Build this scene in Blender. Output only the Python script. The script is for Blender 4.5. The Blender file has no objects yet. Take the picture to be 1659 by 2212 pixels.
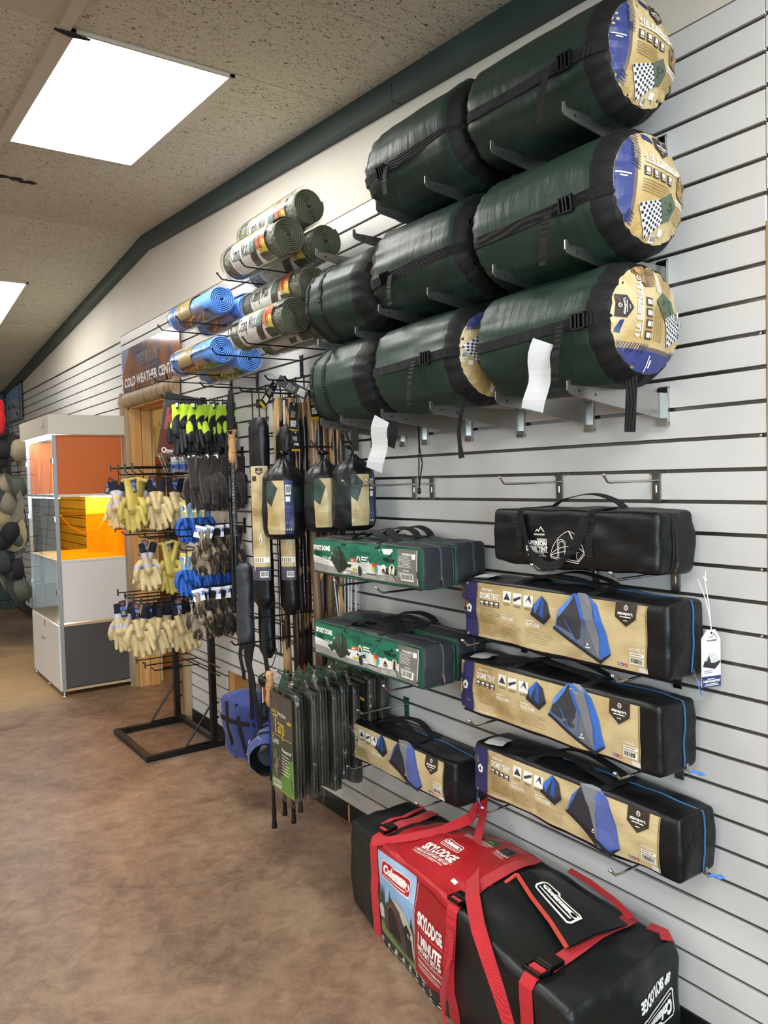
import bpy, bmesh, math, random
from mathutils import Vector, Matrix, noise
from mathutils.geometry import tessellate_polygon
from math import sin, cos, pi, radians, sqrt, hypot, atan2
R = random.Random(7)
SC = bpy.context.scene
COL = SC.collection

# ---------------------------------------------------------------- camera
cam_d = bpy.data.cameras.new('camera'); cam = bpy.data.objects.new('camera', cam_d); COL.objects.link(cam)
cam_d.sensor_fit = 'HORIZONTAL'; cam_d.sensor_width = 36.0; cam_d.lens = 1709.4 / 1659 * 36.0
cam_d.clip_start = 0.02; cam_d.clip_end = 60
YAW, PITCH, ROLL = 0.60337, -0.043125, -0.025967
CAMP = Vector((-1.7162, 0.0, 1.445))
fw = Vector((sin(YAW)*cos(PITCH), cos(YAW)*cos(PITCH), sin(PITCH)))
rt = Vector((cos(YAW), -sin(YAW), 0)); up = rt.cross(fw)
r2 = cos(ROLL)*rt + sin(ROLL)*up; u2 = -sin(ROLL)*rt + cos(ROLL)*up
cam.matrix_world = Matrix(((r2.x, u2.x, -fw.x, CAMP.x), (r2.y, u2.y, -fw.y, CAMP.y), (r2.z, u2.z, -fw.z, CAMP.z), (0, 0, 0, 1)))
SC.camera = cam
# ---------------------------------------------------------------- world, exposure
W = bpy.data.worlds.new('world'); SC.world = W; W.use_nodes = True
W.node_tree.nodes['Background'].inputs[0].default_value = (0.9, 0.93, 1.0, 1); W.node_tree.nodes['Background'].inputs[1].default_value = 0.25
SC.view_settings.view_transform = 'Standard'; SC.view_settings.look = 'None'
SC.view_settings.gamma = 1.0; SC.view_settings.use_curve_mapping = False
SC.view_settings.exposure = 1.15
PANEL_EMIT = 11.0      # brightness of the fluorescent diffusers
try:
    SC.cycles.max_bounces = 8; SC.cycles.transparent_max_bounces = 24; SC.cycles.sample_clamp_indirect = 6.0
    SC.cycles.use_denoising = True
except Exception: pass
# fill light added behind the viewer to brighten the near wall; window assumed
ld = bpy.data.lights.new('assumed_window_fill', 'AREA'); ld.shape = 'RECTANGLE'; ld.size = 5.0; ld.size_y = 1.9; ld.energy = 200; ld.color = (0.90, 0.96, 1.0)
lo = bpy.data.objects.new('assumed_window_fill', ld); COL.objects.link(lo); lo.location = (-3.6, -4.35, 1.65); lo.rotation_euler = (radians(90), 0, 0)

# ================================================================= materials
def lin(c):
    if isinstance(c, str):
        c = tuple(int(c[i:i+2], 16)/255 for i in (0, 2, 4))
    return tuple((x/12.92 if x <= 0.04045 else ((x+0.055)/1.055)**2.4) for x in c) + (1,)
MATS = {}
def mat(name, col, rough=0.5, metal=0.0, bump=None, vary=None, spec=0.5, coat=0.0, sheen=0.0, emit=0.0, alpha=None, trans=0.0, ior=1.45):
    """col: sRGB hex.  bump=(kind, scale xyz or float, strength).  vary=(scale xyz or float, hex2, lo, hi[, detail])"""
    if name in MATS: return MATS[name]
    m = bpy.data.materials.new(name); m.use_nodes = True; MATS[name] = m
    nt = m.node_tree; N = nt.nodes; L = nt.links; b = N['Principled BSDF']
    b.inputs['Base Color'].default_value = lin(col); b.inputs['Roughness'].default_value = rough
    b.inputs['Metallic'].default_value = metal; b.inputs['Specular IOR Level'].default_value = spec
    b.inputs['Coat Weight'].default_value = coat; b.inputs['Coat Roughness'].default_value = 0.1
    b.inputs['Sheen Weight'].default_value = sheen; b.inputs['IOR'].default_value = ior
    b.inputs['Transmission Weight'].default_value = trans
    if alpha is not None: b.inputs['Alpha'].default_value = alpha
    if emit: b.inputs['Emission Color'].default_value = lin(col); b.inputs['Emission Strength'].default_value = emit
    tc = None
    def coords(s):
        nonlocal tc
        if tc is None: tc = N.new('ShaderNodeTexCoord')
        mp = N.new('ShaderNodeMapping'); L.new(tc.outputs['Object'], mp.inputs[0])
        mp.inputs['Scale'].default_value = s if isinstance(s, tuple) else (s, s, s)
        return mp.outputs[0]
    if vary:
        nz = N.new('ShaderNodeTexNoise'); nz.inputs['Scale'].default_value = 1.0
        nz.inputs['Detail'].default_value = vary[4] if len(vary) > 4 else 4.0
        L.new(coords(vary[0]), nz.inputs['Vector'])
        mr = N.new('ShaderNodeMapRange'); mr.inputs[1].default_value = vary[2]; mr.inputs[2].default_value = vary[3]
        L.new(nz.outputs[0], mr.inputs[0])
        mx = N.new('ShaderNodeMix'); mx.data_type = 'RGBA'
        mx.inputs[6].default_value = lin(col); mx.inputs[7].default_value = lin(vary[1])
        L.new(mr.outputs[0], mx.inputs[0]); L.new(mx.outputs[2], b.inputs['Base Color'])
    if bump:
        kind, s, st = bump
        if kind == 'noise':
            t = N.new('ShaderNodeTexNoise'); t.inputs['Scale'].default_value = 1; t.inputs['Detail'].default_value = 3
            L.new(coords(s), t.inputs['Vector']); o = t.outputs[0]
        elif kind == 'vor':
            t = N.new('ShaderNodeTexVoronoi'); t.inputs['Scale'].default_value = 1
            L.new(coords(s), t.inputs['Vector']); o = t.outputs[0]
        else:
            t = N.new('ShaderNodeTexWave'); t.inputs['Scale'].default_value = 1; t.bands_direction = kind
            t.inputs['Distortion'].default_value = 1.0
            L.new(coords(s), t.inputs['Vector']); o = t.outputs[0]
        bp = N.new('ShaderNodeBump'); bp.inputs['Strength'].default_value = st; bp.inputs['Distance'].default_value = 0.004
        L.new(o, bp.inputs['Height']); L.new(bp.outputs[0], b.inputs['Normal'])
    return m

def film(name, tint='ffffff', gloss=0.0, rough=0.10, scale=22.0, strength=0.45):
    """thin clear packaging film: mostly transparent with crinkled glossy reflections"""
    if name in MATS: return MATS[name]
    m = bpy.data.materials.new(name); m.use_nodes = True; MATS[name] = m
    nt = m.node_tree; N = nt.nodes; L = nt.links; N.clear()
    out = N.new('ShaderNodeOutputMaterial'); mix = N.new('ShaderNodeMixShader')
    tr = N.new('ShaderNodeBsdfTransparent'); tr.inputs[0].default_value = lin(tint)
    gl = N.new('ShaderNodeBsdfGlossy'); gl.inputs[1].default_value = rough
    tc = N.new('ShaderNodeTexCoord'); nz = N.new('ShaderNodeTexNoise'); nz.inputs['Scale'].default_value = scale; nz.inputs['Detail'].default_value = 5
    L.new(tc.outputs['Object'], nz.inputs['Vector'])
    bp = N.new('ShaderNodeBump'); bp.inputs['Strength'].default_value = strength; bp.inputs['Distance'].default_value = 0.02
    L.new(nz.outputs[0], bp.inputs['Height']); L.new(bp.outputs[0], gl.inputs['Normal'])
    lw = N.new('ShaderNodeLayerWeight'); lw.inputs[0].default_value = 0.5; L.new(bp.outputs[0], lw.inputs['Normal'])
    pw = N.new('ShaderNodeMath'); pw.operation = 'POWER'; pw.inputs[1].default_value = 5.0; L.new(lw.outputs['Facing'], pw.inputs[0])
    fr = N.new('ShaderNodeMath'); fr.operation = 'MULTIPLY'; fr.inputs[1].default_value = 0.85; L.new(pw.outputs[0], fr.inputs[0])
    ad = N.new('ShaderNodeMath'); ad.operation = 'ADD'; ad.use_clamp = True; ad.inputs[1].default_value = gloss + 0.045
    L.new(fr.outputs[0], ad.inputs[0]); L.new(ad.outputs[0], mix.inputs[0])
    L.new(tr.outputs[0], mix.inputs[1]); L.new(gl.outputs[0], mix.inputs[2]); L.new(mix.outputs[0], out.inputs[0])
    return m

def glass(name, tint, f=0.04):
    return film(name, tint, gloss=f, rough=0.02, scale=1.0, strength=0.0)

# flat print inks
def ink(h): return mat('ink_' + h, h, rough=0.45)
NYG = mat('green_nylon', '1b2f29', 0.50, bump=('noise', (9, 42, 9), 0.9), spec=0.45)
NYG2 = mat('green_nylon_pale', '21382e', 0.50, bump=('noise', (9, 42, 9), 0.9), spec=0.45)
BLK = mat('black_fabric', '0c0d0e', 0.7, bump=('noise', 45, 0.4))
BLKN = mat('black_nylon', '0e0f11', 0.42, bump=('noise', (24, 14, 24), 0.9), spec=0.45)
WEB = mat('black_webbing', '0f1011', 0.8, bump=('X', 160, 0.5))
PLAS = mat('black_plastic', '0b0b0c', 0.28)
CHR = mat('chrome', 'c9c9c6', 0.16, metal=1.0)
STEEL = mat('brushed_steel', 'b4b4b0', 0.30, metal=1.0, bump=('noise', (4, 90, 4), 0.12))
BLKM = mat('black_powder_coat', '0d0d0e', 0.36, spec=0.5)
GOLD = mat('gold_label', 'cdb98c', 0.42, bump=('noise', 24, 0.5), vary=(7, 'b59a62', 0.45, 0.62), coat=0.15)
GOLDT = mat('gold_label_forest', 'cdb98c', 0.40, bump=('noise', 18, 0.8), vary=((5, 5, 11), '9c8452', 0.45, 0.66, 6), coat=0.15)
PAPER = mat('white_paper', 'd2d3d4', 0.7, bump=('noise', 30, 0.3))
PW = mat('print_white', 'efece2', 0.5)
REDW = mat('red_webbing', 'c01a26', 0.6, bump=('X', 140, 0.4), sheen=0.1)
WHITE_SLAT = mat('slat_white', 'd2d1cf', 0.42, vary=(2.2, 'c8c6c3', 0.4, 0.7), spec=0.35)
CLEAR = film('clear_film')
WOODP = mat('pine_wood', 'c99a5c', 0.5, vary=((14, 14, 1.2), 'a8743c', 0.4, 0.65), bump=('noise', (60, 60, 4), 0.15))

# ================================================================= mesh builder
class MB:
    def __init__(s): s.v = []; s.f = []; s.m = []; s.mats = []; s.sm = []
    def mi(s, m):
        if m not in s.mats: s.mats.append(m)
        return s.mats.index(m)
    def add(s, vs, fs, m, smooth=False):
        o = len(s.v); k = s.mi(m)
        s.v.extend([tuple(v) for v in vs])
        for f in fs: s.f.append(tuple(i+o for i in f)); s.m.append(k); s.sm.append(smooth)
    def box(s, a, b, m, bev=0.0, M=None):
        (x0, y0, z0), (x1, y1, z1) = [min(p, q) for p, q in zip(a, b)], [max(p, q) for p, q in zip(a, b)]
        if bev <= 0:
            vs = [(x, y, z) for x in (x0, x1) for y in (y0, y1) for z in (z0, z1)]
            fs = [(0,1,3,2), (4,6,7,5), (0,4,5,1), (2,3,7,6), (0,2,6,4), (1,5,7,3)]
        else:
            bm = bmesh.new(); bmesh.ops.create_cube(bm, size=1)
            for v in bm.verts: v.co = Vector(((x0+x1)/2+v.co.x*(x1-x0), (y0+y1)/2+v.co.y*(y1-y0), (z0+z1)/2+v.co.z*(z1-z0)))
            bmesh.ops.bevel(bm, geom=bm.edges[:], offset=min(bev, 0.49*min(x1-x0, y1-y0, z1-z0)), segments=2, affect='EDGES', profile=0.5)
            bm.verts.index_update(); vs = [v.co.copy() for v in bm.verts]; fs = [[v.index for v in f.verts] for f in bm.faces]; bm.free()
        if M is not None: vs = [M @ Vector(v) for v in vs]
        s.add(vs, fs, m); return s
    def tube(s, pts, r, m, n=8, cap=True, smooth=True, flat=1.0):
        pts = [Vector(p) for p in pts]; k = len(pts)
        rs = r if isinstance(r, (list, tuple)) else [r]*k
        vs = []; t0 = (pts[1]-pts[0]).normalized()
        a = Vector((0, 0, 1)) if abs(t0.z) < 0.9 else Vector((1, 0, 0))
        nrm = t0.cross(a).normalized()
        for i, p in enumerate(pts):
            t = (pts[min(i+1, k-1)]-pts[max(i-1, 0)])
            t = t.normalized() if t.length > 1e-9 else t0
            nrm = (nrm - t*nrm.dot(t)); nrm = nrm.normalized() if nrm.length > 1e-6 else t.orthogonal().normalized()
            bn = t.cross(nrm)
            for j in range(n):
                q = 2*pi*j/n; vs.append(p + nrm*cos(q)*rs[i] + bn*sin(q)*rs[i]*flat)
        fs = [(i*n+j, i*n+(j+1) % n, (i+1)*n+(j+1) % n, (i+1)*n+j) for i in range(k-1) for j in range(n)]
        s.add(vs, fs, m, smooth)
        if cap:
            s.add(vs[:n], [tuple(range(n))[::-1]], m); s.add(vs[-n:], [tuple(range(n))], m)
        return s
    def lathe(s, prof, m, n=20, axis='Z', c=(0, 0, 0), smooth=True, sq=(1, 1)):
        vs = []; c = Vector(c)
        for r, h in prof:
            for j in range(n):
                q = 2*pi*j/n; a, b = r*cos(q)*sq[0], r*sin(q)*sq[1]
                vs.append(c + (Vector((a, b, h)) if axis == 'Z' else Vector((b, h, a)) if axis == 'Y' else Vector((h, a, b))))
        k = len(prof); fs = [(i*n+j, i*n+(j+1) % n, (i+1)*n+(j+1) % n, (i+1)*n+j) for i in range(k-1) for j in range(n)]
        s.add(vs, fs, m, smooth); return s
    def grid(s, fn, nu, nv, m, smooth=True, closeu=False, mf=None):
        vs = [fn(i/nu, j/nv) for j in range(nv+1) for i in range(nu+1)]
        w = nu+1
        if mf is None:
            s.add(vs, [(j*w+i, j*w+i+1, (j+1)*w+i+1, (j+1)*w+i) for j in range(nv) for i in range(nu)], m, smooth)
        else:
            o = len(s.v); s.v.extend([tuple(v) for v in vs])
            for j in range(nv):
                for i in range(nu):
                    s.f.append((o+j*w+i, o+j*w+i+1, o+(j+1)*w+i+1, o+(j+1)*w+i)); s.m.append(s.mi(mf((i+.5)/nu, (j+.5)/nv))); s.sm.append(smooth)
        return s
    def ribbon(s, pts, wv, w, th, m, smooth=True):
        """flat strap along pts; wv = width direction (one or per point); w = width (or list)"""
        pts = [Vector(p) for p in pts]; k = len(pts)
        wvs = wv if isinstance(wv, list) else [wv]*k; ws = w if isinstance(w, (list, tuple)) else [w]*k
        vs = []
        for i, p in enumerate(pts):
            t = (pts[min(i+1, k-1)]-pts[max(i-1, 0)]).normalized(); a = Vector(wvs[i]); a = (a-t*a.dot(t)).normalized(); nn = t.cross(a)
            for sx, sn in ((-1, -1), (1, -1), (1, 1), (-1, 1)): vs.append(p + a*sx*ws[i]/2 + nn*sn*th/2)
        fs = [(i*4+j, i*4+(j+1) % 4, (i+1)*4+(j+1) % 4, (i+1)*4+j) for i in range(k-1) for j in range(4)]
        fs += [(3, 2, 1, 0), tuple((k-1)*4+j for j in range(4))]
        s.add(vs, fs, m, False); return s
    def strap(s, pts, nrm, w, th, m):
        pts = [Vector(p) for p in pts]; k = len(pts)
        return s.ribbon(pts, [((pts[min(i+1, k-1)]-pts[max(i-1, 0)]).normalized()).cross(Vector(nrm[i])) for i in range(k)], w, th, m)
    def build(s, name, parent=None, weld=0.0, loc=None, rot=None):
        me = bpy.data.meshes.new(name); me.from_pydata(s.v, [], s.f)
        for m in s.mats: me.materials.append(m)
        me.polygons.foreach_set('material_index', s.m); me.polygons.foreach_set('use_smooth', s.sm)
        if weld:
            bm = bmesh.new(); bm.from_mesh(me); bmesh.ops.remove_doubles(bm, verts=bm.verts, dist=weld)
            bmesh.ops.recalc_face_normals(bm, faces=bm.faces); bm.to_mesh(me); bm.free()
        me.validate(); me.update()
        o = bpy.data.objects.new(name, me); COL.objects.link(o)
        if parent: o.parent = parent
        if loc: o.location = loc
        if rot: o.rotation_euler = rot
        return o

def thing(name, label, cat, loc=(0, 0, 0), rot=(0, 0, 0), group=None):
    o = bpy.data.objects.new(name, None); COL.objects.link(o); o.empty_display_size = 0.05
    o.location = loc; o.rotation_euler = rot; o['label'] = label; o['category'] = cat
    if group: o['group'] = group
    return o
def tag(o, label, cat, group=None):
    o['label'] = label; o['category'] = cat
    if group: o['group'] = group
    return o
def struct(o): o['kind'] = 'structure'; return o
def kids(o): return [c for c in ALLC.get(o, [])]
def dup(root, loc=None, rot=None, label=None, group=None, scale=None):
    r = root.copy(); COL.objects.link(r)
    if loc is not None: r.location = loc
    if rot is not None: r.rotation_euler = rot
    if scale is not None: r.scale = (scale,)*3 if not isinstance(scale, tuple) else scale
    if label: r['label'] = label
    if group: r['group'] = group
    for ch in root.children:
        c = ch.copy(); COL.objects.link(c); c.parent = r
        for g in ch.children:
            d = g.copy(); COL.objects.link(d); d.parent = c
    return r
ORD = ['first', 'second', 'third', 'fourth', 'fifth', 'sixth', 'seventh', 'eighth', 'ninth', 'tenth', 'eleventh', 'twelfth', 'thirteenth', 'fourteenth', 'fifteenth']

# ================================================================= flat print ("art") mapped on to surfaces
_TXT = {}
def txt_mesh(body, bold=0.0):
    k = (body, bold)
    if k in _TXT: return _TXT[k]
    cu = bpy.data.curves.new('t', 'FONT'); cu.body = body; cu.size = 1.0; cu.fill_mode = 'FRONT'; cu.offset = bold; cu.resolution_u = 2
    o = bpy.data.objects.new('t', cu); COL.objects.link(o); bpy.context.view_layer.update()
    me = o.to_mesh(); me.calc_loop_triangles()
    vs = [(v.co.x, v.co.y) for v in me.vertices]; ts = [tuple(t.vertices) for t in me.loop_triangles]
    o.to_mesh_clear(); bpy.data.objects.remove(o); bpy.data.curves.remove(cu)
    _TXT[k] = (vs, ts); return _TXT[k]
class Art:
    def __init__(s): s.it = []     # (verts2d, tris, mat, layer)
    def poly(s, p, m, ly=1):
        t = tessellate_polygon([[Vector((x, y, 0)) for x, y in p]]); s.it.append(([tuple(q) for q in p], [tuple(a) for a in t], m, ly)); return s
    def rect(s, x, y, w, h, m, ly=1): s.it.append(([(x, y), (x+w, y), (x+w, y+h), (x, y+h)], [(0, 1, 2), (0, 2, 3)], m, ly)); return s
    def circ(s, x, y, r, m, ly=1, n=16, ry=None):
        ry = ry or r; p = [(x+r*cos(2*pi*i/n), y+ry*sin(2*pi*i/n)) for i in range(n)]
        s.it.append((p, [(0, i, i+1) for i in range(1, n-1)], m, ly)); return s
    def line(s, pts, w, m, ly=2, close=False):
        if close: pts = list(pts)+[pts[0]]
        for (x0, y0), (x1, y1) in zip(pts[:-1], pts[1:]):
            d = hypot(x1-x0, y1-y0) or 1; nx, ny = -(y1-y0)/d*w/2, (x1-x0)/d*w/2; ex, ey = (x1-x0)/d*w*.3, (y1-y0)/d*w*.3
            s.it.append(([(x0+nx-ex, y0+ny-ey), (x0-nx-ex, y0-ny-ey), (x1-nx+ex, y1-ny+ey), (x1+nx+ex, y1+ny+ey)], [(0, 1, 2), (0, 2, 3)], m, ly))
        return s
    def text(s, t, x, y, h, m, ly=3, w=None, bold=0.02, shear=0.0, rot=0.0, align='l'):
        vs, ts = txt_mesh(t, bold)
        if not vs: return s
        x0 = min(v[0] for v in vs); x1 = max(v[0] for v in vs); k = h/0.73
        kx = k if w is None else w/(x1-x0)
        W_ = (x1-x0)*kx; ox = 0 if align == 'l' else -W_/2 if align == 'c' else -W_
        c, sn = cos(rot), sin(rot); out = []
        for a, b in vs:
            px = (a-x0)*kx+ox+b*k*shear; py = b*k; out.append((x+px*c-py*sn, y+px*sn+py*c))
        s.it.append((out, ts, m, ly)); return s
    def lines(s, x, y, w, n, dy, m, ly=2, t=None, rag=0.3):
        t = t or dy*0.4
        for i in range(n): s.rect(x, y-i*dy, w*(1-R.random()*rag), t, m, ly)
        return s
    def bar(s, x, y, w, h, ly=3):
        s.rect(x, y, w, h, PW, ly); a = x+w*.1
        while a < x+w*.9:
            b = w*R.choice((.02, .035, .05)); s.rect(a, y+h*.2, b, h*.7, ink('1a1a1a'), ly+1); a += b+w*R.choice((.025, .04))
        return s
    def xf(s, ang=0.0, sc=1.0, dx=0.0, dy=0.0):
        c, sn = cos(ang)*sc, sin(ang)*sc; o = Art()
        o.it = [([(x*c-y*sn+dx, x*sn+y*c+dy) for x, y in v], t, m, l) for v, t, m, l in s.it]; return o
    def place(s, mb, fn, step=None, clip=None, lift=0.0004):
        """fn(u, v, off) -> 3D point.  step: subdivide so that it follows curved surfaces. clip: convex polygon"""
        for vs, ts, m, ly in s.it:
            off = lift*(ly+1)
            if clip is None and step is None:
                mb.add([fn(a, b, off) for a, b in vs], ts, m); continue
            bm = bmesh.new(); bv = [bm.verts.new((a, b, 0)) for a, b in vs]
            for t in ts:
                if len(set(t)) == 3:
                    try: bm.faces.new([bv[i] for i in t])
                    except ValueError: pass
            xs = [a for a, _ in vs]; ys = [b for _, b in vs]
            if clip:
                for i in range(len(clip)):
                    (ax, ay), (bx, by) = clip[i], clip[(i+1) % len(clip)]
                    nx, ny = (by-ay), -(bx-ax)
                    if all(nx*(x-ax)+ny*(y-ay) <= 0 for x, y in vs): continue
                    bmesh.ops.bisect_plane(bm, geom=bm.verts[:]+bm.edges[:]+bm.faces[:], plane_co=(ax, ay, 0), plane_no=(nx, ny, 0), clear_outer=True)
            if step:
                for k, lo, hi in ((0, min(xs), max(xs)), (1, min(ys), max(ys))):
                    a = math.ceil(lo/step+1e-6)*step
                    while a < hi-1e-6:
                        bmesh.ops.bisect_plane(bm, geom=bm.verts[:]+bm.edges[:]+bm.faces[:], plane_co=(a, 0, 0) if k == 0 else (0, a, 0), plane_no=(1, 0, 0) if k == 0 else (0, 1, 0))
                        a += step
            bm.verts.index_update()
            mb.add([fn(v.co.x, v.co.y, off) for v in bm.verts], [[v.index for v in f.verts] for f in bm.faces], m)
            bm.free()
        return mb

# ================================================================= soft rounded box (fabric bags)
class Soft:
    def __init__(s, lx, ly, lz, r=0.015, amp=0.004, freq=(9, 5, 9), seed=0, bulge=0.006, post=None):
        s.h = Vector((lx/2, ly/2, lz/2)); s.r = r; s.amp = amp; s.freq = freq; s.seed = Vector((seed*3.7, seed*1.3, seed*2.1)); s.b = bulge; s.post = post
    def P(s, c, off=0.0):
        p = Vector((c[0]*s.h.x, c[1]*s.h.y, c[2]*s.h.z)); q = Vector([max(-(h-s.r), min(h-s.r, v)) for v, h in zip(p, s.h)])
        n = p-q; n = n.normalized() if n.length > 1e-7 else Vector((0, 0, 1)); p2 = q+n*s.r
        a = Vector((p2.x*s.freq[0], p2.y*s.freq[1], p2.z*s.freq[2]))+s.seed
        d = s.amp*(noise.noise(a)*1.2 + 0.5*noise.noise(a*2.3))
        w = Vector([abs(v) for v in n]); k = (1-c[0]**2*(1-w.x))*(1-c[1]**2*(1-w.y))*(1-c[2]**2*(1-w.z))
        p2 = p2 + n*(d+s.b*max(k, 0)+off)
        p2.z += s.h.z
        return s.post(p2) if s.post else p2
    def mesh(s, m, step=0.014, mf=None):
        mb = MB()
        for ax in range(3):
            for sg in (-1, 1):
                i, j = [(1, 2), (0, 2), (0, 1)][ax]
                def coords(h, k):
                    n = max(2, int(2*h/step)); e = s.r/h
                    a = [-1+e*q/3 for q in range(3)]; mid = [(-1+e)+(2-2*e)*q/n for q in range(n+1)]; b = [1-e*q/3 for q in (2, 1, 0)]
                    return a+mid+b
                A = coords(s.h[i], i); B = coords(s.h[j], j); w = len(A); vs = []
                for b in B:
                    for a in A:
                        c = [0, 0, 0]; c[ax] = sg; c[i] = a; c[j] = b; vs.append(s.P(c))
                o = len(mb.v); mb.v.extend([tuple(v) for v in vs])
                for q in range(len(B)-1):
                    for p in range(w-1):
                        c = [0, 0, 0]; c[ax] = sg; c[i] = (A[p]+A[p+1])/2; c[j] = (B[q]+B[q+1])/2
                        f = (o+q*w+p, o+q*w+p+1, o+(q+1)*w+p+1, o+(q+1)*w+p)
                        if (sg > 0) == (ax == 1): f = f[::-1]
                        mb.f.append(f); mb.m.append(mb.mi(mf(c) if mf else m)); mb.sm.append(True)
        return mb
    def face(s, ax, sg):
        """print mapping on a face.  -x face: u grows to -y (rightwards as seen from the aisle), v up; -y face: u grows to +x"""
        if ax == 0: return lambda u, v, off: s.P((sg, -u/s.h.y, v/s.h.z-1), off)
        if ax == 1: return lambda u, v, off: s.P((u/s.h.x, sg, v/s.h.z-1), off)
        return lambda u, v, off: s.P((v/s.h.x, -u/s.h.y, sg), off)
# ================================================================= structure
def cz(y): return 3.028-0.064*(5.07-y) if y < 5.07 else 3.028-0.083*(y-5.07)

def floor_mat():
    m = bpy.data.materials.new('stained_concrete'); m.use_nodes = True
    nt = m.node_tree; N = nt.nodes; L = nt.links; b = N['Principled BSDF']
    tc = N.new('ShaderNodeTexCoord')
    def nz(sc, det, dist=0.0, rough=0.55):
        t = N.new('ShaderNodeTexNoise'); t.inputs['Scale'].default_value = sc; t.inputs['Detail'].default_value = det
        t.inputs['Distortion'].default_value = dist; t.inputs['Roughness'].default_value = rough
        L.new(tc.outputs['Object'], t.inputs['Vector']); return t.outputs[0]
    def ramp(src, stops):
        r = N.new('ShaderNodeValToRGB'); e = r.color_ramp.elements
        e[0].position, e[0].color = stops[0][0], lin(stops[0][1]); e[1].position, e[1].color = stops[-1][0], lin(stops[-1][1])
        for p, c in stops[1:-1]:
            q = e.new(p); q.color = lin(c)
        L.new(src, r.inputs[0]); return r.outputs[0]
    base = ramp(nz(1.7, 8, 0.9, 0.62), [(0.34, '553f30'), (0.46, '6e5341'), (0.54, '7c614c'), (0.68, '907660')])
    fine = ramp(nz(14, 12, 0.6, 0.78), [(0.42, '5a4334'), (0.60, '9d866e')])
    mx = N.new('ShaderNodeMix'); mx.data_type = 'RGBA'; mx.inputs[0].default_value = 0.36
    L.new(base, mx.inputs[6]); L.new(fine, mx.inputs[7])
    # light specks of exposed aggregate
    sp = ramp(nz(120, 2), [(0.70, '000000'), (0.76, 'ffffff')])
    mx2 = N.new('ShaderNodeMix'); mx2.data_type = 'RGBA'; L.new(sp, mx2.inputs[0]); L.new(mx.outputs[2], mx2.inputs[6]); mx2.inputs[7].default_value = lin('a08f7e')
    # tan patch mixed in beyond the display case
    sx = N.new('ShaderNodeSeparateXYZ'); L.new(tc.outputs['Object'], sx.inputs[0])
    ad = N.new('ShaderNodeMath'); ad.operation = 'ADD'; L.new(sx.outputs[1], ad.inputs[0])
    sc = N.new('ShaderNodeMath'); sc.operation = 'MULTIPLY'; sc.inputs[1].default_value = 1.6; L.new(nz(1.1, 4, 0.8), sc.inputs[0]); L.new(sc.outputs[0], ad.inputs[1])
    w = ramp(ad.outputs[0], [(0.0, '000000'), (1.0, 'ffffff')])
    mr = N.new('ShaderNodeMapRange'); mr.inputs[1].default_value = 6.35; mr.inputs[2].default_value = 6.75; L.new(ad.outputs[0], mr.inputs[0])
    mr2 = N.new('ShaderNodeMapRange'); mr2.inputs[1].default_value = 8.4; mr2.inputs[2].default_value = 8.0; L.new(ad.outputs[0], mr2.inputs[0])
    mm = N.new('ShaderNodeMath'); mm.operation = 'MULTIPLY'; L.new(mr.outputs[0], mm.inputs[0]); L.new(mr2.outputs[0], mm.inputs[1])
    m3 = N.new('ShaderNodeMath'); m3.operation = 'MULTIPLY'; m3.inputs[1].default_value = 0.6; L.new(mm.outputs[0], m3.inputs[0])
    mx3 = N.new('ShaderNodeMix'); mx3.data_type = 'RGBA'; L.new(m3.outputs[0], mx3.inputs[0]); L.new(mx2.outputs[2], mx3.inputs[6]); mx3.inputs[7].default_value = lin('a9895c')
    L.new(mx3.outputs[2], b.inputs['Base Color'])
    rr = N.new('ShaderNodeMapRange'); rr.inputs[3].default_value = 0.33; rr.inputs[4].default_value = 0.6; L.new(nz(4, 6), rr.inputs[0]); L.new(rr.outputs[0], b.inputs['Roughness'])
    bp = N.new('ShaderNodeBump'); bp.inputs['Strength'].default_value = 0.12; bp.inputs['Distance'].default_value = 0.01
    L.new(nz(25, 8), bp.inputs['Height']); L.new(bp.outputs[0], b.inputs['Normal'])
    return m
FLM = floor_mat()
mb = MB()
# slabs with a sawn control joint between them (and one more past the case)
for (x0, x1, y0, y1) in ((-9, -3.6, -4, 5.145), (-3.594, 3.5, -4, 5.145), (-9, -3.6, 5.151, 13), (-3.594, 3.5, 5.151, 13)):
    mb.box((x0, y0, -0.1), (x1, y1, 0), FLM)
mb.box((-9, -4, -0.12), (3.5, 13, -0.1), mat('joint_dark', '2a221e', 0.9))
mb.box((-9, 5.144, -0.1), (3.5, 5.152, -0.006), mat('joint_dark', '2a221e'))
floor = struct(mb.build('floor'))

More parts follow.
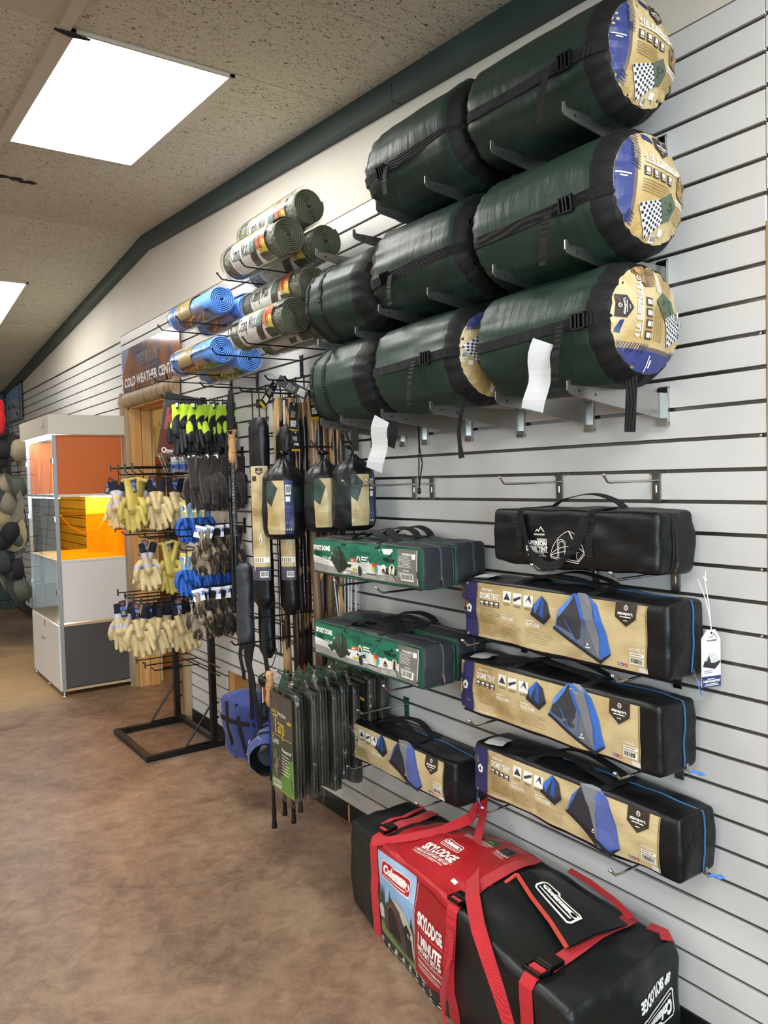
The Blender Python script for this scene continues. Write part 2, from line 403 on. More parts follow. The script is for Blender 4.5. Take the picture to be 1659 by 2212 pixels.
# ---- ceiling: fissured mineral tiles, each its own part
def tile_mat():
    m = bpy.data.materials.new('fissured_tile'); m.use_nodes = True
    nt = m.node_tree; N = nt.nodes; L = nt.links; b = N['Principled BSDF']; b.inputs['Roughness'].default_value = 0.9; b.inputs['Specular IOR Level'].default_value = 0.15
    tc = N.new('ShaderNodeTexCoord')
    mp = N.new('ShaderNodeMapping'); mp.inputs['Scale'].default_value = (52, 120, 52); L.new(tc.outputs['Object'], mp.inputs[0])
    n1 = N.new('ShaderNodeTexNoise'); n1.inputs['Scale'].default_value = 1; n1.inputs['Detail'].default_value = 2; n1.inputs['Distortion'].default_value = 1.6; L.new(mp.outputs[0], n1.inputs['Vector'])
    r1 = N.new('ShaderNodeMapRange'); r1.inputs[1].default_value = 0.385; r1.inputs[2].default_value = 0.35; L.new(n1.outputs[0], r1.inputs[0])
    v = N.new('ShaderNodeTexVoronoi'); v.inputs['Scale'].default_value = 150; L.new(tc.outputs['Object'], v.inputs['Vector'])
    r2_ = N.new('ShaderNodeMapRange'); r2_.inputs[1].default_value = 0.32; r2_.inputs[2].default_value = 0.18; L.new(v.outputs[0], r2_.inputs[0])
    n3 = N.new('ShaderNodeTexNoise'); n3.inputs['Scale'].default_value = 60; L.new(tc.outputs['Object'], n3.inputs['Vector'])
    r3 = N.new('ShaderNodeMapRange'); r3.inputs[1].default_value = 0.5; r3.inputs[2].default_value = 0.6; L.new(n3.outputs[0], r3.inputs[0])
    ml = N.new('ShaderNodeMath'); ml.operation = 'MULTIPLY'; L.new(r2_.outputs[0], ml.inputs[0]); L.new(r3.outputs[0], ml.inputs[1])
    mxm = N.new('ShaderNodeMath'); mxm.operation = 'MAXIMUM'; L.new(r1.outputs[0], mxm.inputs[0]); L.new(ml.outputs[0], mxm.inputs[1])
    n4 = N.new('ShaderNodeTexNoise'); n4.inputs['Scale'].default_value = 1.3; n4.inputs['Detail'].default_value = 4; L.new(tc.outputs['Object'], n4.inputs['Vector'])
    cr = N.new('ShaderNodeMix'); cr.data_type = 'RGBA'; cr.inputs[6].default_value = lin('cbc6b6'); cr.inputs[7].default_value = lin('bdb6a2'); L.new(n4.outputs[0], cr.inputs[0])
    mx = N.new('ShaderNodeMix'); mx.data_type = 'RGBA'; L.new(mxm.outputs[0], mx.inputs[0]); L.new(cr.outputs[2], mx.inputs[6]); mx.inputs[7].default_value = lin('544b3c')
    L.new(mx.outputs[2], b.inputs['Base Color'])
    bp = N.new('ShaderNodeBump'); bp.invert = True; bp.inputs['Strength'].default_value = 0.5; bp.inputs['Distance'].default_value = 0.004; L.new(mxm.outputs[0], bp.inputs['Height']); L.new(bp.outputs[0], b.inputs['Normal'])
    return m
TILE = tile_mat(); TBAR = mat('tbar_paint', 'b9b09e', 0.5); PLAIN_T = mat('plain_tile', 'b9ae9c', 0.9)
yj = [4.9-0.571*k for k in range(0, 16)][::-1] + [5.07] + [5.07+0.585*k for k in range(1, 14)]
xj = [0.0] + [-1.07*k for k in range(1, 9)]
def slab(x0, x1, y0, y1, th, m, drop=0.0, skew=0.0):
    mb = MB(); v = []
    for x in (x0, x1):
        for y in (y0, y1):
            for t in (0, th): v.append((x, y, cz(y)+t-drop+(skew if x == x0 else 0)))
    mb.add(v, [(0,1,3,2), (4,6,7,5), (0,4,5,1), (2,3,7,6), (0,2,6,4), (1,5,7,3)], m); return mb
mbC = MB(); mbC.box((-9, -4, 3.16), (3.5, 13, 3.2), mat('roof_deck', '2b2620', 0.9))
# grid of tee bars
for k in range(1, 9):
    x = -1.07*k
    for a, b_ in ((-4.0, 5.07), (5.07, 13.0)):
        w = 0.016; v = []
        for xx in (x-w, x+w):
            for y in (a, b_):
                for t in (-0.012, 0.0): v.append((xx, y, cz(y+(1e-6 if a > 5 else -1e-6))+t))
        mbC.add(v, [(0,1,3,2), (4,6,7,5), (0,4,5,1), (2,3,7,6), (0,2,6,4), (1,5,7,3)], TBAR)
for y in yj:
    mbC.box((-9, y-0.010, cz(y)+0.004), (0, y+0.010, cz(y)+0.007), mat('joint_shadow_gap', '3d362b', .8)); mbC.box((-9, y-0.0035, cz(y)+0.001), (0, y+0.0035, cz(y)+0.004), TBAR)
ceiling = struct(mbC.build('ceiling'))
LIGHTS = []
for j in range(len(yj)-1):
    y0, y1 = yj[j], yj[j+1]
    for k in range(8):
        x1, x0 = xj[k], xj[k+1]; xa = x0+0.004; xb = x1-0.004
        ym = (y0+y1)/2
        lit = k % 2 == 0 and (2.6 < ym < 3.8 or 6.2 < ym < 7.45 or -0.95 < ym < 0.33)
        segs = [(x0+0.586, xb)] if lit else [(xa, xb)]
        for a, b_ in segs:
            o = slab(a+0.002, b_-0.002, y0+0.005, y1-0.005-R.uniform(0, .003), 0.016, PLAIN_T if (k == 1 and 1.9 < ym < 2.6) else TILE, 0.0, R.uniform(0, 0.004)).build('ceiling_tile', ceiling)
# ragged hole in the tile joint
mb = MB()
pts = [(-0.99+0.022*i, 4.33+R.uniform(-.022, .022), 0) for i in range(9)]
mb.ribbon([(x, y, cz(y)-0.002) for x, y, _ in pts], Vector((0, 1, 0)), [R.uniform(.012, .05) for _ in pts], 0.003, mat('torn_tile', '201a15', 0.95))
mb.ribbon([(-1.10, 2.62, cz(2.62)-0.014), (-1.05, 2.625, cz(2.62)-0.016), (-0.99, 2.63, cz(2.63)-0.014)], Vector((0, 1, 0)), [0.01, 0.028, 0.01], 0.003, mat('torn_tile', '201a15'))
mb.build('torn_gap', ceiling)

EM = bpy.data.materials.new('lit_diffuser'); EM.use_nodes = True
_b = EM.node_tree.nodes['Principled BSDF']; _b.inputs['Base Color'].default_value = (.9, .9, .88, 1)
_b.inputs['Emission Color'].default_value = (1.0, 0.985, 0.945, 1); _b.inputs['Emission Strength'].default_value = PANEL_EMIT
EM2 = EM.copy(); EM2.name = 'dimmed_lit_diffuser'; EM2.node_tree.nodes['Principled BSDF'].inputs['Emission Strength'].default_value = PANEL_EMIT*0.62  # emission turned down on the far panels so the far wall is not overexposed
k = 0
for (xc, y0, y1) in [(x, a, b_) for x in (0, -2.14, -4.28, -6.42) for a, b_ in ((2.616, 3.758), (6.24, 7.41), (-0.81, 0.332))]:  # panels ahead beside the slat wall are in view; all others are assumed
    x0, x1 = xc-1.07+0.016, xc-0.5
    nm = {0: 'nearest the slat wall', -2.14: 'in the assumed second row', -4.28: 'in the assumed third row', -6.42: 'in the assumed farthest row'}[xc]
    wh = 'over the aisle' if y0 > 2 and y0 < 5 else ('near the display case' if y0 > 5 else 'assumed behind the viewer')
    t = thing('ceiling_light', 'white ceiling light panel %s, %s' % (wh, nm), 'light', (0, 0, 0), group='fluorescent ceiling panels')
    mb = MB(); w = 0.019
    def fr(xa, xb, ya, yb, lo, hi, m):
        v = [(x, y, cz(y)+q) for x in (xa, xb) for y in (ya, yb) for q in (lo, hi)]
        mb.add(v, [(0,1,3,2), (4,6,7,5), (0,4,5,1), (2,3,7,6), (0,2,6,4), (1,5,7,3)], m)
    for a in ((x0, x0+w, y0, y1), (x1-w, x1+0.014, y0, y1), (x0, x1, y0, y0+w*.6), (x0, x1, y1-w*.6, y1)): fr(*a, -0.010, 0.02, TBAR)
    mb.build('frame', t)
    mb = MB(); fr(x0+w, x1-w, y0+w*.6, y1-w*.6, -0.002, 0.006, EM2 if y0 > 5 else EM); mb.build('diffuser', t)

# ---- slat wall
GROOVE = mat('groove_insert', '6e6c68', 0.30, metal=0.85); MDF = mat('raw_mdf', 'a98a5e', 0.8)
TRIM = mat('green_trim_paint', '2c3c3b', 0.5, vary=((1, 3, 3), '344644', 0.4, 0.7))
DARKB = mat('black_baseboard', '17191a', 0.35)
mb = MB()
mb.box((0.009, 0.974, 0.078), (0.022, 3.62, 2.50), GROOVE); mb.box((0.009, 3.62, 0.42), (0.022, 4.06, 2.50), GROOVE); mb.box((0.009, 4.06, 0.078), (0.022, 4.60, 2.50), GROOVE)
mb.box((0.009, 4.60, 2.05), (0.022, 5.76, 2.50), GROOVE); mb.box((0.009, 5.76, 0.0), (0.022, 12.6, 2.47), GROOVE)
mb.box((0.009, -4, 1.99), (0.022, 0.972, 2.5), GROOVE)
UPW = mat('upper_wall_paint', 'd2ccc0', 0.55, vary=(1.2, 'c9c1b4', 0.45, 0.7), spec=0.3)
mb.box((0.0, -4, 2.503), (0.022, 5.76, 3.16), UPW); mb.box((0.0, 5.76, 2.472), (0.022, 12.6, 3.16), UPW)
# structural leaf behind the panel
SH = mat('hidden_wall', '8d8880', 0.8)
mb.box((0.10, -4, 0), (0.14, 4.60, 3.16), SH); mb.box((0.10, 4.60, 2.05), (0.14, 5.76, 3.16), SH); mb.box((0.022, 5.76, 0), (0.14, 12.6, 3.16), SH); mb.box((0.022, -4, 2.5), (0.10, 5.76, 3.16), SH)
mb.box((0.06, -4, 0), (0.07, 0.95, 1.99), mat('dark_recess', '2b2927', 0.8)); mb.box((-0.002, 0.955, 0.08), (0.03, 0.972, 1.99), MDF)
wall = struct(mb.build('wall_right'))
def slats(y0, y1, ks, off=0.0, skip=()):
    for k in ks:
        if k in skip: continue
        z0 = 1.443+0.0762*k+off+0.0048; z1 = z0+0.0762-0.0096
        if k == 13: z1 = 2.499
        m = MB(); m.box((0, y0, z0), (0.009, y1, z1), WHITE_SLAT, bev=0.0007); m.build('slat', wall)
slats(0.974, 3.4135, range(-18, 14)); slats(3.4165, 4.60, range(-13, 14))
slats(3.4165, 3.62, range(-18, -13)); slats(4.055, 4.60, range(-18, -13))
slats(4.60, 5.76, range(8, 14)); slats(5.76, 12.55, range(-18, 13), 0.027)
slats(-3.0, 0.9715, range(8, 14), 0.003)
m = MB(); m.box((0, 3.62, 0.415), (0.009, 4.055, 0.447), WHITE_SLAT); m.build('slat', wall)
for z in (1.443-0.0762*3, 1.443-0.0762*5, 1.443+0.0762, 1.443+.0762*4):
    m = MB(); m.lathe([(0, 0.002), (.004, 0.002), (.004, .006)], CHR, 8, 'X', (0.0, 0.99, z)); m.build('screw', wall)
# cut-out with its stud
mb = MB()
mb.box((0.012, 3.98, 0.05), (0.09, 4.058, 0.43), WOODP); mb.box((0.012, 3.62, 0.05), (0.10, 4.05, 0.075), WOODP); mb.box((0.085, 3.60, 0.05), (0.095, 4.0, 0.45), mat('grey_panel', '8f8b85', 0.6))
struct(mb.build('trim_1'))
mb = MB()
for a, b_ in ((0.974, 2.795), (2.812, 3.62), (4.06, 4.60), (5.76, 12.55)): mb.box((-0.006, a, 0), (0.022, b_, 0.076), DARKB, bev=0.002)
mb.box((-0.004, 2.797, 0), (0.02, 2.810, 0.07), WOODP); mb.box((-0.004, 3.62, 0), (0.02, 4.06, 0.05), DARKB)
struct(mb.build('baseboard_right'))
mb = MB()
for a, b_ in ((-4, 2.30), (2.304, 5.07), (5.07, 7.2), (7.204, 9.1), (9.104, 12.6)):
    v = [(x, y, cz(y+(1e-6 if a > 5 else 0))+q) for x in (-0.05, 0.0) for y in (a, b_) for q in (-0.085, 0.0)]
    mb.add(v, [(0,1,3,2), (4,6,7,5), (0,4,5,1), (2,3,7,6), (0,2,6,4), (1,5,7,3)], TRIM)
struct(mb.build('trim_2'))
# remaining shell
WP = mat('store_wall', 'cbc5bb', 0.7)
for nm, a, b_ in (('wall_left', (-9.1, -4, 0), (-9, 13, 3.16)), ('wall_far', (-9, 12.6, 0), (0.14, 12.7, 3.16))):
    struct(MB().box(a, b_, WP).build(nm))
mb = MB()
for a, b_ in (((-9, -4.1, 0), (3.5, -4, .7)), ((-9, -4.1, 2.6), (3.5, -4, 3.16)), ((-9, -4.1, .7), (-6.1, -4, 2.6)), ((-1.1, -4.1, .7), (3.5, -4, 2.6))): mb.box(a, b_, WP)
struct(mb.build('wall_back'))  # opening left for the assumed window
wn = struct(MB().box((-6.1, -4.09, .66), (-1.1, -4.0, .70), TRIM).build('assumed_window_1'))  # assumed shop window, out of view, added to go with the fill light
for i in range(5): MB().box((-6.1+1.24*i, -4.09, .7), (-6.06+1.24*i, -4.02, 2.6), TRIM).build('mullion', wn)
for i in range(4): MB().box((-6.06+1.24*i, -4.06, .7), (-4.86+1.24*i, -4.055, 2.6), glass('assumed_window_glass', 'f4fbff', 0.0)).build('pane', wn)
mb = MB(); mb.box((-0.18, 10.3, 0), (0.0, 10.62, 2.55), TRIM, bev=0.004); struct(mb.build('trim_3'))

# ---- doorway to the warm back room
PINE = mat('door_pine', 'd2a266', 0.45, vary=((18, 18, 1.0), 'b98446', 0.42, 0.62), bump=('noise', (70, 70, 4), 0.2))
LOG = mat('grey_log', 'a08a6a', 0.6, vary=((20, 20, 2), '7d6648', 0.4, 0.65), bump=('noise', (60, 60, 5), 0.3))
t = struct(thing('door_1', 'open pine-framed doorway beside the display case', 'door')); del t['label']; del t['category']
def halflog(a, b_, r):
    m = MB(); a, b_ = Vector(a), Vector(b_); d = (b_-a); o = []
    ax = Vector((-1, 0, 0)); sd = d.normalized().cross(ax)
    n = 10
    for p in (a, b_):
        for i in range(n+1):
            q = -pi/2+pi*i/n; o.append(p+ax*cos(q)*r*0.8+sd*sin(q)*r)
    fs = [(i, i+1, n+2+i, n+1+i) for i in range(n)]
    m.add(o, fs, LOG, True); m.add(o, [tuple(range(n+1))[::-1], tuple(range(n+1, 2*n+2))], LOG); return m
halflog((0.0, 5.70, 0), (0.0, 5.70, 2.085), 0.052).build('casing', t); halflog((0.0, 4.635, 0), (0.0, 4.635, 2.085), 0.045).build('casing', t)
halflog((0.0, 4.60, 2.035), (0.0, 5.75, 2.035), 0.052).build('casing', t)
m = MB(); m.box((0.0, 5.61, 0), (0.075, 5.665, 1.99), PINE); m.box((0.079, 5.60, 0), (0.142, 5.665, 1.99), PINE); m.build('jamb', t)
m = MB(); m.box((0.0, 4.66, 0), (0.16, 4.68, 1.99), PINE); m.build('jamb', t)
m = MB(); m.box((0.0, 4.66, 1.975), (0.075, 5.66, 1.995), PINE); m.box((0.079, 4.66, 1.965), (0.16, 5.66, 1.995), PINE); m.build('head_jamb', t)
CREAM = mat('back_room_cream', 'e2d09c', 0.7)
mb = MB(); mb.box((0.14, 7.6, 0), (3.5, 7.7, 2.9), CREAM); mb.box((3.4, 3.0, 0), (3.5, 7.6, 2.9), CREAM); mb.box((0.14, 2.9, 0), (3.5, 3.0, 2.9), CREAM); mb.box((0.14, 5.68, 0), (0.19, 7.6, 2.9), CREAM); mb.box((0.14, 3.0, 2.9), (3.5, 7.7, 2.95), CREAM); mb.box((0.14, 3.0, 0), (0.19, 4.64, 2.9), CREAM)
struct(mb.build('wall_back_room'))
t = thing('assumed_back_room_lamp', 'assumed round warm ceiling lamp in the back room behind the doorway', 'light', (1.3, 6.0, 2.9))  # lamp is unseen, assumed as the source of the warm light
WE = bpy.data.materials.new('warm_globe'); WE.use_nodes = True; _b = WE.node_tree.nodes['Principled BSDF']; _b.inputs['Emission Color'].default_value = (1.0, 0.78, 0.42, 1); _b.inputs['Emission Strength'].default_value = 26
MB().lathe([(0.0, -0.09), (0.10, -0.08), (0.16, -0.04), (0.17, -0.012)], WE, 20).build('globe', t); MB().lathe([(0.18, -0.012), (0.18, 0.0), (0, 0)], CHR, 20).build('ceiling_plate', t)
# ================================================================= shelf brackets (knife brackets) and peg hooks
def make_bracket():
    t = thing('shelf_bracket', '', 'bracket')
    m = MB(); L = 0.35
    prof = [(0, 0.0), (-0.03, 0.002), (-L+.02, 0.046), (-L+.004, 0.050), (-L-.004, 0.058), (-L-.004, 0.078), (-L+.004, 0.080), (-L+.008, 0.068), (-L+.03, 0.068), (-0.05, 0.064), (0, 0.064)]
    v = [(x, y, z) for y in (-0.0016, 0.0016) for x, z in prof]; n = len(prof)
    fs = [tuple(range(n)), tuple(range(n, 2*n))[::-1]]+[(i, (i+1) % n, n+(i+1) % n, n+i) for i in range(n)]
    m.add(v, fs, STEEL); m.build('blade', t)
    m = MB(); m.tube([(-L+.035, -0.0022, 0.056), (-L+.035, 0.0022, 0.056)], 0.0035, mat('hole_dark', '151515'), 8); m.tube([(-L+.09, -0.0022, 0.05), (-L+.09, 0.0022, 0.05)], 0.003, mat('hole_dark', '151515'), 8); m.build('screw_hole', t)
    m = MB(); m.box((-0.010, -0.0155, -0.018), (-0.001, 0.0155, 0.076), CHR, bev=0.001); m.box((-0.012, -0.0155, -0.018), (-0.001, 0.0155, -0.008), CHR)
    m.box((-0.004, -0.0155, 0.07), (0.006, 0.0155, 0.079), CHR); m.build('wall_plate', t)
    return t
B0 = make_bracket(); first = True
brows = [(1.651-0.076, 'bottom'), (1.964-0.076, 'middle'), (2.266-0.076, 'top')]
for z, nm in brows:
    for i, y in enumerate((1.238, 1.474, 1.739, 1.979, 2.214 if nm == 'bottom' else 2.11, 2.345)):
        zz = z - (0.045 if (nm != 'bottom' and i >= 4) else 0.0)
        lab = 'chrome knife bracket in the %s row of sleeping bags, %s from the near end' % (nm, ORD[i])
        if first: t = B0; first = False; t['label'] = lab
        else: t = dup(B0)
        t.location = (0, y, zz); t['label'] = lab; t['group'] = 'chrome shelf brackets holding the sleeping bags'

def make_hook(name, L, m, tip=0.03, up_=0.018, plate=True, r=0.003, plate_m=None, drop=0.075):
    t = thing(name, '', 'hook')
    MB().tube([(-0.004, 0, 0), (-L+tip, 0, 0.0), (-L+tip*.6, 0, 0.002), (-L, 0, up_)], r, m, 8).build('rod', t)
    MB().lathe([(0, -0.004), (r*1.6, -0.002), (r*1.8, 0.0), (r*1.6, 0.003), (0, 0.005)], m, 8, 'Z', (-L, 0, up_)).build('tip', t)
    p = MB(); pm = plate_m or m
    p.box((-0.006, -0.012, -drop*.72), (-0.001, 0.012, 0.020), pm, bev=0.001); p.box((-0.003, -0.014, 0.016), (0.006, 0.020, 0.024), pm); p.tube([(-0.006, 0, -0.012), (-0.006, 0, -0.03)], 0.003, m, 6)
    p.build('wall_plate', t); return t
DKC = mat('dark_chrome', '8a8884', 0.22, metal=1.0)
for y, L, lab in ((1.262, 0.205, 'empty chrome peg hook above the black tent bag, nearest one'), (1.591, 0.235, 'empty chrome peg hook above the left end of the black tent bag'),
                  (2.185, 0.275, 'empty long chrome peg hook, right one of the overlapping pair'), (2.288, 0.305, 'empty long chrome peg hook, left one beside the hanging black cord')):
    t = make_hook('peg_hook', L, CHR, tip=0.022, r=0.0032, plate_m=DKC); t.location = (0, y, 1.420); t['label'] = lab; t['group'] = 'empty peg hooks on the slat wall'
HK = make_hook('peg_hook', 0.25, CHR, r=0.0034, plate_m=DKC); fst = True
for y, z, nm in ((1.208, 1.193, 'black tent bag, near end'), (1.461, 1.193, 'black tent bag, far end'), (1.745, 0.952, 'upper gold tent bag, far end'), (1.206, 0.952, 'upper gold tent bag, near end'),
                 (1.722, 0.722, 'middle gold tent bag, far end'), (1.203, 0.722, 'middle gold tent bag, near end'), (1.220, 0.483, 'lowest right gold tent bag, near end'), (1.673, 0.483, 'lowest right gold tent bag, far end'),
                 (1.988, 0.393, 'lower left gold tent bag, near end'), (2.402, 0.393, 'lower left gold tent bag, far end')):
    t = HK if fst else dup(HK); fst = False
    t.location = (0, y, z); t['label'] = 'chrome peg hook under the ' + nm; t['group'] = 'peg hooks carrying the tent bags'
HL = make_hook('peg_hook', 0.36, CHR, r=0.0034, plate_m=DKC); fst = True
for y, z, nm in ((2.27, 1.088, 'upper green tent bags, far end'), (2.02, 1.088, 'upper green tent bags, near end'), (1.994, 0.786, 'lower green tent bags, near end'), (2.32, 0.786, 'lower green tent bags, far end')):
    t = HL if fst else dup(HL); fst = False
    t.location = (0, y, z); t['label'] = 'long chrome peg hook under the ' + nm; t['group'] = 'peg hooks carrying the green tent bags'
t = make_hook('peg_hook', 0.22, CHR, tip=0.02, r=0.0042, plate_m=mat('green_tag_plastic', '1e4a3a')); t.location = (0, 2.37, 0.60); t['label'] = 'thick chrome peg with green tag slanting down on to the lower left gold tent bag'

# ================================================================= gold labelled dome tent bags
DKB = ink('3a3026'); NAVY = ink('2d2e5c'); BLU = ink('3f6fc4'); BLU2 = ink('2f55a0'); GRY = ink('7d7f84'); DGR = ink('3c3d44'); WHT = ink('f1efe8')
BRN = ink('5b4630'); LINEC = ink('8a6f43')
def badge(A, x, y, s, m=DKB):
    A.poly([(x-s, y+s*.9), (x+s, y+s*.9), (x+s, y-s*.25), (x, y-s*.95), (x-s, y-s*.25)], m, 2)
    A.text('stansport.', x, y-.02*s, s*.26, WHT, 3, w=s*1.5, align='c', bold=.03); A.circ(x, y+s*.52, s*.2, WHT, 3, 10); A.circ(x, y+s*.52, s*.13, m, 4, 10); A.circ(x, y+s*.52, s*.06, WHT, 5, 8)
    A.rect(x-s*.55, y-s*.22, s*1.1, s*.07, WHT, 3); A.rect(x-s*.2, y-s*.5, s*.4, s*.06, WHT, 3)
def small_tent(A, x, y, s, fly=False):
    A.poly([(x-s, y), (x-s*.75, y+s*.75), (x, y+s*1.5), (x+s*.65, y+s*1.1), (x+s, y+s*.1), (x+s*.35, y-s*.55)], DGR, 2)
    A.poly([(x-s*.75, y+s*.75), (x, y+s*1.5), (x+s*.1, y+s*1.42), (x-s*.35, y+s*.5), (x-s*.55, y+s*.1)], BLU, 3)
    A.poly([(x+s*.05, y+s*1.4), (x+s*.35, y+s*1.1), (x+s*.3, y-s*.1), (x-s*.1, y+s*.1)], BLU2, 3)
    A.poly([(x-s, y), (x+s*.35, y-s*.55), (x+s, y+s*.1), (x+s*.9, y+s*.35), (x+s*.35, y-s*.2), (x-s*.93, y+s*.25)], ink('2a2a30'), 4)
def big_tent(A, x, y, s, fly):
    # ground outline
    A.poly([(x-s, y-s*.12), (x-s*.78, y+s*.45), (x-s*.3, y+s*.95), (x+s*.1, y+s*1.0), (x+s*.55, y+s*.7), (x+s*.82, y+s*.1), (x+s*.98, y-s*.52), (x+s*.66, y-s*.78)], BLU, 2)
    if not fly:
        A.poly([(x-s*.78, y+s*.42), (x-s*.3, y+s*.9), (x+s*.05, y+s*.2), (x-s*.05, y-s*.38), (x-s*.9, y-s*.0)], DGR, 3)
        A.poly([(x-s*.3, y+s*.95), (x-s*.78, y+s*.45), (x-s*.86, y+s*.2), (x-s*.72, y+s*.3), (x-s*.32, y+s*.78)], ink('5b8ad8'), 4)
        A.poly([(x-s*.18, y+s*1.0), (x+s*.1, y+s*1.0), (x+s*.33, y+s*.78), (x+s*.62, y-s*.1), (x+s*.62, y-s*.74), (x+s*.25, y+s*.05)], GRY, 4)
        A.poly([(x-s*.92, y-s*.02), (x-s*.1, y-s*.1), (x+s*.05, y+s*.3), (x+s*.25, y+s*.05), (x+s*.62, y-s*.70), (x+s*.3, y-s*.62)], ink('6d7078'), 3)
        A.line([(x-s*.55, y+s*.18), (x-s*.1, y-s*.42), (x+s*.1, y-s*.5), (x+s*.12, y+s*.3)], s*.035, BLU, 5)
        A.circ(x+s*.25, y-s*.36, s*.035, WHT, 6, 8); A.rect(x+s*.16, y-s*.46, s*.18, s*.03, WHT, 6)
    else:
        A.poly([(x-s*.95, y-s*.08), (x-s*.45, y+s*.82), (x-s*.12, y+s*.35), (x+s*.0, y-s*.1), (x+s*.25, y-s*.8)], ink('333239'), 3)
        A.poly([(x-s*.5, y+s*.85), (x-s*.1, y+s*1.0), (x+s*.25, y+s*.92), (x+s*.12, y+s*.2), (x+s*.22, y-s*.78), (x-s*.1, y+s*.3)], GRY, 4)
        A.poly([(x+s*.12, y+s*.95), (x+s*.5, y+s*.75), (x+s*.8, y+s*.1), (x+s*.98, y-s*.56), (x+s*.22, y-s*.74), (x+s*.14, y+s*.2)], ink('5868a8'), 4)
        A.circ(x+s*.05, y-s*.3, s*.03, WHT, 6, 8); A.rect(x+s*0, y-s*.38, s*.1, s*.02, WHT, 6)
    A.poly([(x-s, y-s*.12), (x+s*.66, y-s*.82), (x+s*.98, y-s*.56), (x+s*1.0, y-s*.5), (x+s*.66, y-s*.72), (x-s*.98, y-s*.04)], ink('26242a'), 6)
def gold_tent(label, y0, z0, L=0.715, H=0.155, D=0.145, head='TRINITY RIVER', fly=False, seed=1, rot=0.0, group='gold labelled dome tent bags'):
    t = thing('tent_bag', label, 'tent', (-0.028-D/2, y0+L/2, z0), (0, 0, rot), group)
    S = Soft(D, L, H, r=0.016, amp=0.006, freq=(9, 7, 12), seed=seed, bulge=0.005)
    S.mesh(BLKN).build('bag', t, weld=1e-5)
    F = S.face(0, -1); hl = L/2
    a, b = -hl+0.004, hl-0.052                                   # label spans the far end up to short of the near end
    m = MB(); A = Art(); A.rect(a, .012, b-a, H-.022, GOLDT if seed % 2 else GOLD, 0); A.place(m, F, step=0.014, lift=0.0008); m.build('gold_label', t)
    m = MB(); A = Art(); w = b-a; h = H
    A.rect(a, .012, w*.088, h-.022, NAVY, 1)
    for i in range(10):
        q = .016+i*(h-.05)/9*.28
        A.line([(a+.002, q+.004), (a+w*.082, q-.004+.01)], .0012, ink('4b4680'), 2); A.line([(a+.002, h-.022-i*.004), (a+w*.082, h-.016-i*.004)], .0012, ink('4b4680'), 2)
    for i in range(9): A.line([(a+w*.088, .02+i*.006), (a+w*.098, .024+i*.006)], .002, NAVY, 2); A.line([(a+w*.088, h-.014-i*.005), (a+w*.098, h-.011-i*.005)], .002, NAVY, 2)
    cx_, cy_ = a+w*.042, h*.52; A.poly([(cx_+.0125*sin(2*pi*i/5+pi)*1, cy_-.0145*cos(2*pi*i/5+pi)) for i in range(5)], WHT, 2)
    A.poly([(cx_-.006, cy_-.004), (cx_, cy_+.008), (cx_+.006, cy_-.004)], NAVY, 3); A.rect(cx_-.001, cy_-.008, .002, .006, NAVY, 3)
    x1 = a+w*.115
    A.text(head, x1+.004, h-.030, .0062, WHT, 2, w=w*.068, bold=.03); A.text('DOME TENT', x1, h-.052, .0165, WHT, 2, w=w*.125, bold=.035)
    for i in range(4):
        A.rect(x1+i*w*.033, h-.074, w*.028, .0165, ink('4a3a2e'), 2); A.rect(x1+i*w*.033+.003, h-.066, w*.018, .006, WHT, 3); A.rect(x1+i*w*.033+.004, h-.0715, w*.016, .002, WHT, 3)
    A.lines(x1, h-.083, w*.13, 8, .0058, LINEC, 2, .0012)
    for i in range(3):
        xx = a+w*(.265+.062*i); A.rect(xx, h-.052-.002*i, w*.05, .030, WHT, 2)
        A.poly([(xx+.004, h-.046), (xx+.017, h-.026), (xx+.031, h-.046)] if i == 0 else ([(xx+.002, h-.04), (xx+.03, h-.03), (xx+.032, h-.036), (xx+.005, h-.048)] if i == 1 else [(xx+.006, h-.046), (xx+.02, h-.025), (xx+.023, h-.028), (xx+.03, h-.048), (xx+.017, h-.036)]), DGR, 3)
        A.lines(xx+.003, h-.058-.002*i, w*.042, 2, .0035, BRN, 2, .0014, 0.1)
    A.text('TIENDA DOMO', a+w*.25, h*.43, .0095, WHT, 2, w=w*.08, bold=.03); A.rect(a+w*.25, h*.43+.014, w*.04, .0022, WHT, 2); A.lines(a+w*.25, h*.37, w*.115, 6, .0062, LINEC, 2, .001)
    A.text('TENTE DÔME', a+w*.395, h*.40, .0100, WHT, 2, w=w*.083, bold=.03); A.rect(a+w*.395, h*.40+.0145, w*.05, .0022, WHT, 2); A.lines(a+w*.395, h*.34, w*.16, 6, .0062, LINEC, 2, .001)
    small_tent(A, a+w*.485, h*.58, .037, fly); big_tent(A, a+w*.70, h*.50, .094 if not fly else .088, fly)
    badge(A, a+w*.91, h-.036, .031, DKB)
    A.bar(a+w*.925, .030, w*.065, .016); A.rect(a+w*.925, .049, w*.065, .008, WHT, 2); A.lines(a+w*.93, .053, w*.05, 1, .004, DKB, 3, .0015, 0)
    A.lines(a+w*.925, .067, w*.07, 2, .0035, WHT, 2, .0012, .4); A.rect(a+w*.965, .014, w*.038, .011, ink('dedad2'), 2)
    for i, c in enumerate(('a07a8a', '3b5998', 'c4302b')): A.circ(a+w*(.875+.017*i), .024, .0045, ink(c), 3, 8); A.circ(a+w*(.875+.017*i), .024, .0018, WHT, 4, 6)
    A.lines(a+w*.70, .026, w*.13, 2, .004, WHT, 2, .0008); A.lines(x1, .018, w*.12, 1, .004, WHT, 2, .0012, 0)
    A.rect(b-.0025, .013, .002, h-.024, ink('6b5532'), 2)
    A.place(m, F, step=0.03, lift=0.0009); m.build('print', t)
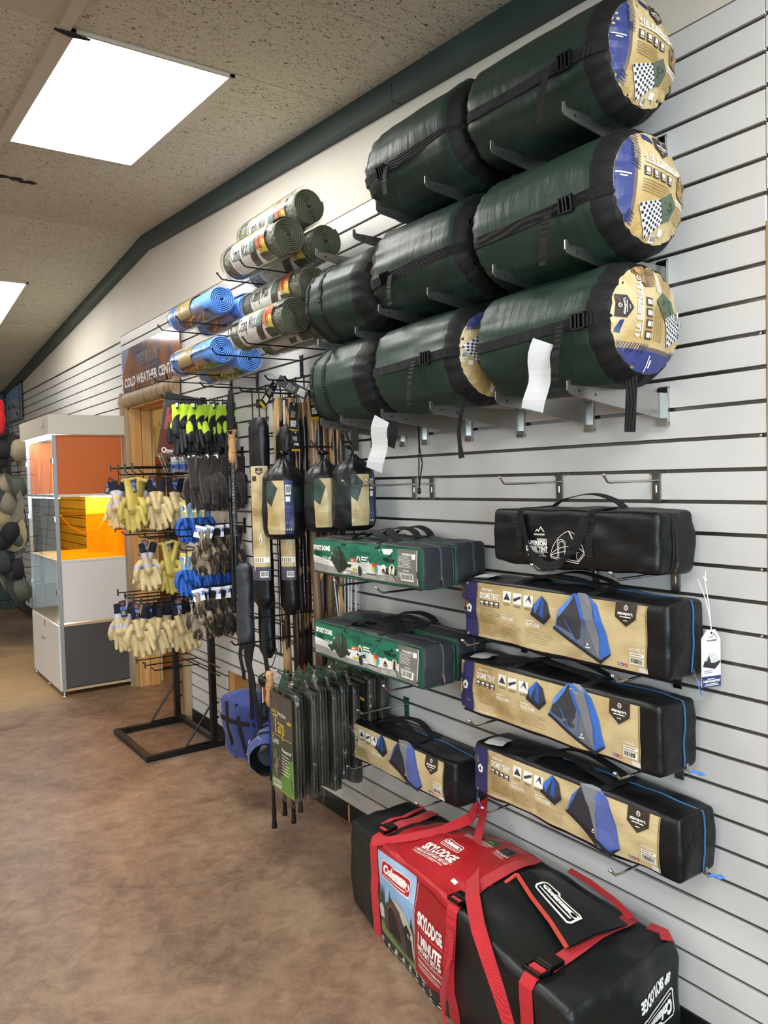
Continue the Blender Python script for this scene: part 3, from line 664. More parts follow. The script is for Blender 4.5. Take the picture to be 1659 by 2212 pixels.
    # handles on top, zip round the near end
    P = lambda x, y, off=0.0: S.P((x/(D/2), y/(L/2), 1), off)
    m = MB()
    for xo in (-0.03, 0.035):
        pts = []
        for i in range(17):
            q = i/16; yy = -0.13+0.26*q; pts.append(P(xo+.01*sin(q*7+seed), yy, 0.002+0.030*sin(pi*q)**0.8))
        m.ribbon(pts, Vector((1, 0.15*seed % .4, 0.1)), 0.026, 0.002, WEB)
    for yy in (-0.13, 0.13):
        m.ribbon([P(-D/2*.95, yy, .001), P(-.03, yy, .0025), P(.03, yy, .0025), P(D/2*.95, yy, .001)], Vector((0, 1, 0)), 0.026, 0.002, WEB)
    m.build('handle', t)
    ZB = mat('blue_zip', '3f78b4', .5, bump=('Z', 300, .5)); m = MB()
    En = lambda u, v, off: S.P((u/(D/2), -1, v/H*2-1), off)
    pts = [P(.02, .20-.02*i, .0015) for i in range(0, 26)][6:]; pts = [p for p in pts]
    pts += [S.P((.02/(D/2), -1, 1), .002)] + [En(.02-.004*sin(q*2), H*(1-q*.93), .0015) for q in [i/9 for i in range(1, 10)]]
    wv = [Vector((1, 0, 0))]*len(pts)
    m.ribbon(pts, wv, 0.0045, 0.0018, ZB); m.build('zip', t)
    e = En(.02, .010, .004); m = MB(); m.box((e.x-.004, e.y-.004, e.z-.006), (e.x+.004, e.y+.003, e.z+.012), CHR, bev=.001); m.tube([e+Vector((0, -.003, 0)), e+Vector((.004, -.006, -.012))], .0018, CHR, 6); m.build('zip_slider', t)
    m = MB(); dx = .012 if seed in (2, 3) else 0.0
    m.ribbon([e+Vector((.004, -.006, -.010)), e+Vector((.008+dx, -.009, -.022+dx)), e+Vector((.012+dx*2, -.008, -.040+dx*1.6)), e+Vector((.018+dx*3, -.010, -.052+dx*2.4))], Vector((1, .5, 0)), [.004, .011, .012, .014], .0015, mat('blue_pull_tab', '4f86dc', .45)); m.build('pull_tab', t)
    # care label sheaf at far top corner
    m = MB()
    for i in range(3): m.ribbon([P(.0, L/2-.05-.008*i, .002+.002*i), P(-.03, L/2-.055-.008*i, .006+.002*i), P(-.058, L/2-.06-.01*i, .003+.002*i)], Vector((0, 1, 0)), .05, .0004, mat('care_label', 'c4c4c4', .6))
    m.build('care_label', t)
    return t
gold_tent('gold labelled dome tent bag just below the black tent bag', 1.113, 0.957, seed=1, H=0.182, L=0.712)
gold_tent('gold labelled dome tent bag, middle of the three stacked on the right', 1.136, 0.727, seed=2, H=0.170, L=0.715)
gold_tent('lowest right gold labelled tent bag with slate blue tent picture', 1.085, 0.492, head='HIGHLAND', fly=True, seed=3, H=0.155, L=0.71)
gold_tent('crumpled gold labelled tent bag above the far end of the big floor bag', 1.890, 0.399, head='HIGHLAND', fly=True, seed=5, H=0.148, L=0.72)

# ================================================================= plain black three person tent bag
t = thing('tent_bag', 'plain black tent bag with white tent outline and dangling handle', 'tent', (-0.10, 1.137+.279, 1.198), (0, 0, 0))
S = Soft(0.145, 0.558, 0.152, r=0.018, amp=0.007, freq=(10, 8, 14), seed=8, bulge=0.004)
S.mesh(BLKN).build('bag', t, weld=1e-5); F = S.face(0, -1); m = MB(); A = Art()
A.poly([(-.105, .092), (-.098, .100), (-.093, .096), (-.086, .107), (-.072, .092), (-.076, .092), (-.086, .102), (-.093, .092), (-.099, .096), (-.102, .092)], WHT)
A.text('mountain', -.107, .083, .006, WHT, w=.036, bold=.03)
A.text('WEEKENDER', -.098, .0685, .0058, WHT, w=.036, bold=.03)
A.text('3-PERSON', -.135, .0555, .0125, WHT, w=.074, bold=.06); A.text('DOME TENT', -.139, .0405, .0125, WHT, w=.082, bold=.06)
A.text('7 FT. x 7 FT. x 51 IN.', -.125, .0330, .0045, WHT, w=.052, bold=.03); A.text('2.13 m x 2.13 m x 1.30 m', -.134, .0265, .0045, WHT, w=.07, bold=.03); A.rect(-.139, .0375, .082, .0012, WHT)
cx_, by = .000, .034
arc = lambda x0, y0, x1, y1, x2, y2, n=12: [((1-q)**2*x0+2*q*(1-q)*x1+q*q*x2, (1-q)**2*y0+2*q*(1-q)*y1+q*q*y2) for q in [i/n for i in range(n+1)]]
for p in (arc(-.048, .030, -.03, .085, .012, .098), arc(.012, .098, .055, .09, .070, .046), arc(.012, .098, .045, .07, .045, .022), arc(-.048, .030, -.02, .064, .055, .060), [(-.048, .030), (.045, .022), (.070, .046)], [(-.046, .026), (.045, .017), (.072, .042)], arc(.012, .098, .03, .07, .07, .046), [(-.020, .030), (-.022, .072), (-.010, .076), (.004, .070), (.008, .027)], [(-.016, .031), (-.017, .067), (-.008, .071), (.001, .066), (.004, .029)], arc(-.048, .030, -.01, .050, .050, .045)):
    A.line(p, .0016, WHT)
A.place(m, F, step=.03, lift=.0006); m.build('print', t)
for yy in (.165, -.085):       # webbing straps round the girth
    m = MB(); pts = [S.P((-1, yy/.279, z), .0015) for z in (-.98, -.5, 0, .5, .95)]+[S.P((x, yy/.279, 1), .0015) for x in (-.8, 0, .8)]
    m.ribbon(pts, Vector((0, 1, 0)), .022, .002, WEB); m.build('strap', t)

m = MB(); q0 = S.P((-1, .155/.279, .85), .003); q1 = S.P((-1, -.075/.279, .80), .003); pts = []
for i in range(19):
    q = i/18; sag = -0.135*(1-(2*q-1)**2)**.75
    pts.append(q0.lerp(q1, q)+Vector((-.006-.016*sin(pi*q), .0, sag)))
wv = [Vector((0.25, -1, 0)) if i < 2 else Vector((-.2, .35 if i < 9 else -.35, 1)) for i in range(19)]
m.ribbon(pts, [Vector((.3, (1 if i < 9 else -1)*(1-abs(i-9)/9)*-.3+ (1 if i < 6 else -1 if i > 12 else 0), .9)) for i in range(19)], .026, .002, WEB)
m.build('handle', t)
m = MB(); pts = [S.P((.2, (.12-.24*q)/.279, 1), .003+.030*sin(pi*q)**.7) for q in [i/14 for i in range(15)]]
m.ribbon(pts, Vector((1, 0, .1)), .026, .002, WEB); m.build('handle', t)
m = MB(); En = lambda u, v, off: S.P((u/.0725, -1, v/.152*2-1), off)
for du, mm, w in ((-.011, WEB, .009), (.011, WEB, .009), (0.001, mat('zip_teeth_black', '08080a', .3), .012), (.006, mat('zip_tan_peek', '8a6a3a', .6), .0022)):
    m.ribbon([En(-.012+du+.006*sin(q*3), .152*(.97-q*.93), .0012+(.0006 if mm is not WEB else 0)) for q in [i/10 for i in range(11)]], Vector((1, 0, 0)), w, .0015, mm)
m.build('zip', t)
# its hang tag on a string
t = thing('hang_tag', 'white and navy hang tag on string before the gold bag end', 'tag', (-0.038, 1.10, 1.195))
m = MB(); WS = mat('white_string', 'e9e7e2', .7)
m.tube([(-.036, .0, -.006), (-.020, -.008, -.05), (-.008, -.012, -.10), (-.006, -.014, -.128)], .0014, WS, 6)
m.tube([(-.006, .0, .010), (-.012, -.004, -.004), (-.018, -.005, -.006), (-.010, -.010, -.06), (-.006, -.014, -.128)], .0014, WS, 6); m.tube([(-.02, -.004, -.002), (-.012, -.006, -.010)], .003, WS, 6); m.build('string', t)
m = MB(); TP = mat('tag_card', 'e4e4e4', .5); pl = [(-.042, -.262), (.014, -.262), (.014, -.150), (-.002, -.126), (-.026, -.126), (-.042, -.146)]
f = lambda u, v, off: Vector((u*.96+.008, -.016-off-(u)*.25, v))
A = Art(); A.poly(pl, TP, 0); A.rect(-.042, -.262, .056, .026, ink('2c3a63'), 1); A.circ(-.013, -.134, .003, ink('222222'), 2, 10)
A.line([(-.022, -.147), (-.016, -.141), (-.012, -.145), (-.006, -.136), (.004, -.148)], .0012, ink('4d5560')); A.text('mountain', -.013, -.153, .0048, ink('4d5560'), w=.03, align='c', bold=.03)
A.poly([(-.040, -.212), (-.022, -.182), (-.010, -.178), (.004, -.190), (.011, -.206), (-.004, -.218)], ink('c9c9c4')); A.poly([(-.040, -.212), (-.034, -.198), (-.018, -.204), (-.004, -.205), (.011, -.200), (.011, -.206), (-.004, -.220)], ink('2c2c30'), 3); A.poly([(-.030, -.204), (-.022, -.186), (-.016, -.205)], ink('3a3a40'), 4)
A.lines(-.036, -.224, .026, 2, .004, ink('777777'), 2, .0016, .2)
A.text('3-PERSON DOME TENT', -.014, -.250, .005, WHT, w=.050, align='c', bold=.05); A.rect(-.026, -.2435, .022, .002, WHT, 2); A.rect(-.032, -.255, .036, .0016, WHT, 2); A.rect(-.036, -.2585, .044, .0016, WHT, 2)
A.place(m, f); A2 = Art(); A2.poly(pl, TP, -2); A2.place(m, lambda u, v, off: f(u, v, off-.0005)); m.build('card', t)

# ================================================================= green sport dome tent bags
GRN = ink('24735a'); GRN2 = ink('1e5c46'); SIL = ink('9a9893'); PWH = ink('e9e9e6')
FABG = mat('slate_ripstop', '2b2d33', .48, bump=('noise', (40, 30, 40), .6)); GEDGE = mat('green_piping', '1c4a38', .55, bump=('noise', 40, .4))
def sport_tent(label, xc, y0, z0, rz=0.0, printed=True, seed=11, L=0.655, H=0.128, D=0.125):
    t = thing('tent_bag', label, 'tent', (xc, y0+L/2, z0), (0, 0, rz), 'green and grey sport dome tent bags')
    S = Soft(D, L, H, r=0.013, amp=0.006, freq=(12, 8, 12), seed=seed, bulge=0.004)
    S.mesh(FABG, mf=lambda c: GEDGE if c[0] < -.97 and abs(c[1]) < 2 else FABG).build('bag', t, weld=1e-5)
    F = S.face(0, -1); hl = L/2; m = MB()
    if printed:
        A = Art(); a = -hl+.008; w = L-.030; h = H
        A.rect(a, .010, w, h-.020, PWH, 0)
        A.poly([(a, h-.010), (a+w*.84, h-.010), (a+w*.84, h*.43), (a+w*.55, h*.50), (a+w*.22, h*.40), (a, h*.52)], GRN, 1)
        A.poly([(a, .010), (a+w*.84, .010), (a+w*.84, .034), (a+w*.5, .024), (a, .040)], SIL, 1)
        A.rect(a+w*.84, .010, w*.155, h-.020, ink('77746f'), 2)
        A.text('SPORT DOME', a+.010, h*.68, .0165, WHT, 4, w=w*.185, bold=.06); A.text('TENT', a+.013, h*.515, .0155, ink('16241e'), 4, w=w*.085, bold=.03)
        A.text("9' x 7' x 60\"", a+w*.125, h*.45, .0085, WHT, 4, w=w*.085, bold=.05); A.rect(a+w*.11, h*.55, w*.09, .009, ink('1c6a50'), 2); A.rect(a+w*.215, h*.60, w*.03, .005, WHT, 3)
        for i in range(7): A.rect(a+.008, h*.40-i*.0070, .002, .002, DGR, 4); A.lines(a+.014, h*.40-i*.0070, w*.17, 1, .007, ink('6a6a6a'), 4, .0014)
        x, y, s = a+w*.305, h*.42, .064
        A.poly([(x-s*.95, y+s*.05), (x-s*.6, y+s*.65), (x-s*.1, y+s*.82), (x+s*.35, y+s*.55), (x+s*.9, y-s*.15), (x-s*.1, y-s*.62), (x-s*.35, y-s*.5)], ink('2f3a36'), 5)
        A.poly([(x-s*.1, y+s*.8), (x+s*.35, y+s*.55), (x+s*.9, y-s*.15), (x-s*.1, y-s*.62), (x+s*.02, y+s*.2)], ink('27302c'), 6); A.poly([(x-s*.25, y+s*.78), (x-s*.05, y+s*.82), (x+s*.05, y+s*.3), (x-s*.02, y+.0)], ink('3f6b45'), 7); A.poly([(x-s*.6, y+s*.65), (x-s*.25, y+s*.78), (x-s*.2, y+s*.1), (x-s*.8, y+s*.25)], ink('41504a'), 6)
        A.line([(x+s*.2, y+s*.6), (x+s*.9, y-s*.15)], .0012, ink('c05b3a'), 8)
        for i in range(4): A.rect(a+w*(.415+.022*i), h*.60, w*.011, .030, GRN2, 3); A.circ(a+w*(.415+.022*i)+w*.0055, h*.60+.034, .004, GRN2, 3, 8)
        A.text('SLEEPS 4', a+w*.365, h*.77, .005, GRN2, 3, w=w*.05); A.text('CAMP-SERIES', a+w*.50, h*.70, .0085, GRN2, 3, w=w*.115, bold=.03)
        for q in ((.60, .50, .66, .78, .71, .50), (.65, .50, .70, .68, .76, .50)): A.line([(a+w*q[0], h*q[1]), (a+w*q[2], h*q[3]), (a+w*q[4], h*q[5])], .0016, GRN2, 3)
        A.text('Wilcor', a+w*.715, h*.575, .0150, ink('14231c'), 4, w=w*.105, bold=.05); A.poly([(a+w*.775, h*.70), (a+w*.785, h*.78), (a+w*.795, h*.70)], ink('14231c'), 4); A.poly([(a+w*.765, h*.70), (a+w*.772, h*.75), (a+w*.78, h*.70)], ink('14231c'), 4)
        A.rect(a+w*.415, h*.47, w*.05, .011, ink('d9622f'), 4); A.rect(a+w*.42, h*.49, w*.02, .004, WHT, 5); A.circ(a+w*.492, h*.52, .013, ink('dfe0cf'), 5, 14, .016); A.poly([(a+w*.475, h*.46), (a+w*.492, h*.62), (a+w*.51, h*.46)], ink('3c5c4b'), 6)
        A.rect(a+w*.425, h*.225, w*.045, .009, ink('c6c03c'), 4); A.circ(a+w*.495, h*.245, .012, ink('26302b'), 5, 12, .017)
        A.lines(a+w*.52, h*.60, w*.07, 2, .008, WHT, 4, .0045, .2); A.lines(a+w*.52, h*.46, w*.065, 5, .006, ink('8b8b8b'), 4, .0012); A.circ(a+w*.595, h*.51, .005, WHT, 5, 6)
        x, y = a+w*.645, h*.38
        for i, c in enumerate(('c9532f', 'd8cf3e', '4a9ac0')): A.poly([(x, y)]+[(x+.0165*cos(q), y+.0185*sin(q)) for q in [pi/6+i*2*pi/3+j*pi/9 for j in range(7)]], ink(c), 4)
        A.circ(x+w*.08, y, .0155, ink('efe9dc'), 4); A.poly([(x+w*.064, y-.006), (x+w*.08, y+.008), (x+w*.098, y-.006)], ink('26302b'), 5); A.rect(x+w*.064, y-.013, w*.036, .006, ink('8a5f36'), 5)
        A.circ(x+w*.155, y, .0165, ink('d8d0b8'), 4, 14, .019); A.poly([(x+w*.145, y-.014), (x+w*.15, y+.016), (x+w*.165, y+.014), (x+w*.162, y-.018)], ink('23211e'), 5); A.line([(x+w*.165, y-.010), (x+w*.19, y-.035)], .003, ink('1b1b1b'), 6)
        A.lines(a+w*.56, h*.20, w*.10, 1, .005, DGR, 4, .003, 0); A.lines(a+w*.56, h*.16, w*.10, 2, .004, WHT, 4, .0008); A.lines(a+w*.69, h*.17, w*.06, 3, .004, WHT, 4, .0008); A.lines(a+w*.77, h*.20, w*.06, 3, .004, WHT, 4, .0008)
        A.text('WARNING', a+w*.915, h*.78, .0065, WHT, 4, w=w*.075, align='c', bold=.05); A.lines(a+w*.85, h*.74, w*.10, 8, .0045, WHT, 4, .0012, .15); A.text('DANGER', a+w*.915, h*.40, .0045, WHT, 4, w=w*.045, align='c'); A.lines(a+w*.85, h*.36, w*.115, 4, .004, WHT, 4, .001, .15)
        A.bar(a+w*.87, .022, w*.10, .022, 4); A.rect(a+w*.958, h*.70, w*.03, .016, WHT, 4)
        A.place(m, F, step=.03, lift=.0005); m.build('print', t)
    m = MB()
    for sg in (-1, 1):
        m.tube([S.P((sg, y, -1), 0) for y in (-1, -.5, 0, .5, 1)], .0035, GEDGE, 6); m.tube([S.P((sg, -1, z), 0) for z in (-1, -.5, 0, .5, 1)], .0035, GEDGE, 6)
    m.tube([S.P((-1, y, 1), 0) for y in (-1, -.5, 0, .5, 1)], .0035, GEDGE, 6); m.tube([S.P((x, -1, -1), 0) for x in (-1, 0, 1)], .0035, GEDGE, 6); m.build('piping', t)
    m = MB(); P = lambda x, y, off: S.P((x/(D/2), y/(L/2), 1), off)
    for xo in (-.025, .03):
        m.ribbon([P(xo+.012*sin(5*q+seed), -.10+.20*q, .003+.028*sin(pi*q)**.7) for q in [i/14 for i in range(15)]], Vector((1, 0, .2)), .026, .002, WEB)
    for yy in (-.10, .10): m.ribbon([S.P((-1, yy/(L/2), .75), .0025), P(-D/2*.9, yy, .002), P(0, yy, .003), P(D/2*.9, yy, .002)], Vector((0, 1, 0)), .026, .002, WEB)
    m.build('handle', t)
    m = MB(); ZG = mat('grey_zip', '55575c', .45, bump=('Z', 300, .5)); En = lambda u, v, off: S.P((u/(D/2), -1, v/H*2-1), off)
    m.ribbon([P(.008, .3-.04*i, .0015) for i in range(15)]+[S.P((.1, -1, 1), .002)]+[En(.008, H*(1-q*.80), .0015) for q in [i/7 for i in range(1, 8)]], Vector((1, 0, 0)), .0075, .0018, ZG); m.build('zip', t)
    m = MB(); e = En(.008, H*.22, .003); m.box((e.x-.004, e.y-.004, e.z-.002), (e.x+.004, e.y+.003, e.z+.012), CHR, bev=.001)
    m.ribbon([e+Vector((0, -.005, 0)), e+Vector((.001, -.006, -.012)), e+Vector((.002, -.005, -.024))], Vector((1, 0, 0)), [.004, .006, .008], .0015, CHR); m.build('zip_slider', t)
    return t
sport_tent('front green and grey sport dome tent bag on the upper hooks', -0.243, 1.857, 1.108, seed=11)
sport_tent('rear sport dome tent bag on the upper hooks, against the wall', -0.105, 1.870, 1.110, printed=False, seed=12)
sport_tent('front green and grey tent bag on the lower hooks with drooping handle', -0.240, 1.868, 0.808, seed=13, rz=0.0)
sport_tent('rear sport dome tent bag on the lower hooks, against the wall', -0.105, 1.880, 0.806, printed=False, seed=14, rz=0.02, H=.135)

# ================================================================= sleeping bags on brackets
def chaikin_disc(n=36, r=1.0): return [(r*cos(2*pi*i/n), r*sin(2*pi*i/n)) for i in range(n)]
def disc_art(R_, rot=0.0):
    A = Art(); s = R_
    A.poly([(x*s, y*s) for x, y in chaikin_disc(28, 1.02)], GOLD, 0)
    IND = ink('38427c')
    A.poly([(-1.05*s, -1.0*s), (-.60*s, -1.0*s), (-.60*s, 1.0*s), (-1.05*s, 1.0*s)], IND, 1); A.rect(-.60*s, -.75*s, .07*s, 1.1*s, ink('6d6058'), 1)
    for i in range(14): A.line([(-.66*s, (.95-.055*i)*s), (-.50*s, (.87-.055*i)*s)], .018*s, IND if i % 2 else ink('2e2f4a'), 3)
    for i in range(8): A.line([(-.64*s, (-.55-.055*i)*s), (-.50*s, (-.63-.055*i)*s)], .018*s, IND, 3)
    A.rect(-.95*s, .02*s, .28*s, .025*s, WHT, 3); A.rect(-.88*s, -.03*s, .14*s, .025*s, WHT, 3)
    badge(A, .12*s, .74*s, .20*s, ink('3a302c')); A.poly([(-.36*s, .80*s), (-.12*s, .74*s), (-.14*s, .83*s), (-.34*s, .90*s)], ink('2e3a6e'), 2)
    A.text('4 LB. SLEEPING BAG', -.40*s, .40*s, .105*s, WHT, 3, w=1.12*s, bold=.03, rot=-.05); A.lines(-.38*s, .335*s, .9*s, 1, .05*s, WHT, 3, .03*s, 0)
    for i in range(4):
        A.rect((-.40+.20*i)*s, .09*s, .155*s, .17*s, ink('57463a'), 2); A.rect((-.37+.20*i)*s, .15*s, .085*s, .085*s, WHT, 3); A.rect((-.37+.20*i)*s, .11*s, .09*s, .02*s, WHT, 3)
    A.lines(-.42*s, .015*s, .72*s, 5, .05*s, LINEC, 2, .012*s)
    # folded bag picture: checked lining with camouflage top
    q = [(-.50*s, -.30*s), (.12*s, -.26*s), (.36*s, -.52*s), (-.10*s, -.92*s)]
    q = [(-.46*s, -.42*s), (.02*s, -.24*s), (.20*s, -.60*s), (-.14*s, -.96*s)]
    A.poly(q, ink('e8e8ec'), 3)
    def bl(a, b): return ((1-a)*((1-b)*q[0][0]+b*q[3][0])+a*((1-b)*q[1][0]+b*q[2][0]), (1-a)*((1-b)*q[0][1]+b*q[3][1])+a*((1-b)*q[1][1]+b*q[2][1]))
    n = 9
    for i in range(n):
        for j in range(n):
            if (i+j) % 2 == 0: A.poly([bl((i+.1)/n, (j+.1)/n), bl((i+.95)/n, (j+.1)/n), bl((i+.95)/n, (j+.9)/n), bl((i+.1)/n, (j+.9)/n)], ink('23242c'), 4)
    A.poly([(.02*s, -.24*s), (.34*s, -.02*s), (.52*s, -.22*s), (.40*s, -.50*s), (.20*s, -.60*s)], ink('566250'), 3)
    for i in range(14): A.circ((.14+R.random()*.26)*s, (-.18-R.random()*.26)*s, .03*s, ink(R.choice(('3c4a3c', '6b7562', '47523f'))), 4, 6, .022*s)
    A.bar(-.02*s, -.98*s, .13*s, .13*s, 5); A.rect(.16*s, -.82*s, .10*s, .11*s, WHT, 4)
    A.text('Since', .58*s, -.68*s, .13*s, ink('dcc894'), 3, w=.34*s, shear=.3, bold=0)
    A.text('1949', .60*s, -.80*s, .05*s, ink('dcc894'), 3, w=.16*s)
    # campfire photograph
    A.poly([(.55*s, .25*s), (.80*s, .52*s), (.98*s, .30*s), (1.02*s, -.08*s), (.60*s, -.02*s)], ink('8d7454'), 2)
    for i in range(12): A.circ((.62+R.random()*.34)*s, (R.random()*.38+.02)*s, (.04+.04*R.random())*s, ink(R.choice(('c49a64', '6b543c', 'a8844e', '7a5f42'))), 3, 9)
    A.lines(.50*s, -.10*s, .48*s, 3, .04*s, WHT, 3, .02*s); A.lines(.48*s, -.24*s, .48*s, 7, .042*s, LINEC, 3, .012*s)
    return A.xf(rot)
def sleeping_bag(label, x, y, z, R_=.146, L=.50, face='near', art_rot=0.0, seed=1, strap_th=pi*1.03, tail=True, bk=.11, pale=False, tilt=0.0, yaw=0.0, straps2=False):
    """local axis along +y; printed disc at y=0 facing -y"""
    flip = face == 'far'
    t = thing('sleeping_bag', label, 'sleeping bag', (x, y, z), (tilt, 0, yaw+(pi if flip else 0)), 'green sleeping bags on the wall brackets')
    sd = seed*5.1; G = NYG2 if pale else NYG
    def rad(yy, th):
        e = min(yy, L-yy); k = 1-(0.13 if yy < L/2 else .24)*max(0, 1-e/.05)**2.0
        r = R_*k*(1+.02*sin(pi*min(max(yy/L, 0), 1)))
        g = sin(th*21+sd)*.0035*max(0, 1-yy/(.22 if straps2 else .10)) + sin(th*29+sd+yy*20)*.003*max(0, 1-(L-yy)/.10)
        w = noise.noise(Vector((cos(th)*2.2+sd, sin(th)*2.2, yy*3)))*.009 + noise.noise(Vector((cos(th)*9+sd, sin(th)*9, yy*7)))*.0045
        return r+g+w
    def S(th, yy, off=0.0): r = rad(yy, th)+off; return Vector((r*cos(th), yy, r*sin(th)))
    m = MB(); nu, nv = 72, 30
    m.grid(lambda u, v: S(-2*pi*u, L*v), nu, nv, G, mf=lambda u, v: BLK if v*L < .046 or v*L > L-.036 else G); m.build('body', t, weld=1e-5)
    # near end cap, bulging
    def C(u, v, off=0.0):
        rr = hypot(u, v); th = atan2(v, u); r1 = rad(0, th); q = min(rr/r1, 1.0)
        w = noise.noise(Vector((u*22+sd, v*22, 1)))*.005
        return Vector((u, -.030*(1-q*q)**.8-off+w*(1-q), v)) if rr < r1*1.001 else Vector((u*r1/rr, -off, v*r1/rr))
    def capf(u, v): th = -2*pi*u; r = rad(0, th)*v; return C(r*cos(th), r*sin(th))
    m = MB(); m.grid(capf, 84, 16, BLK); m.build('end_panel', t, weld=1e-5)
    if not straps2:
        m = MB(); rl = R_*.85
        disc_art(rl*1.02, art_rot).place(m, C, step=.014, clip=[(x_, y_) for x_, y_ in chaikin_disc(30, rl)], lift=.0012); m.build('printed_label', t)
    m = MB(); m.grid(lambda u, v: Vector((rad(L, 2*pi*u)*v*cos(2*pi*u), L+.022*(1-v*v), rad(L, 2*pi*u)*v*sin(2*pi*u))), 40, 6, BLK if not straps2 else G); m.build('end_panel', t, weld=1e-5)
    # webbing
    if straps2:
        for yy in (L*.64, L*.86):
            m = MB(); pts = [S(2*pi*i/48, yy, .0015) for i in range(49)]; m.ribbon(pts, Vector((0, 1, 0)), .018, .002, WEB); m.build('compression_strap', t)
    else:
        for s_i, th in enumerate((strap_th, strap_th+2.15, strap_th-2.1)):
            m = MB(); tt = lambda yy: th+.10*sin(yy*3)
            pts = [Vector((rad(0, th)*.93*cos(th), -.006, rad(0, th)*.93*sin(th)))]+[S(tt(L*i/18), L*i/18, .0025) for i in range(19)]+[Vector((rad(L, th)*.93*cos(th), L+.004, rad(L, th)*.93*sin(th)))]
            m.ribbon(pts, [Vector((-sin(th), 0, cos(th)))]*len(pts), .025, .002, WEB); m.build('compression_strap', t)
            if s_i == 0:
                m = MB(); yy = bk; c = S(tt(yy), yy, .007); n = Vector((cos(th), 0, sin(th))); a = Vector((-sin(th), 0, cos(th))); Y = Vector((0, 1, 0))
                for k1, k2, wA, wY in ((-.017, 0, .003, .040), (.017, 0, .003, .040)): 
                    vs = [c+a*(k1+i*wA)+Y*(j*wY/2)+n*(q*.004) for i in (-.5, .5) for j in (-1, 1) for q in (-1, 1)]; m.add(vs, [(0,1,3,2), (4,6,7,5), (0,4,5,1), (2,3,7,6), (0,2,6,4), (1,5,7,3)], PLAS)
                for k2 in (-.018, -.004, .006, .018):
                    vs = [c+a*(i*.018)+Y*(k2+j*.002)+n*(q*.004) for i in (-1, 1) for j in (-1, 1) for q in (-1, 1)]; m.add(vs, [(0,1,3,2), (4,6,7,5), (0,4,5,1), (2,3,7,6), (0,2,6,4), (1,5,7,3)], PLAS)
                m.build('buckle', t)
                if tail:
                    m = MB(); c0 = S(tt(bk+.025), bk+.025, .008); pts = [c0+Vector((-.006-.012*sin(q*2.2), .020+.012*q, -.125*q-.0)) for q in [i/9 for i in range(10)]]
                    if flip: pts = [c0+Vector((.006+.012*sin(q*2.2), .012+.012*q, -.09*q)) for q in [i/9 for i in range(10)]]
                    m.ribbon(pts, Vector((0, 1, 0)), .021, .002, WEB); m.build('strap_tail', t)
    return t
Rr = .146
sleeping_bag('topmost near green sleeping bag, nearest the ceiling with gold end label', -.195, 1.150, 2.372, R_=.134, L=.47, art_rot=-.12, seed=1, tilt=0.045, strap_th=pi*1.02, bk=.095)
sleeping_bag('near green sleeping bag in the middle row, gold end label upright', -.190, 1.140, 2.074, R_=.144, L=.46, art_rot=-.12, seed=2, pale=True, strap_th=pi*1.04)
sleeping_bag('near green sleeping bag in the bottom row, gold end label turned sideways', -.188, 1.155, 1.786, R_=.143, L=.44, art_rot=pi/2-.08, seed=3, pale=True, strap_th=pi*1.0, bk=.062)
sleeping_bag('dark green sleeping bag in the top row, second from the near end', -.195, 2.075, 2.392, R_=.143, L=.44, face='far', seed=4, strap_th=-.28, yaw=0)
sleeping_bag('dark green sleeping bag in the middle row between two others', -.192, 2.070, 2.084, R_=.142, L=.44, face='far', seed=5, strap_th=-.32)
sleeping_bag('bottom row sleeping bag whose gold label is half hidden by its near neighbour', -.195, 1.66, 1.782, R_=.140, L=.42, art_rot=-pi/2+.05, seed=6, pale=True, strap_th=pi*1.0)
sleeping_bag('far green sleeping bag with two thin bands in the middle row', -.195, 2.11, 2.062, R_=.140, L=.38, seed=7, straps2=True)
sleeping_bag('far green sleeping bag with two thin bands in the bottom row', -.195, 2.11, 1.778, R_=.140, L=.38, seed=8, straps2=True, pale=True)
# care labels, straps and cords hanging from the bags
def hanging(name, label, cat, pts, wv, w, m_, th=.0006, group=None):
    m = MB(); m.ribbon(pts, wv, w, th, m_); o = m.build(name)
    tag(o, label, cat, group); return o
def sheet(x, y, z, dy, H, W, w1=.9):
    return [(x-.004*sin(i*.9), y+dy*i/10+.004*sin(i*.7), z-H*i/10) for i in range(11)]
hanging('care_label', 'long white care label hanging over the bottom near sleeping bag', 'label', sheet(-.352, 1.310, 1.752, .035, .156, .06), Vector((.35, -1, 0)), .056, PAPER)
hanging('care_label', 'white care label dangling below the far bottom sleeping bag', 'label', sheet(-.34, 1.995, 1.625, .045, .155, .06), Vector((.3, -1, 0)), .062, PAPER)
hanging('strap_end', 'short wide black strap end left of the dangling white care label', 'strap', [(-.29, 2.225, 1.63), (-.292, 2.227, 1.58), (-.291, 2.228, 1.537)], Vector((.3, -1, 0)), .028, WEB, .002)
hanging('strap_end', 'short black strap end right of the dangling white care label', 'strap', [(-.29, 2.00, 1.63), (-.292, 2.005, 1.58), (-.291, 2.022, 1.540)], Vector((.3, -1, 0)), .030, WEB, .002)
hanging('strap_end', 'thin black strap hanging below the half-hidden gold label bag', 'strap', [(-.27, 1.69, 1.66), (-.275, 1.70, 1.62), (-.272, 1.715, 1.57), (-.272, 1.712, 1.53), (-.272, 1.705, 1.495)], Vector((.3, -1, 0)), [.010, .012, .012, .012, .018], WEB, .003)
hanging('strap_end', 'wide black strap end under the near bottom sleeping bag', 'strap', [(-.22, 1.165, 1.66), (-.222, 1.167, 1.60), (-.221, 1.172, 1.535)], Vector((.25, -1, 0)), .026, WEB, .002)
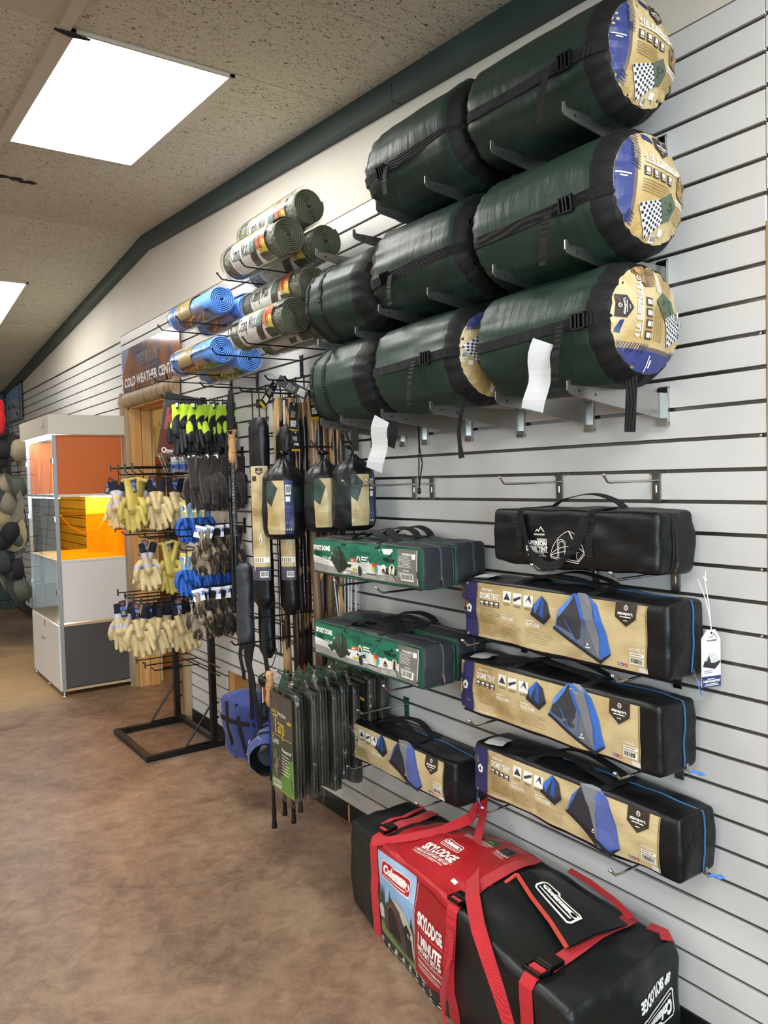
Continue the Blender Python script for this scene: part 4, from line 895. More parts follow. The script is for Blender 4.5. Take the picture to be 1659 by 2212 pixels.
m = MB(); m.tube([(-.10, 2.13, 1.64), (-.10, 2.128, 1.55), (-.10, 2.132, 1.46), (-.102, 2.13, 1.40)], .0022, BLK, 6); m.tube([(-.10, 2.125, 1.64), (-.10, 2.126, 1.55), (-.10, 2.112, 1.49), (-.101, 2.124, 1.44), (-.102, 2.13, 1.40)], .0022, BLK, 6); m.lathe([(0, -.012), (.006, -.008), (.006, .008), (0, .012)], PLAS, 10, 'Z', (-.102, 2.13, 1.398))
tag(m.build('drawcord'), 'long doubled black drawcord hanging in front of the empty chrome hooks', 'cord')
# ================================================================= big red and black bag on the floor
def logo(A, x, y, w, h, fillm, edge, ly=2, open_=False):
    """rounded lantern-style name badge: outlined pill with tilted lettering"""
    pts = [(x, y+h*.12), (x+w*.03, y+h*.88), (x+w*.08, y+h), (x+w*.36, y+h*1.02), (x+w*.44, y+h*.88), (x+w*.93, y+h*.88), (x+w, y+h*.80), (x+w, y+h*.08), (x+w*.95, y), (x+w*.04, y)]
    if fillm: A.poly(pts, edge, ly); q = [(x+w/2+(a-x-w/2)*.965, y+h/2+(b-y-h/2)*.88) for a, b in pts]; A.poly(q, fillm, ly+1)
    else: A.line(pts, h*.07, edge, ly, close=True); A.rect(x+w*.06, y+h*.16, w*.86, h*.06, edge, ly)
    A.text('Coleman', x+w*.07, y+h*.34, h*.46, edge, ly+2, w=w*.76, bold=.07, shear=.18)
    A.circ(x+w*.90, y+h*.45, h*.20, edge, ly+2, 12); A.circ(x+w*.90, y+h*.40, h*.11, fillm or BLKN, ly+3, 10); A.rect(x+w*.885, y+h*.52, w*.03, h*.18, fillm or BLKN, ly+3)
    if fillm: A.rect(x+w*.06, y+h*.15, w*.80, h*.05, edge, ly+2)
RED = ink('b3202a'); RED2 = mat('red_sleeve_card', 'b01f26', .33, vary=((2, 5, 2), '8c1319', .42, .68), coat=.3)
t = thing('tent_carry_bag', 'big black floor bag with red straps and a red printed sleeve', 'tent', (0, 1.70, 0))
LL, DD, HH = 1.10, 0.40, 0.300
def cpost(p):
    s = min(max((p.y+LL/2)/LL, -.02), 1.02)
    w = .435-.175*s; xc = -.278+.066*s
    return Vector((xc+p.x*(w/DD), p.y+.02*sin(p.x*9)*(1-s), p.z*(1+.03*sin(pi*s)) - .010*sin(s*9)*(p.z/HH)))
S = Soft(DD, LL, HH, r=.022, amp=.012, freq=(7, 6, 9), seed=21, bulge=.018, post=cpost)
BAGN = mat('heavy_black_polyester', '15191a', .42, bump=('noise', (26, 12, 26), .55), spec=.5)
S.mesh(BAGN, step=.018).build('bag', t, weld=1e-5)
F = S.face(0, -1); T = lambda u, v, off: S.P(((v)/(DD/2), -u/(LL/2), 1), off)      # top: u to near, v to wall
a, b = -.315, .085                                                                      # sleeve range in u
m = MB(); A = Art(); A.rect(a, .004, b-a, HH-.008, RED2, 0); A.place(m, F, step=.02, lift=.003)
A = Art(); A.rect(a, -DD/2+.012, b-a, DD-.03, RED2, 0); A.place(m, T, step=.02, lift=.003)
A = Art(); A.rect(a, HH-.03, b-a, .0, RED2, 0)
m.add([S.P((-1+.00, -u/(LL/2), 1-.05*k/4), .003) if k else S.P((-1, -u/(LL/2), 1), .0035) for u in [a+(b-a)*i/20 for i in range(21)] for k in range(0)], [], RED2)
eg = [(-1, .93), (-1, .97), (-1, 1.0), (-.97, 1), (-.93, 1), (-.88, 1)]; vs = []; n = 21
for i in range(n):
    u = a+(b-a)*i/(n-1)
    for x, z in eg: vs.append(S.P((x, -u/(LL/2), z), .0032))
m.add(vs, [(i*6+j, i*6+j+1, (i+1)*6+j+1, (i+1)*6+j) for i in range(n-1) for j in range(5)], RED2, True)
m.build('printed_sleeve', t)
m = MB(); A = Art(); w = b-a; h = HH
# photograph half of the front print
SKY = ink('8fb4dc'); A.rect(a+.004, .010, w*.56, h-.020, SKY, 1); A.rect(a+.004, h*.72, w*.56, h*.25, ink('a9c6e6'), 2)
A.poly([(a+.004, h*.42), (a+w*.06, h*.56), (a+w*.14, h*.47), (a+w*.24, h*.54), (a+w*.36, h*.46), (a+w*.46, h*.52), (a+w*.565, h*.44), (a+w*.565, .01), (a+.004, .01)], ink('4c5a4c'), 3)
for i in range(13):
    x = a+.008+w*.035*i*(1.2 if i > 2 else 1); hh = h*(.08+.10*R.random()) if i > 4 or i == 3 else h*.24
    if x < a+w*.54: A.poly([(x-.013, h*.40), (x, h*.42+hh), (x+.013, h*.40)], ink(R.choice(('2e3d2c', '3a4a34'))), 4)
A.poly([(a+.004, .010), (a+.004, h*.24), (a+w*.565, h*.17), (a+w*.565, .010)], ink('6c8144'), 5)
A.poly([(a+.03, h*.20), (a+.05, h*.46), (a+.085, h*.60), (a+.14, h*.62), (a+.185, h*.56), (a+.215, h*.42), (a+.225, h*.17), (a+.15, h*.13)], ink('46413d'), 6)
A.poly([(a+.085, h*.60), (a+.14, h*.62), (a+.185, h*.56), (a+.215, h*.42), (a+.225, h*.17), (a+.175, h*.42), (a+.15, h*.55)], ink('bab6a8'), 7)
A.poly([(a+.165, h*.42), (a+.185, h*.48), (a+.205, h*.40), (a+.215, h*.18), (a+.17, h*.16)], ink('1f2226'), 8)
A.poly([(a+.055, h*.22), (a+.065, h*.45), (a+.085, h*.52), (a+.115, h*.51), (a+.135, h*.42), (a+.14, h*.20)], ink('16191c'), 8)
A.line([(a+.055, h*.22), (a+.065, h*.45), (a+.085, h*.52), (a+.115, h*.51), (a+.135, h*.42), (a+.14, h*.20)], .0022, ink('c3584a'), 9)
A.poly([(a+.004, h*.40), (a+.02, h*.46), (a+.035, h*.42), (a+.03, h*.30), (a+.004, h*.28)], ink('c7c9c9'), 5)
logo(A, a+.025, h*.735, w*.44, h*.19, RED, WHT, 9)
A.poly([(a, .004), (a+w, .004), (a+w, .052), (a+w*.58, .030), (a+w*.3, .030), (a, .042)], ink('2b2a2c'), 9)
for i in range(9):
    x = a+.015+i*w*.107; y = .020 if x < a+w*.55 else .027; A.circ(x, y, .0075, WHT, 10, 12); A.circ(x, y, .006, ink('2b2a2c'), 11, 12); A.rect(x-.002, y-.003, .004, .006, WHT, 12); A.rect(x-.009, y-.0145, .018, .0025, WHT, 12)
# red half with lettering
A.poly([(a+w*.555, .03), (a+w*.60, h-.02), (a+w*.995, h-.02), (a+w*.995, .05)], ink('9f1b22'), 8); A.line([(a+w*.555, .03), (a+w*.60, h-.02)], .003, ink('d8a7a0'), 9)
x0 = a+w*.63
A.text('SKYLODGE', x0, h*.60, .034, WHT, 12, w=w*.33, bold=.05); A.rect(x0, h*.565, w*.33, .0012, ink('d98a85'), 10)
A.text('1 MINUTE', x0+.004, h*.445, .027, WHT, 12, w=w*.32, bold=.05); A.text('INSTANT SET-UP', x0, h*.375, .0155, WHT, 12, w=w*.335, bold=.05)
A.text('WITH PRE-ATTACHED TELESCOPING POLES', x0, h*.335, .006, WHT, 12, w=w*.335, bold=.02); A.rect(x0, h*.315, w*.33, .0012, ink('d98a85'), 10)
A.text('CONVERTIBLE SCREEN ROOM', x0, h*.27, .0085, WHT, 12, w=w*.335, bold=.03); A.lines(x0, h*.24, w*.33, 2, .007, WHT, 12, .002, .15); A.text('WEATHERTEC', x0, h*.125, .006, WHT, 12, w=w*.11)
A.place(m, F, step=.02, lift=.0004 if False else .00035)
for i in range(len(m.v)): pass
m2 = MB(); 
m2.v = m.v; m2.f = m.f; m2.m = m.m; m2.mats = m.mats; m2.sm = m.sm
o = m2.build('front_print', t); o.location = (-.0035, 0, 0)
m = MB(); A = Art()
logo(A, a+w*.40, -.035, w*.22, .040, None, WHT, 2)
A.text('SKYLODGE', a+w*.30, -.095, .042, WHT, 3, w=w*.40, bold=.05); A.rect(a+w*.28, -.102, w*.44, .0012, WHT, 2)
A.text('1 MINUTE INSTANT SET-UP', a+w*.27, -.116, .010, WHT, 3, w=w*.42, bold=.04); A.text('WITH PRE-ATTACHED TELESCOPING POLES', a+w*.28, -.127, .006, WHT, 3, w=w*.38); A.rect(a+w*.27, -.130, w*.3, .001, WHT, 2)
A.rect(a+w*.84, -.148, .022, .014, WHT, 2)
A.text('1 MINUTE INSTANT', a+w*.12, .105, .010, WHT, 3, w=w*.20, bold=.04); A.lines(a+w*.12, .098, w*.20, 4, .007, WHT, 2, .0014)
for i, s_ in enumerate(('PRE-ATTACHED', 'ATTACH RAINFLY', 'EASY PACK UP')):
    x = a+w*(.44+.17*i); A.rect(x, .100, .048, .040, ink('9aa08f'), 2); A.rect(x+.001, .101, .046, .038, ink(('2e2e33', '3e5231', '25262b')[i]), 3); A.poly([(x+.006, .105), (x+.02, .128), (x+.042, .108)], ink(('48454a', '6a8244', '3e4248')[i]), 4)
    A.text(s_, x+.024, .088, .0065, WHT, 3, w=.052, align='c', bold=.06); A.lines(x, .082, .048, 3, .006, WHT, 2, .0014)
A.place(m, T, step=.03, lift=.0006); o = m.build('top_print', t); o.location = (0, 0, .003)
# near end lettering, printed upside down, and flap
m = MB(); N_ = lambda u, v, off: S.P((u/(DD/2), -1, v/HH*2-1), off); A = Art()
A.text('8P SKYLODGE', 0, 0, .026, WHT, 2, w=.145, bold=.05); B_ = Art(); logo(B_, -.01, .045, .150, .058, None, WHT, 2); A.it += B_.it
A.xf(pi, 1, .165, .225).place(m, N_, step=.04, lift=.0006); m.build('end_print', t)
def top(x, y, z): return Vector((x, y-1.70, z))
FL = [[top(-.235, 1.555, .352), top(-.265, 1.47, .334), top(-.30, 1.37, .326), top(-.345, 1.275, .322)], [top(-.175, 1.56, .345), top(-.205, 1.47, .338), top(-.235, 1.36, .333), top(-.25, 1.265, .328)], [top(-.105, 1.56, .318), top(-.115, 1.47, .320), top(-.13, 1.36, .320), top(-.145, 1.255, .318)]]
def bez(u, v):
    def L1(r, q): i = min(int(q*3), 2); f = q*3-i; return r[i].lerp(r[i+1], f)
    i = min(int(v*2), 1); f = v*2-i; f = f*f*(3-2*f); return L1(FL[i], u).lerp(L1(FL[i+1], u), f)
m = MB(); m.grid(lambda u, v: bez(u, v), 18, 10, BAGN); m.grid(lambda u, v: bez(1-u, v)-Vector((0, 0, .003)), 18, 10, BAGN); m.build('flap', t)
m = MB(); m.ribbon([bez(i/16, 0)+Vector((0, 0, .001)) for i in range(17)], Vector((1, .2, .3)), .011, .003, mat('red_binding', 'b83a2c', .55)); m.ribbon([top(-.37, 1.60, .322), top(-.315, 1.585, .334), top(-.27, 1.575, .326), top(-.235, 1.555, .352)], Vector((0, 1, 0)), .010, .003, mat('red_binding', 'b83a2c')); m.build('flap_binding', t)
m = MB(); A = Art(); logo(A, .22, .22, .60, .42, None, WHT, 2); A.place(m, lambda u, v, off: bez(u*.92+.03, v*.9+.06)+Vector((0, 0, off)), step=.15, lift=.0008); m.build('flap_logo', t)
# red straps
def girth(yw, w=.040, tilt=0.0, zlow=-.98, x_end=.9):
    y = (yw-1.70)/(LL/2)
    m = MB(); pts = [S.P((-1, y, z), .005) for z in (zlow, -.7, -.35, 0, .35, .7, .92)]+[S.P((x, y+tilt*(x+1)/2, 1), .006) for x in (-.95, -.7, -.4, -.1, .2, .5, .75, x_end)]
    m.ribbon(pts, Vector((0, 1, 0)), w, .0025, REDW); m.build('strap', t)
girth(2.045, tilt=.10); girth(1.597, tilt=.03); girth(1.285, tilt=-.02)
m = MB(); y = (2.13-1.70)/(LL/2)
m.ribbon([S.P((x, (2.10+.07*(x+1)/2-1.70)/(LL/2), 1), .003) for x in (-.55, -.2, .2, .6, .95)], Vector((0, 1, 0)), .016, .002, REDW); m.build('binding_tape', t)
def buckle(c, w=.05, d=.055, name='buckle', nrm=Vector((0, 0, 1)), dirv=Vector((1, 0, 0))):
    m = MB(); sd = Vector((0, 1, 0)); M_ = Matrix(((dirv.x, sd.x, nrm.x, c.x), (dirv.y, sd.y, nrm.y, c.y), (dirv.z, sd.z, nrm.z, c.z), (0, 0, 0, 1)))
    m.box((-d/2, -w/2, -.004), (-d/2+.005, w/2, .006), PLAS, .001, M_); m.box((-d*.1, -w/2, -.004), (d*.02, w/2, .006), PLAS, .001, M_); m.box((-d/2, -w/2, -.004), (0, -w/2+.005, .006), PLAS, .001, M_); m.box((-d/2, w/2-.005, -.004), (0, w/2, .006), PLAS, .001, M_); m.box((0, -w/2*.85, -.005), (d/2, w/2*.85, .009), PLAS, .002, M_)
    m.box((-d*.36, -w*.36, -.001), (-d*.14, w*.36, .004), REDW, 0, M_); m.build(name, t)
buckle(S.P((-.66, (2.06-1.70)/(LL/2), 1), .012)); buckle(S.P((-.88, (1.60-1.70)/(LL/2), 1), .012), d=.045); buckle(S.P((-.76, (1.285-1.70)/(LL/2), 1), .014), w=.056, d=.085)
m = MB()    # long handle: loop near the wall, crossing the bag and running down to the near strap
H1 = [top(-.40, 2.02, .315), top(-.30, 1.96, .325), top(-.20, 1.92, .335), top(-.12, 1.885, .36), top(-.07, 1.90, .385), top(-.035, 1.945, .40)]
m.ribbon(H1, [Vector((.1, 1, .2))]*3+[Vector((.3, .6, 1))]*3, .034, .0025, REDW)
H2 = [top(-.05, 1.99, .385), top(-.04, 1.95, .41), top(-.05, 1.90, .405), top(-.09, 1.855, .37), top(-.16, 1.80, .345), top(-.24, 1.725, .335), top(-.32, 1.64, .338), top(-.395, 1.555, .343), top(-.458, 1.462, .325), top(-.487, 1.395, .290), top(-.503, 1.340, .240), top(-.512, 1.30, .190), top(-.514, 1.280, .13)]
m.strap(H2, [Vector((-1, 0, .2)), Vector((-.2, 0, 1)), Vector((-.3, .1, 1)), Vector((-.8, 0, .6)), Vector((-.4, 0, 1)), Vector((-.3, 0, 1)), Vector((-.3, 0, 1)), Vector((-.5, 0, 1)), Vector((-.75, 0, .8)), Vector((-.9, 0, .5)), Vector((-1, 0, .3)), Vector((-1, 0, .1)), Vector((-1, 0, 0))], [.036, .036, .036, .030, .026, .030, .036, .040, .040, .040, .040, .040, .040], .0028, REDW)
m.build('handle', t)
m = MB()
m.ribbon([top(-.455, 1.575, .262), top(-.462, 1.570, .20), top(-.470, 1.578, .15), top(-.470, 1.592, .10), top(-.464, 1.600, .055), top(-.47, 1.592, .018), top(-.485, 1.565, .006), top(-.53, 1.520, .004)], [Vector((.1, 1, 0)), Vector((.5, 1, 0)), Vector((1, .3, 0)), Vector((1, .4, 0)), Vector((1, .6, 0)), Vector((.6, 1, 0)), Vector((.6, .8, 0)), Vector((.6, .7, 0))], .034, .0025, REDW)
m.ribbon([top(-.25, 1.56, .325), top(-.32, 1.59, .325), top(-.375, 1.60, .33)], Vector((0, 1, .2)), .03, .0025, REDW)
m.ribbon([top(-.055, 1.53, .318), top(-.075, 1.44, .328), top(-.095, 1.34, .326), top(-.115, 1.27, .318)], Vector((1, 0, .5)), .016, .002, REDW); m.ribbon([top(-.09, 1.235, .305), top(-.08, 1.20, .303), top(-.10, 1.175, .300)], Vector((1, .3, 0)), .030, .0025, REDW)
m.build('strap_tail', t)

# ================================================================= rolled camp mats
OLV = mat('olive_foam', '5f624e', .8); OLVT = mat('olive_foam_texture', '595b4e', .7, bump=('vor', 110, 1.0), vary=(110, '82836f', .5, .65))
BLUF = mat('blue_foam', '5f93dd', .55, bump=('noise', 80, .2)); 
def serif(A, s, x, y, h, m, ly=3, k=.62):
    """simple old-style serif lettering drawn as strokes"""
    G = {'C': ([[(.52, .80), (.44, .93), (.30, .98), (.13, .85), (.06, .5), (.13, .15), (.30, .02), (.44, .07), (.55, .22)]], [(.55, .98, .55, .74)], .60),
         'M': ([[(.10, 0), (.14, 1)], [(.14, 1), (.42, .08)], [(.42, .08), (.70, 1)], [(.70, 1), (.76, 0)]], [(.02, 0, .20, 0), (.66, 0, .86, 0), (.06, 1, .18, 1), (.66, 1, .80, 1)], .90),
         'T': ([[(.36, 0), (.36, 1)], [(.02, 1), (.70, 1)]], [(.22, 0, .50, 0), (.02, 1, .0, .80), (.70, 1, .72, .80)], .66),
         'a': ([[(.34, .48), (.34, .10), (.42, .02)], [(.06, .50), (.12, .60), (.24, .62), (.34, .50)], [(.34, .36), (.14, .28), (.06, .16), (.12, .02), (.24, .02), (.34, .14)]], [], .46),
         'm': ([[(.10, 0), (.10, .60)], [(.10, .45), (.22, .60), (.32, .56), (.36, .42), (.36, 0)], [(.36, .45), (.48, .60), (.58, .56), (.62, .42), (.62, 0)]], [(.03, 0, .17, 0), (.29, 0, .43, 0), (.55, 0, .69, 0), (.02, .58, .10, .60)], .74),
         'p': ([[(.10, -.30), (.10, .60)], [(.10, .46), (.22, .61), (.36, .56), (.44, .32), (.36, .06), (.22, .0), (.10, .12)]], [(.02, -.30, .20, -.30), (.02, .58, .10, .60)], .52),
         'r': ([[(.10, 0), (.10, .60)], [(.10, .42), (.20, .58), (.34, .60)]], [(.02, 0, .20, 0), (.02, .58, .10, .60)], .38),
         't': ([[(.14, .80), (.14, .10), (.22, .01), (.32, .08)], [(.03, .60), (.30, .60)]], [], .36),
         'o': ([[(.24, .61), (.08, .48), (.06, .30), (.12, .08), (.24, .0), (.38, .10), (.42, .32), (.36, .54), (.24, .61)]], [], .48), ' ': ([], [], .25)}
    for c in s:
        st, se, w = G[c]
        for p in st: A.line([(x+a*h*k, y+b*h) for a, b in p], h*.078, m, ly)
        for a, b, c2, d in se: A.line([(x+a*h*k, y+b*h), (x+c2*h*k, y+d*h)], h*.045, m, ly)
        x += w*h*k+h*.03
    return x
def mat_roll(label, x, y, z, r, L, foam, outer, kind, rotl=0.62, seed=0, group=None, turns=7):
    t = thing('rolled_camp_mat', label, 'sleeping mat', (x, y, z), (0, 0, 0), group)
    # spiral cross-section extruded along y, outermost turn carries the embossed texture
    rin = r*.17; th = (r-rin)/turns; n = 30*turns; vs = []; m = MB()
    for i in range(n+1):
        q = i/n; ang = 2*pi*turns*q+seed; ro = rin+(r-rin)*q; ri = max(ro-th*.66, .002)
        for yy in (0.0, .003, L):
            k = .0 if yy else .0012
            vs.append((cos(ang)*(ro-k), yy, sin(ang)*(ro-k)))
        for yy in (L, .003, 0.0): vs.append((cos(ang)*(ri+(0 if yy else .0012)), yy, sin(ang)*(ri+(0 if yy else .0012))))
    fs = []; 
    for i in range(n):
        for j in range(6): fs.append((i*6+j, i*6+(j+1) % 6, (i+1)*6+(j+1) % 6, (i+1)*6+j))
    m.add(vs, fs, foam, True); k0 = len(m.f)-n*6
    oi = m.mi(outer)
    for i in range(n-30, n):
        for j in (0, 1): m.m[k0+i*6+j] = oi
    m.add([(cos(2*pi*i/20)*r*.985, L*.97, sin(2*pi*i/20)*r*.985) for i in range(20)], [tuple(range(20))], foam)
    m.build('foam_roll', t)
    # printed wrap; u runs along the axis (far -> near), v round the girth, centred on the aisle side
    Sf = lambda u, v, off: Vector(((r+.0012+off)*cos(pi-.15+v/r), L-u, (r+.0012+off)*sin(pi-.15+v/r)*1.0)) if False else Vector(((r+.0012+off)*cos(pi-v/r+rotl), L-u, (r+.0012+off)*sin(pi-v/r+rotl)))
    A = Art(); PH = ink
    if kind == 'green':
        c = r*pi*.56
        A.rect(L*.20, -c, L*.66, c*2, ink('dedcd6'), 0); A.rect(L*.20, c*.70, L*.66, c*.30, ink('a3ad48'), 1)
        A.rect(L*.20, -c, L*.66, c*.55, ink('59603c'), 1)
        for i in range(16): A.poly([(L*.24+L*.035*i, -c*.98), (L*.25+L*.035*i, -c*(.5+.2*R.random())), (L*.27+L*.035*i, -c*.98)], ink(R.choice(('3f4a25', '7c8a3c', '2e3320'))), 2)
        serif(A, 'Camp Mat', L*.215, c*.12, .052, ink('1c1f22'), 4, k=.66); A.lines(L*.24, c*.02, L*.06, 6, .010, ink('909090'), 3, .0012); A.lines(L*.36, -c*.06, L*.05, 4, .010, ink('a0a0a0'), 3, .0012)
        A.poly([(L*.52, -c*.38), (L*.56, c*.02), (L*.60, c*.25), (L*.60, c*.60), (L*.70, c*.66), (L*.70, c*.22), (L*.63, -c*.36)], ink('4f3f3a'), 3); A.poly([(L*.56, c*.10), (L*.60, c*.58), (L*.68, c*.60), (L*.66, c*.12)], ink('5f7d74'), 4)
        A.poly([(L*.70, c*.10), (L*.70, c*.74), (L*.86, c*.62), (L*.86, c*.05)], ink('b5452a'), 4); A.poly([(L*.73, c*.0), (L*.74, c*.30), (L*.79, c*.26), (L*.78, -c*.05)], ink('c9a23a'), 5); A.poly([(L*.80, -c*.05), (L*.81, c*.34), (L*.86, c*.28), (L*.86, -c*.1)], ink('d9c24a'), 5); A.rect(L*.755, c*.10, L*.02, c*.4, ink('3d2a22'), 6); A.rect(L*.71, -c*.40, L*.15, c*.36, ink('4a4a3c'), 4)
        for i in range(5): A.rect(L*(.715+.027*i), c*.12, L*.008, c*.52, ink('d8733c'), 5)
    else:
        c = r*pi*.62
        A.rect(L*.22, -c, L*.34, c*2, ink('9c8a5a'), 0); A.rect(L*.22, -c, L*.70, c*.75, ink('3c3846'), 1)
        for i in range(26): A.poly([(x_ := L*(.24+.48*R.random()), y_ := -c*(.30+.6*R.random())), (x_+L*.05, y_+c*.06), (x_+L*.10, y_+c*.16), (x_+L*.03, y_+c*.10)], ink(R.choice(('d98a2a', 'e8a83c', 'b8651e', '5a3a22'))), 3)
        for i in range(12): A.poly([(x_ := L*(.23+.3*R.random()), y_ := c*(.0+.7*R.random())), (x_+L*.04, y_+c*.04), (x_+L*.03, y_+c*.12)], ink(R.choice(('b09a62', '7d6c44', 'c2b183'))), 3)
        A.rect(L*.58, -c*.40, L*.25, c*.35, ink('8a8290'), 2); A.lines(L*.60, -c*.12, L*.2, 4, .010, ink('5c5568'), 3, .0012)
    m = MB(); A.place(m, Sf, step=.011, lift=.00035); m.build('printed_wrap', t)
    m = MB()       # shrink film with twisted far end
    prof = [(r+.0045, -.004), (r+.0052, .02), (r+.005, L*.5), (r+.0055, L-.02), (r+.003, L+.004), (r*.6, L+.022), (r*.25, L+.03)]
    m.lathe(prof, CLEAR, 40, 'Y'); m.build('film', t)
    return t
GG = 'olive green camp mat rolls'; 
mat_roll('top olive camp mat roll crowning the upper stack of three', -.227, 2.600, 2.463, .066, .49, OLV, OLVT, 'green', seed=.4, group=GG)
mat_roll('olive camp mat roll on the aisle side of the upper stack', -.315, 2.600, 2.343, .068, .46, OLV, OLVT, 'green', seed=2.0, group=GG)
mat_roll('olive camp mat roll on the wall side of the upper stack', -.157, 2.600, 2.343, .067, .56, OLV, OLVT, 'green', seed=.9, group=GG)
mat_roll('olive camp mat roll at the top of the lower stack', -.220, 2.600, 2.180, .065, .50, OLV, OLVT, 'green', rotl=.30, seed=1.2, group=GG)
mat_roll('olive camp mat roll on the aisle side of the lower stack', -.296, 2.600, 2.053, .067, .455, OLV, OLVT, 'green', rotl=.40, seed=2.6, group=GG)
mat_roll('olive camp mat roll on the wall side of the lower stack, mostly hidden', -.150, 2.600, 2.048, .066, .50, OLV, OLVT, 'green', rotl=.3, seed=3.2, group=GG)
GB = 'blue camp mat rolls'
mat_roll('blue foam mat roll on the aisle side of the upper peg pair', -.282, 3.300, 2.253, .061, .52, BLUF, BLUF, 'blue', rotl=.15, seed=1, group=GB, turns=6)
mat_roll('blue foam mat roll near the wall on the upper peg pair', -.150, 3.300, 2.235, .060, .50, BLUF, BLUF, 'blue', rotl=.15, seed=2, group=GB, turns=6)
mat_roll('blue foam mat roll on the aisle side of the lower peg pair', -.288, 3.300, 2.030, .061, .50, BLUF, BLUF, 'blue', rotl=.15, seed=3, group=GB, turns=6)
mat_roll('blue foam mat roll near the wall on the lower peg pair', -.152, 3.300, 1.998, .061, .48, BLUF, BLUF, 'blue', rotl=.15, seed=4, group=GB, turns=6)
PK = make_hook('peg_hook', 0.42, BLKM, tip=0.03, up_=.022, r=.003, drop=.10); fst = True
for y, z, nm in ((2.80, 2.262, 'upper olive mats, near peg'), (3.02, 2.262, 'upper olive mats, far peg'), (2.80, 1.972, 'lower olive mats, near peg'), (3.10, 1.972, 'lower olive mats, far peg'),
                 (3.50, 2.178, 'upper blue mats, near peg'), (3.74, 2.178, 'upper blue mats, far peg'), (3.55, 1.950, 'lower blue mats, near peg'), (3.86, 1.950, 'lower blue mats, far peg')):
    t = PK if fst else dup(PK); fst = False
    t.location = (0, y, z); t['label'] = 'long black peg hook carrying the ' + nm; t['group'] = 'black pegs carrying the camp mats'

# ================================================================= packaged tarps
TB = mat('camo_tarp', '20241f', .35, vary=((20, 30, 8), '4b4a3e', .5, .62), bump=('noise', (10, 40, 5), .8)); DG = ink('1c3b2a')
def tarp_pack(label, x, y, z, W_=.20, H=.36, T_=.036, printed=True, seed=1, rz=0.0, ry=0.0, dark=False):
    """hangs from its top; origin at the hang hole; broad face towards -x"""
    t = thing('tarp_pack', label, 'tarp', (x, y, z), (0, ry, rz), 'packaged camouflage tarps')
    m = MB()
    for k in range(3):
        S = Soft(T_/3*.92, W_*.93, H, r=.005, amp=.004, freq=(10, 26, 6), seed=seed+k, bulge=.002, post=lambda p, k=k: Vector((p.x+(k-1)*T_/3, p.y, p.z-H-.055)))
        q = S.mesh(TB, step=.02); m.add(q.v, q.f, TB, True)
    m.build('folded_tarp', t)
    if printed:
        A = Art(); w, h = W_*.9, H*.96; a = -w/2
        F = lambda u, v, off: Vector((-T_/2-.011-off+.0015*sin(u*60+seed), -u, v-H-.05))
        A.rect(a, 0, w, h, ink('4c4640'), 0); A.rect(a, 0, w, h*.56, ink('31452f'), 1); A.poly([(a, 0), (a+w, 0), (a+w, h*.40), (a+w*.75, h*.34), (a+w*.55, h*.18), (a, h*.10)], ink('5c8b3a'), 2)
        A.line([(a+w*.05, h*.565), (a+w*.95, h*.565)], .0022, ink('d8c24a'), 3)
        for i in range(9): A.rect(a+w*(.03+.115*i), h*.60, w*.05, h*.36, ink('575048'), 1)
        serif(A, 'Tarp', a+w*.16, h*.60, .060, ink('e2cc4c'), 5, k=.75); A.text('2-SIDED', a+w*.04, h*.79, .011, ink('d8c24a'), 5, w=w*.26, bold=.02); A.text('Heavy Duty', a+w*.34, h*.785, .013, WHT, 5, w=w*.40, bold=.02); A.text('wilcor', a+w*.78, h*.735, .013, ink('e0b93c'), 5, w=w*.2, bold=.05)
        serif(A, 'Camo', a+w*.09, h*.475, .026, WHT, 5, k=.8); A.text('Waterproof', a+w*.50, h*.43, .013, WHT, 5, w=w*.42, bold=.03); A.lines(a+w*.50, h*.39, w*.36, 7, .011, WHT, 5, .0026)
        A.poly([(a+w*.12, h*.12), (a+w*.10, h*.42), (a+w*.2, h*.45), (a+w*.28, h*.40), (a+w*.42, h*.42), (a+w*.50, h*.20), (a+w*.35, h*.11)], ink('3c3f33'), 4)
        for i in range(22): A.circ(a+w*(.14+.30*R.random()), h*(.15+.24*R.random()), .006, ink(R.choice(('6d6a58', '23261e', '8b8670'))), 5, 6, .012)
        A.bar(a+w*.10, h*.03, w*.34, h*.07, 6); A.line([(a+.006, .006), (a+w-.006, .006), (a+w-.006, h*.5)], .0015, ink('c9b84a'), 3)
        if dark: A.rect(a, h*.5, w, h*.46, ink('111411'), 2)
        m = MB(); A.place(m, F, step=.03, lift=.0003); m.build('insert_card', t)
    m = MB(); m.ribbon([(-T_*.3, .02, -.075), (-T_*.45, .015, -.045), (-T_*.2, .01, -.015), (0, .0, .012)], Vector((0, 1, 0)), .055, .0012, DG); m.tube([(-.004, 0, .004), (.004, 0, .004)], .006, CHR, 8); m.build('header_card', t)
    m = MB(); e = .004      # film bag with crinkled gathered top and bottom corners
    def fb(u, v):
        th = 2*pi*u; cx = cos(th); sy = sin(th); zt = -.01-v*(H+.075)
        k = 1.0 if .14 < v < .93 else (.45+.55*(v/.14)**.5 if v <= .14 else 1-.35*(v-.93)/.07)
        w = .002*noise.noise(Vector((cx*6, sy*6+seed, v*24)))*3
        sq = lambda c: (abs(c)**.5)*(1 if c > 0 else -1)
        return Vector((sq(cx)*(T_/2+.0165)*k+w*.5, sq(sy)*(W_/2+.006)*(k if v < .14 else 1)+w, zt))
    m.grid(fb, 36, 34, CLEAR); m.build('film', t)
    return t
tarp_pack('front tarp pack showing yellow Tarp lettering to the aisle', -.420, 2.52, .745, W_=.205, H=.37, seed=3, rz=-.05)
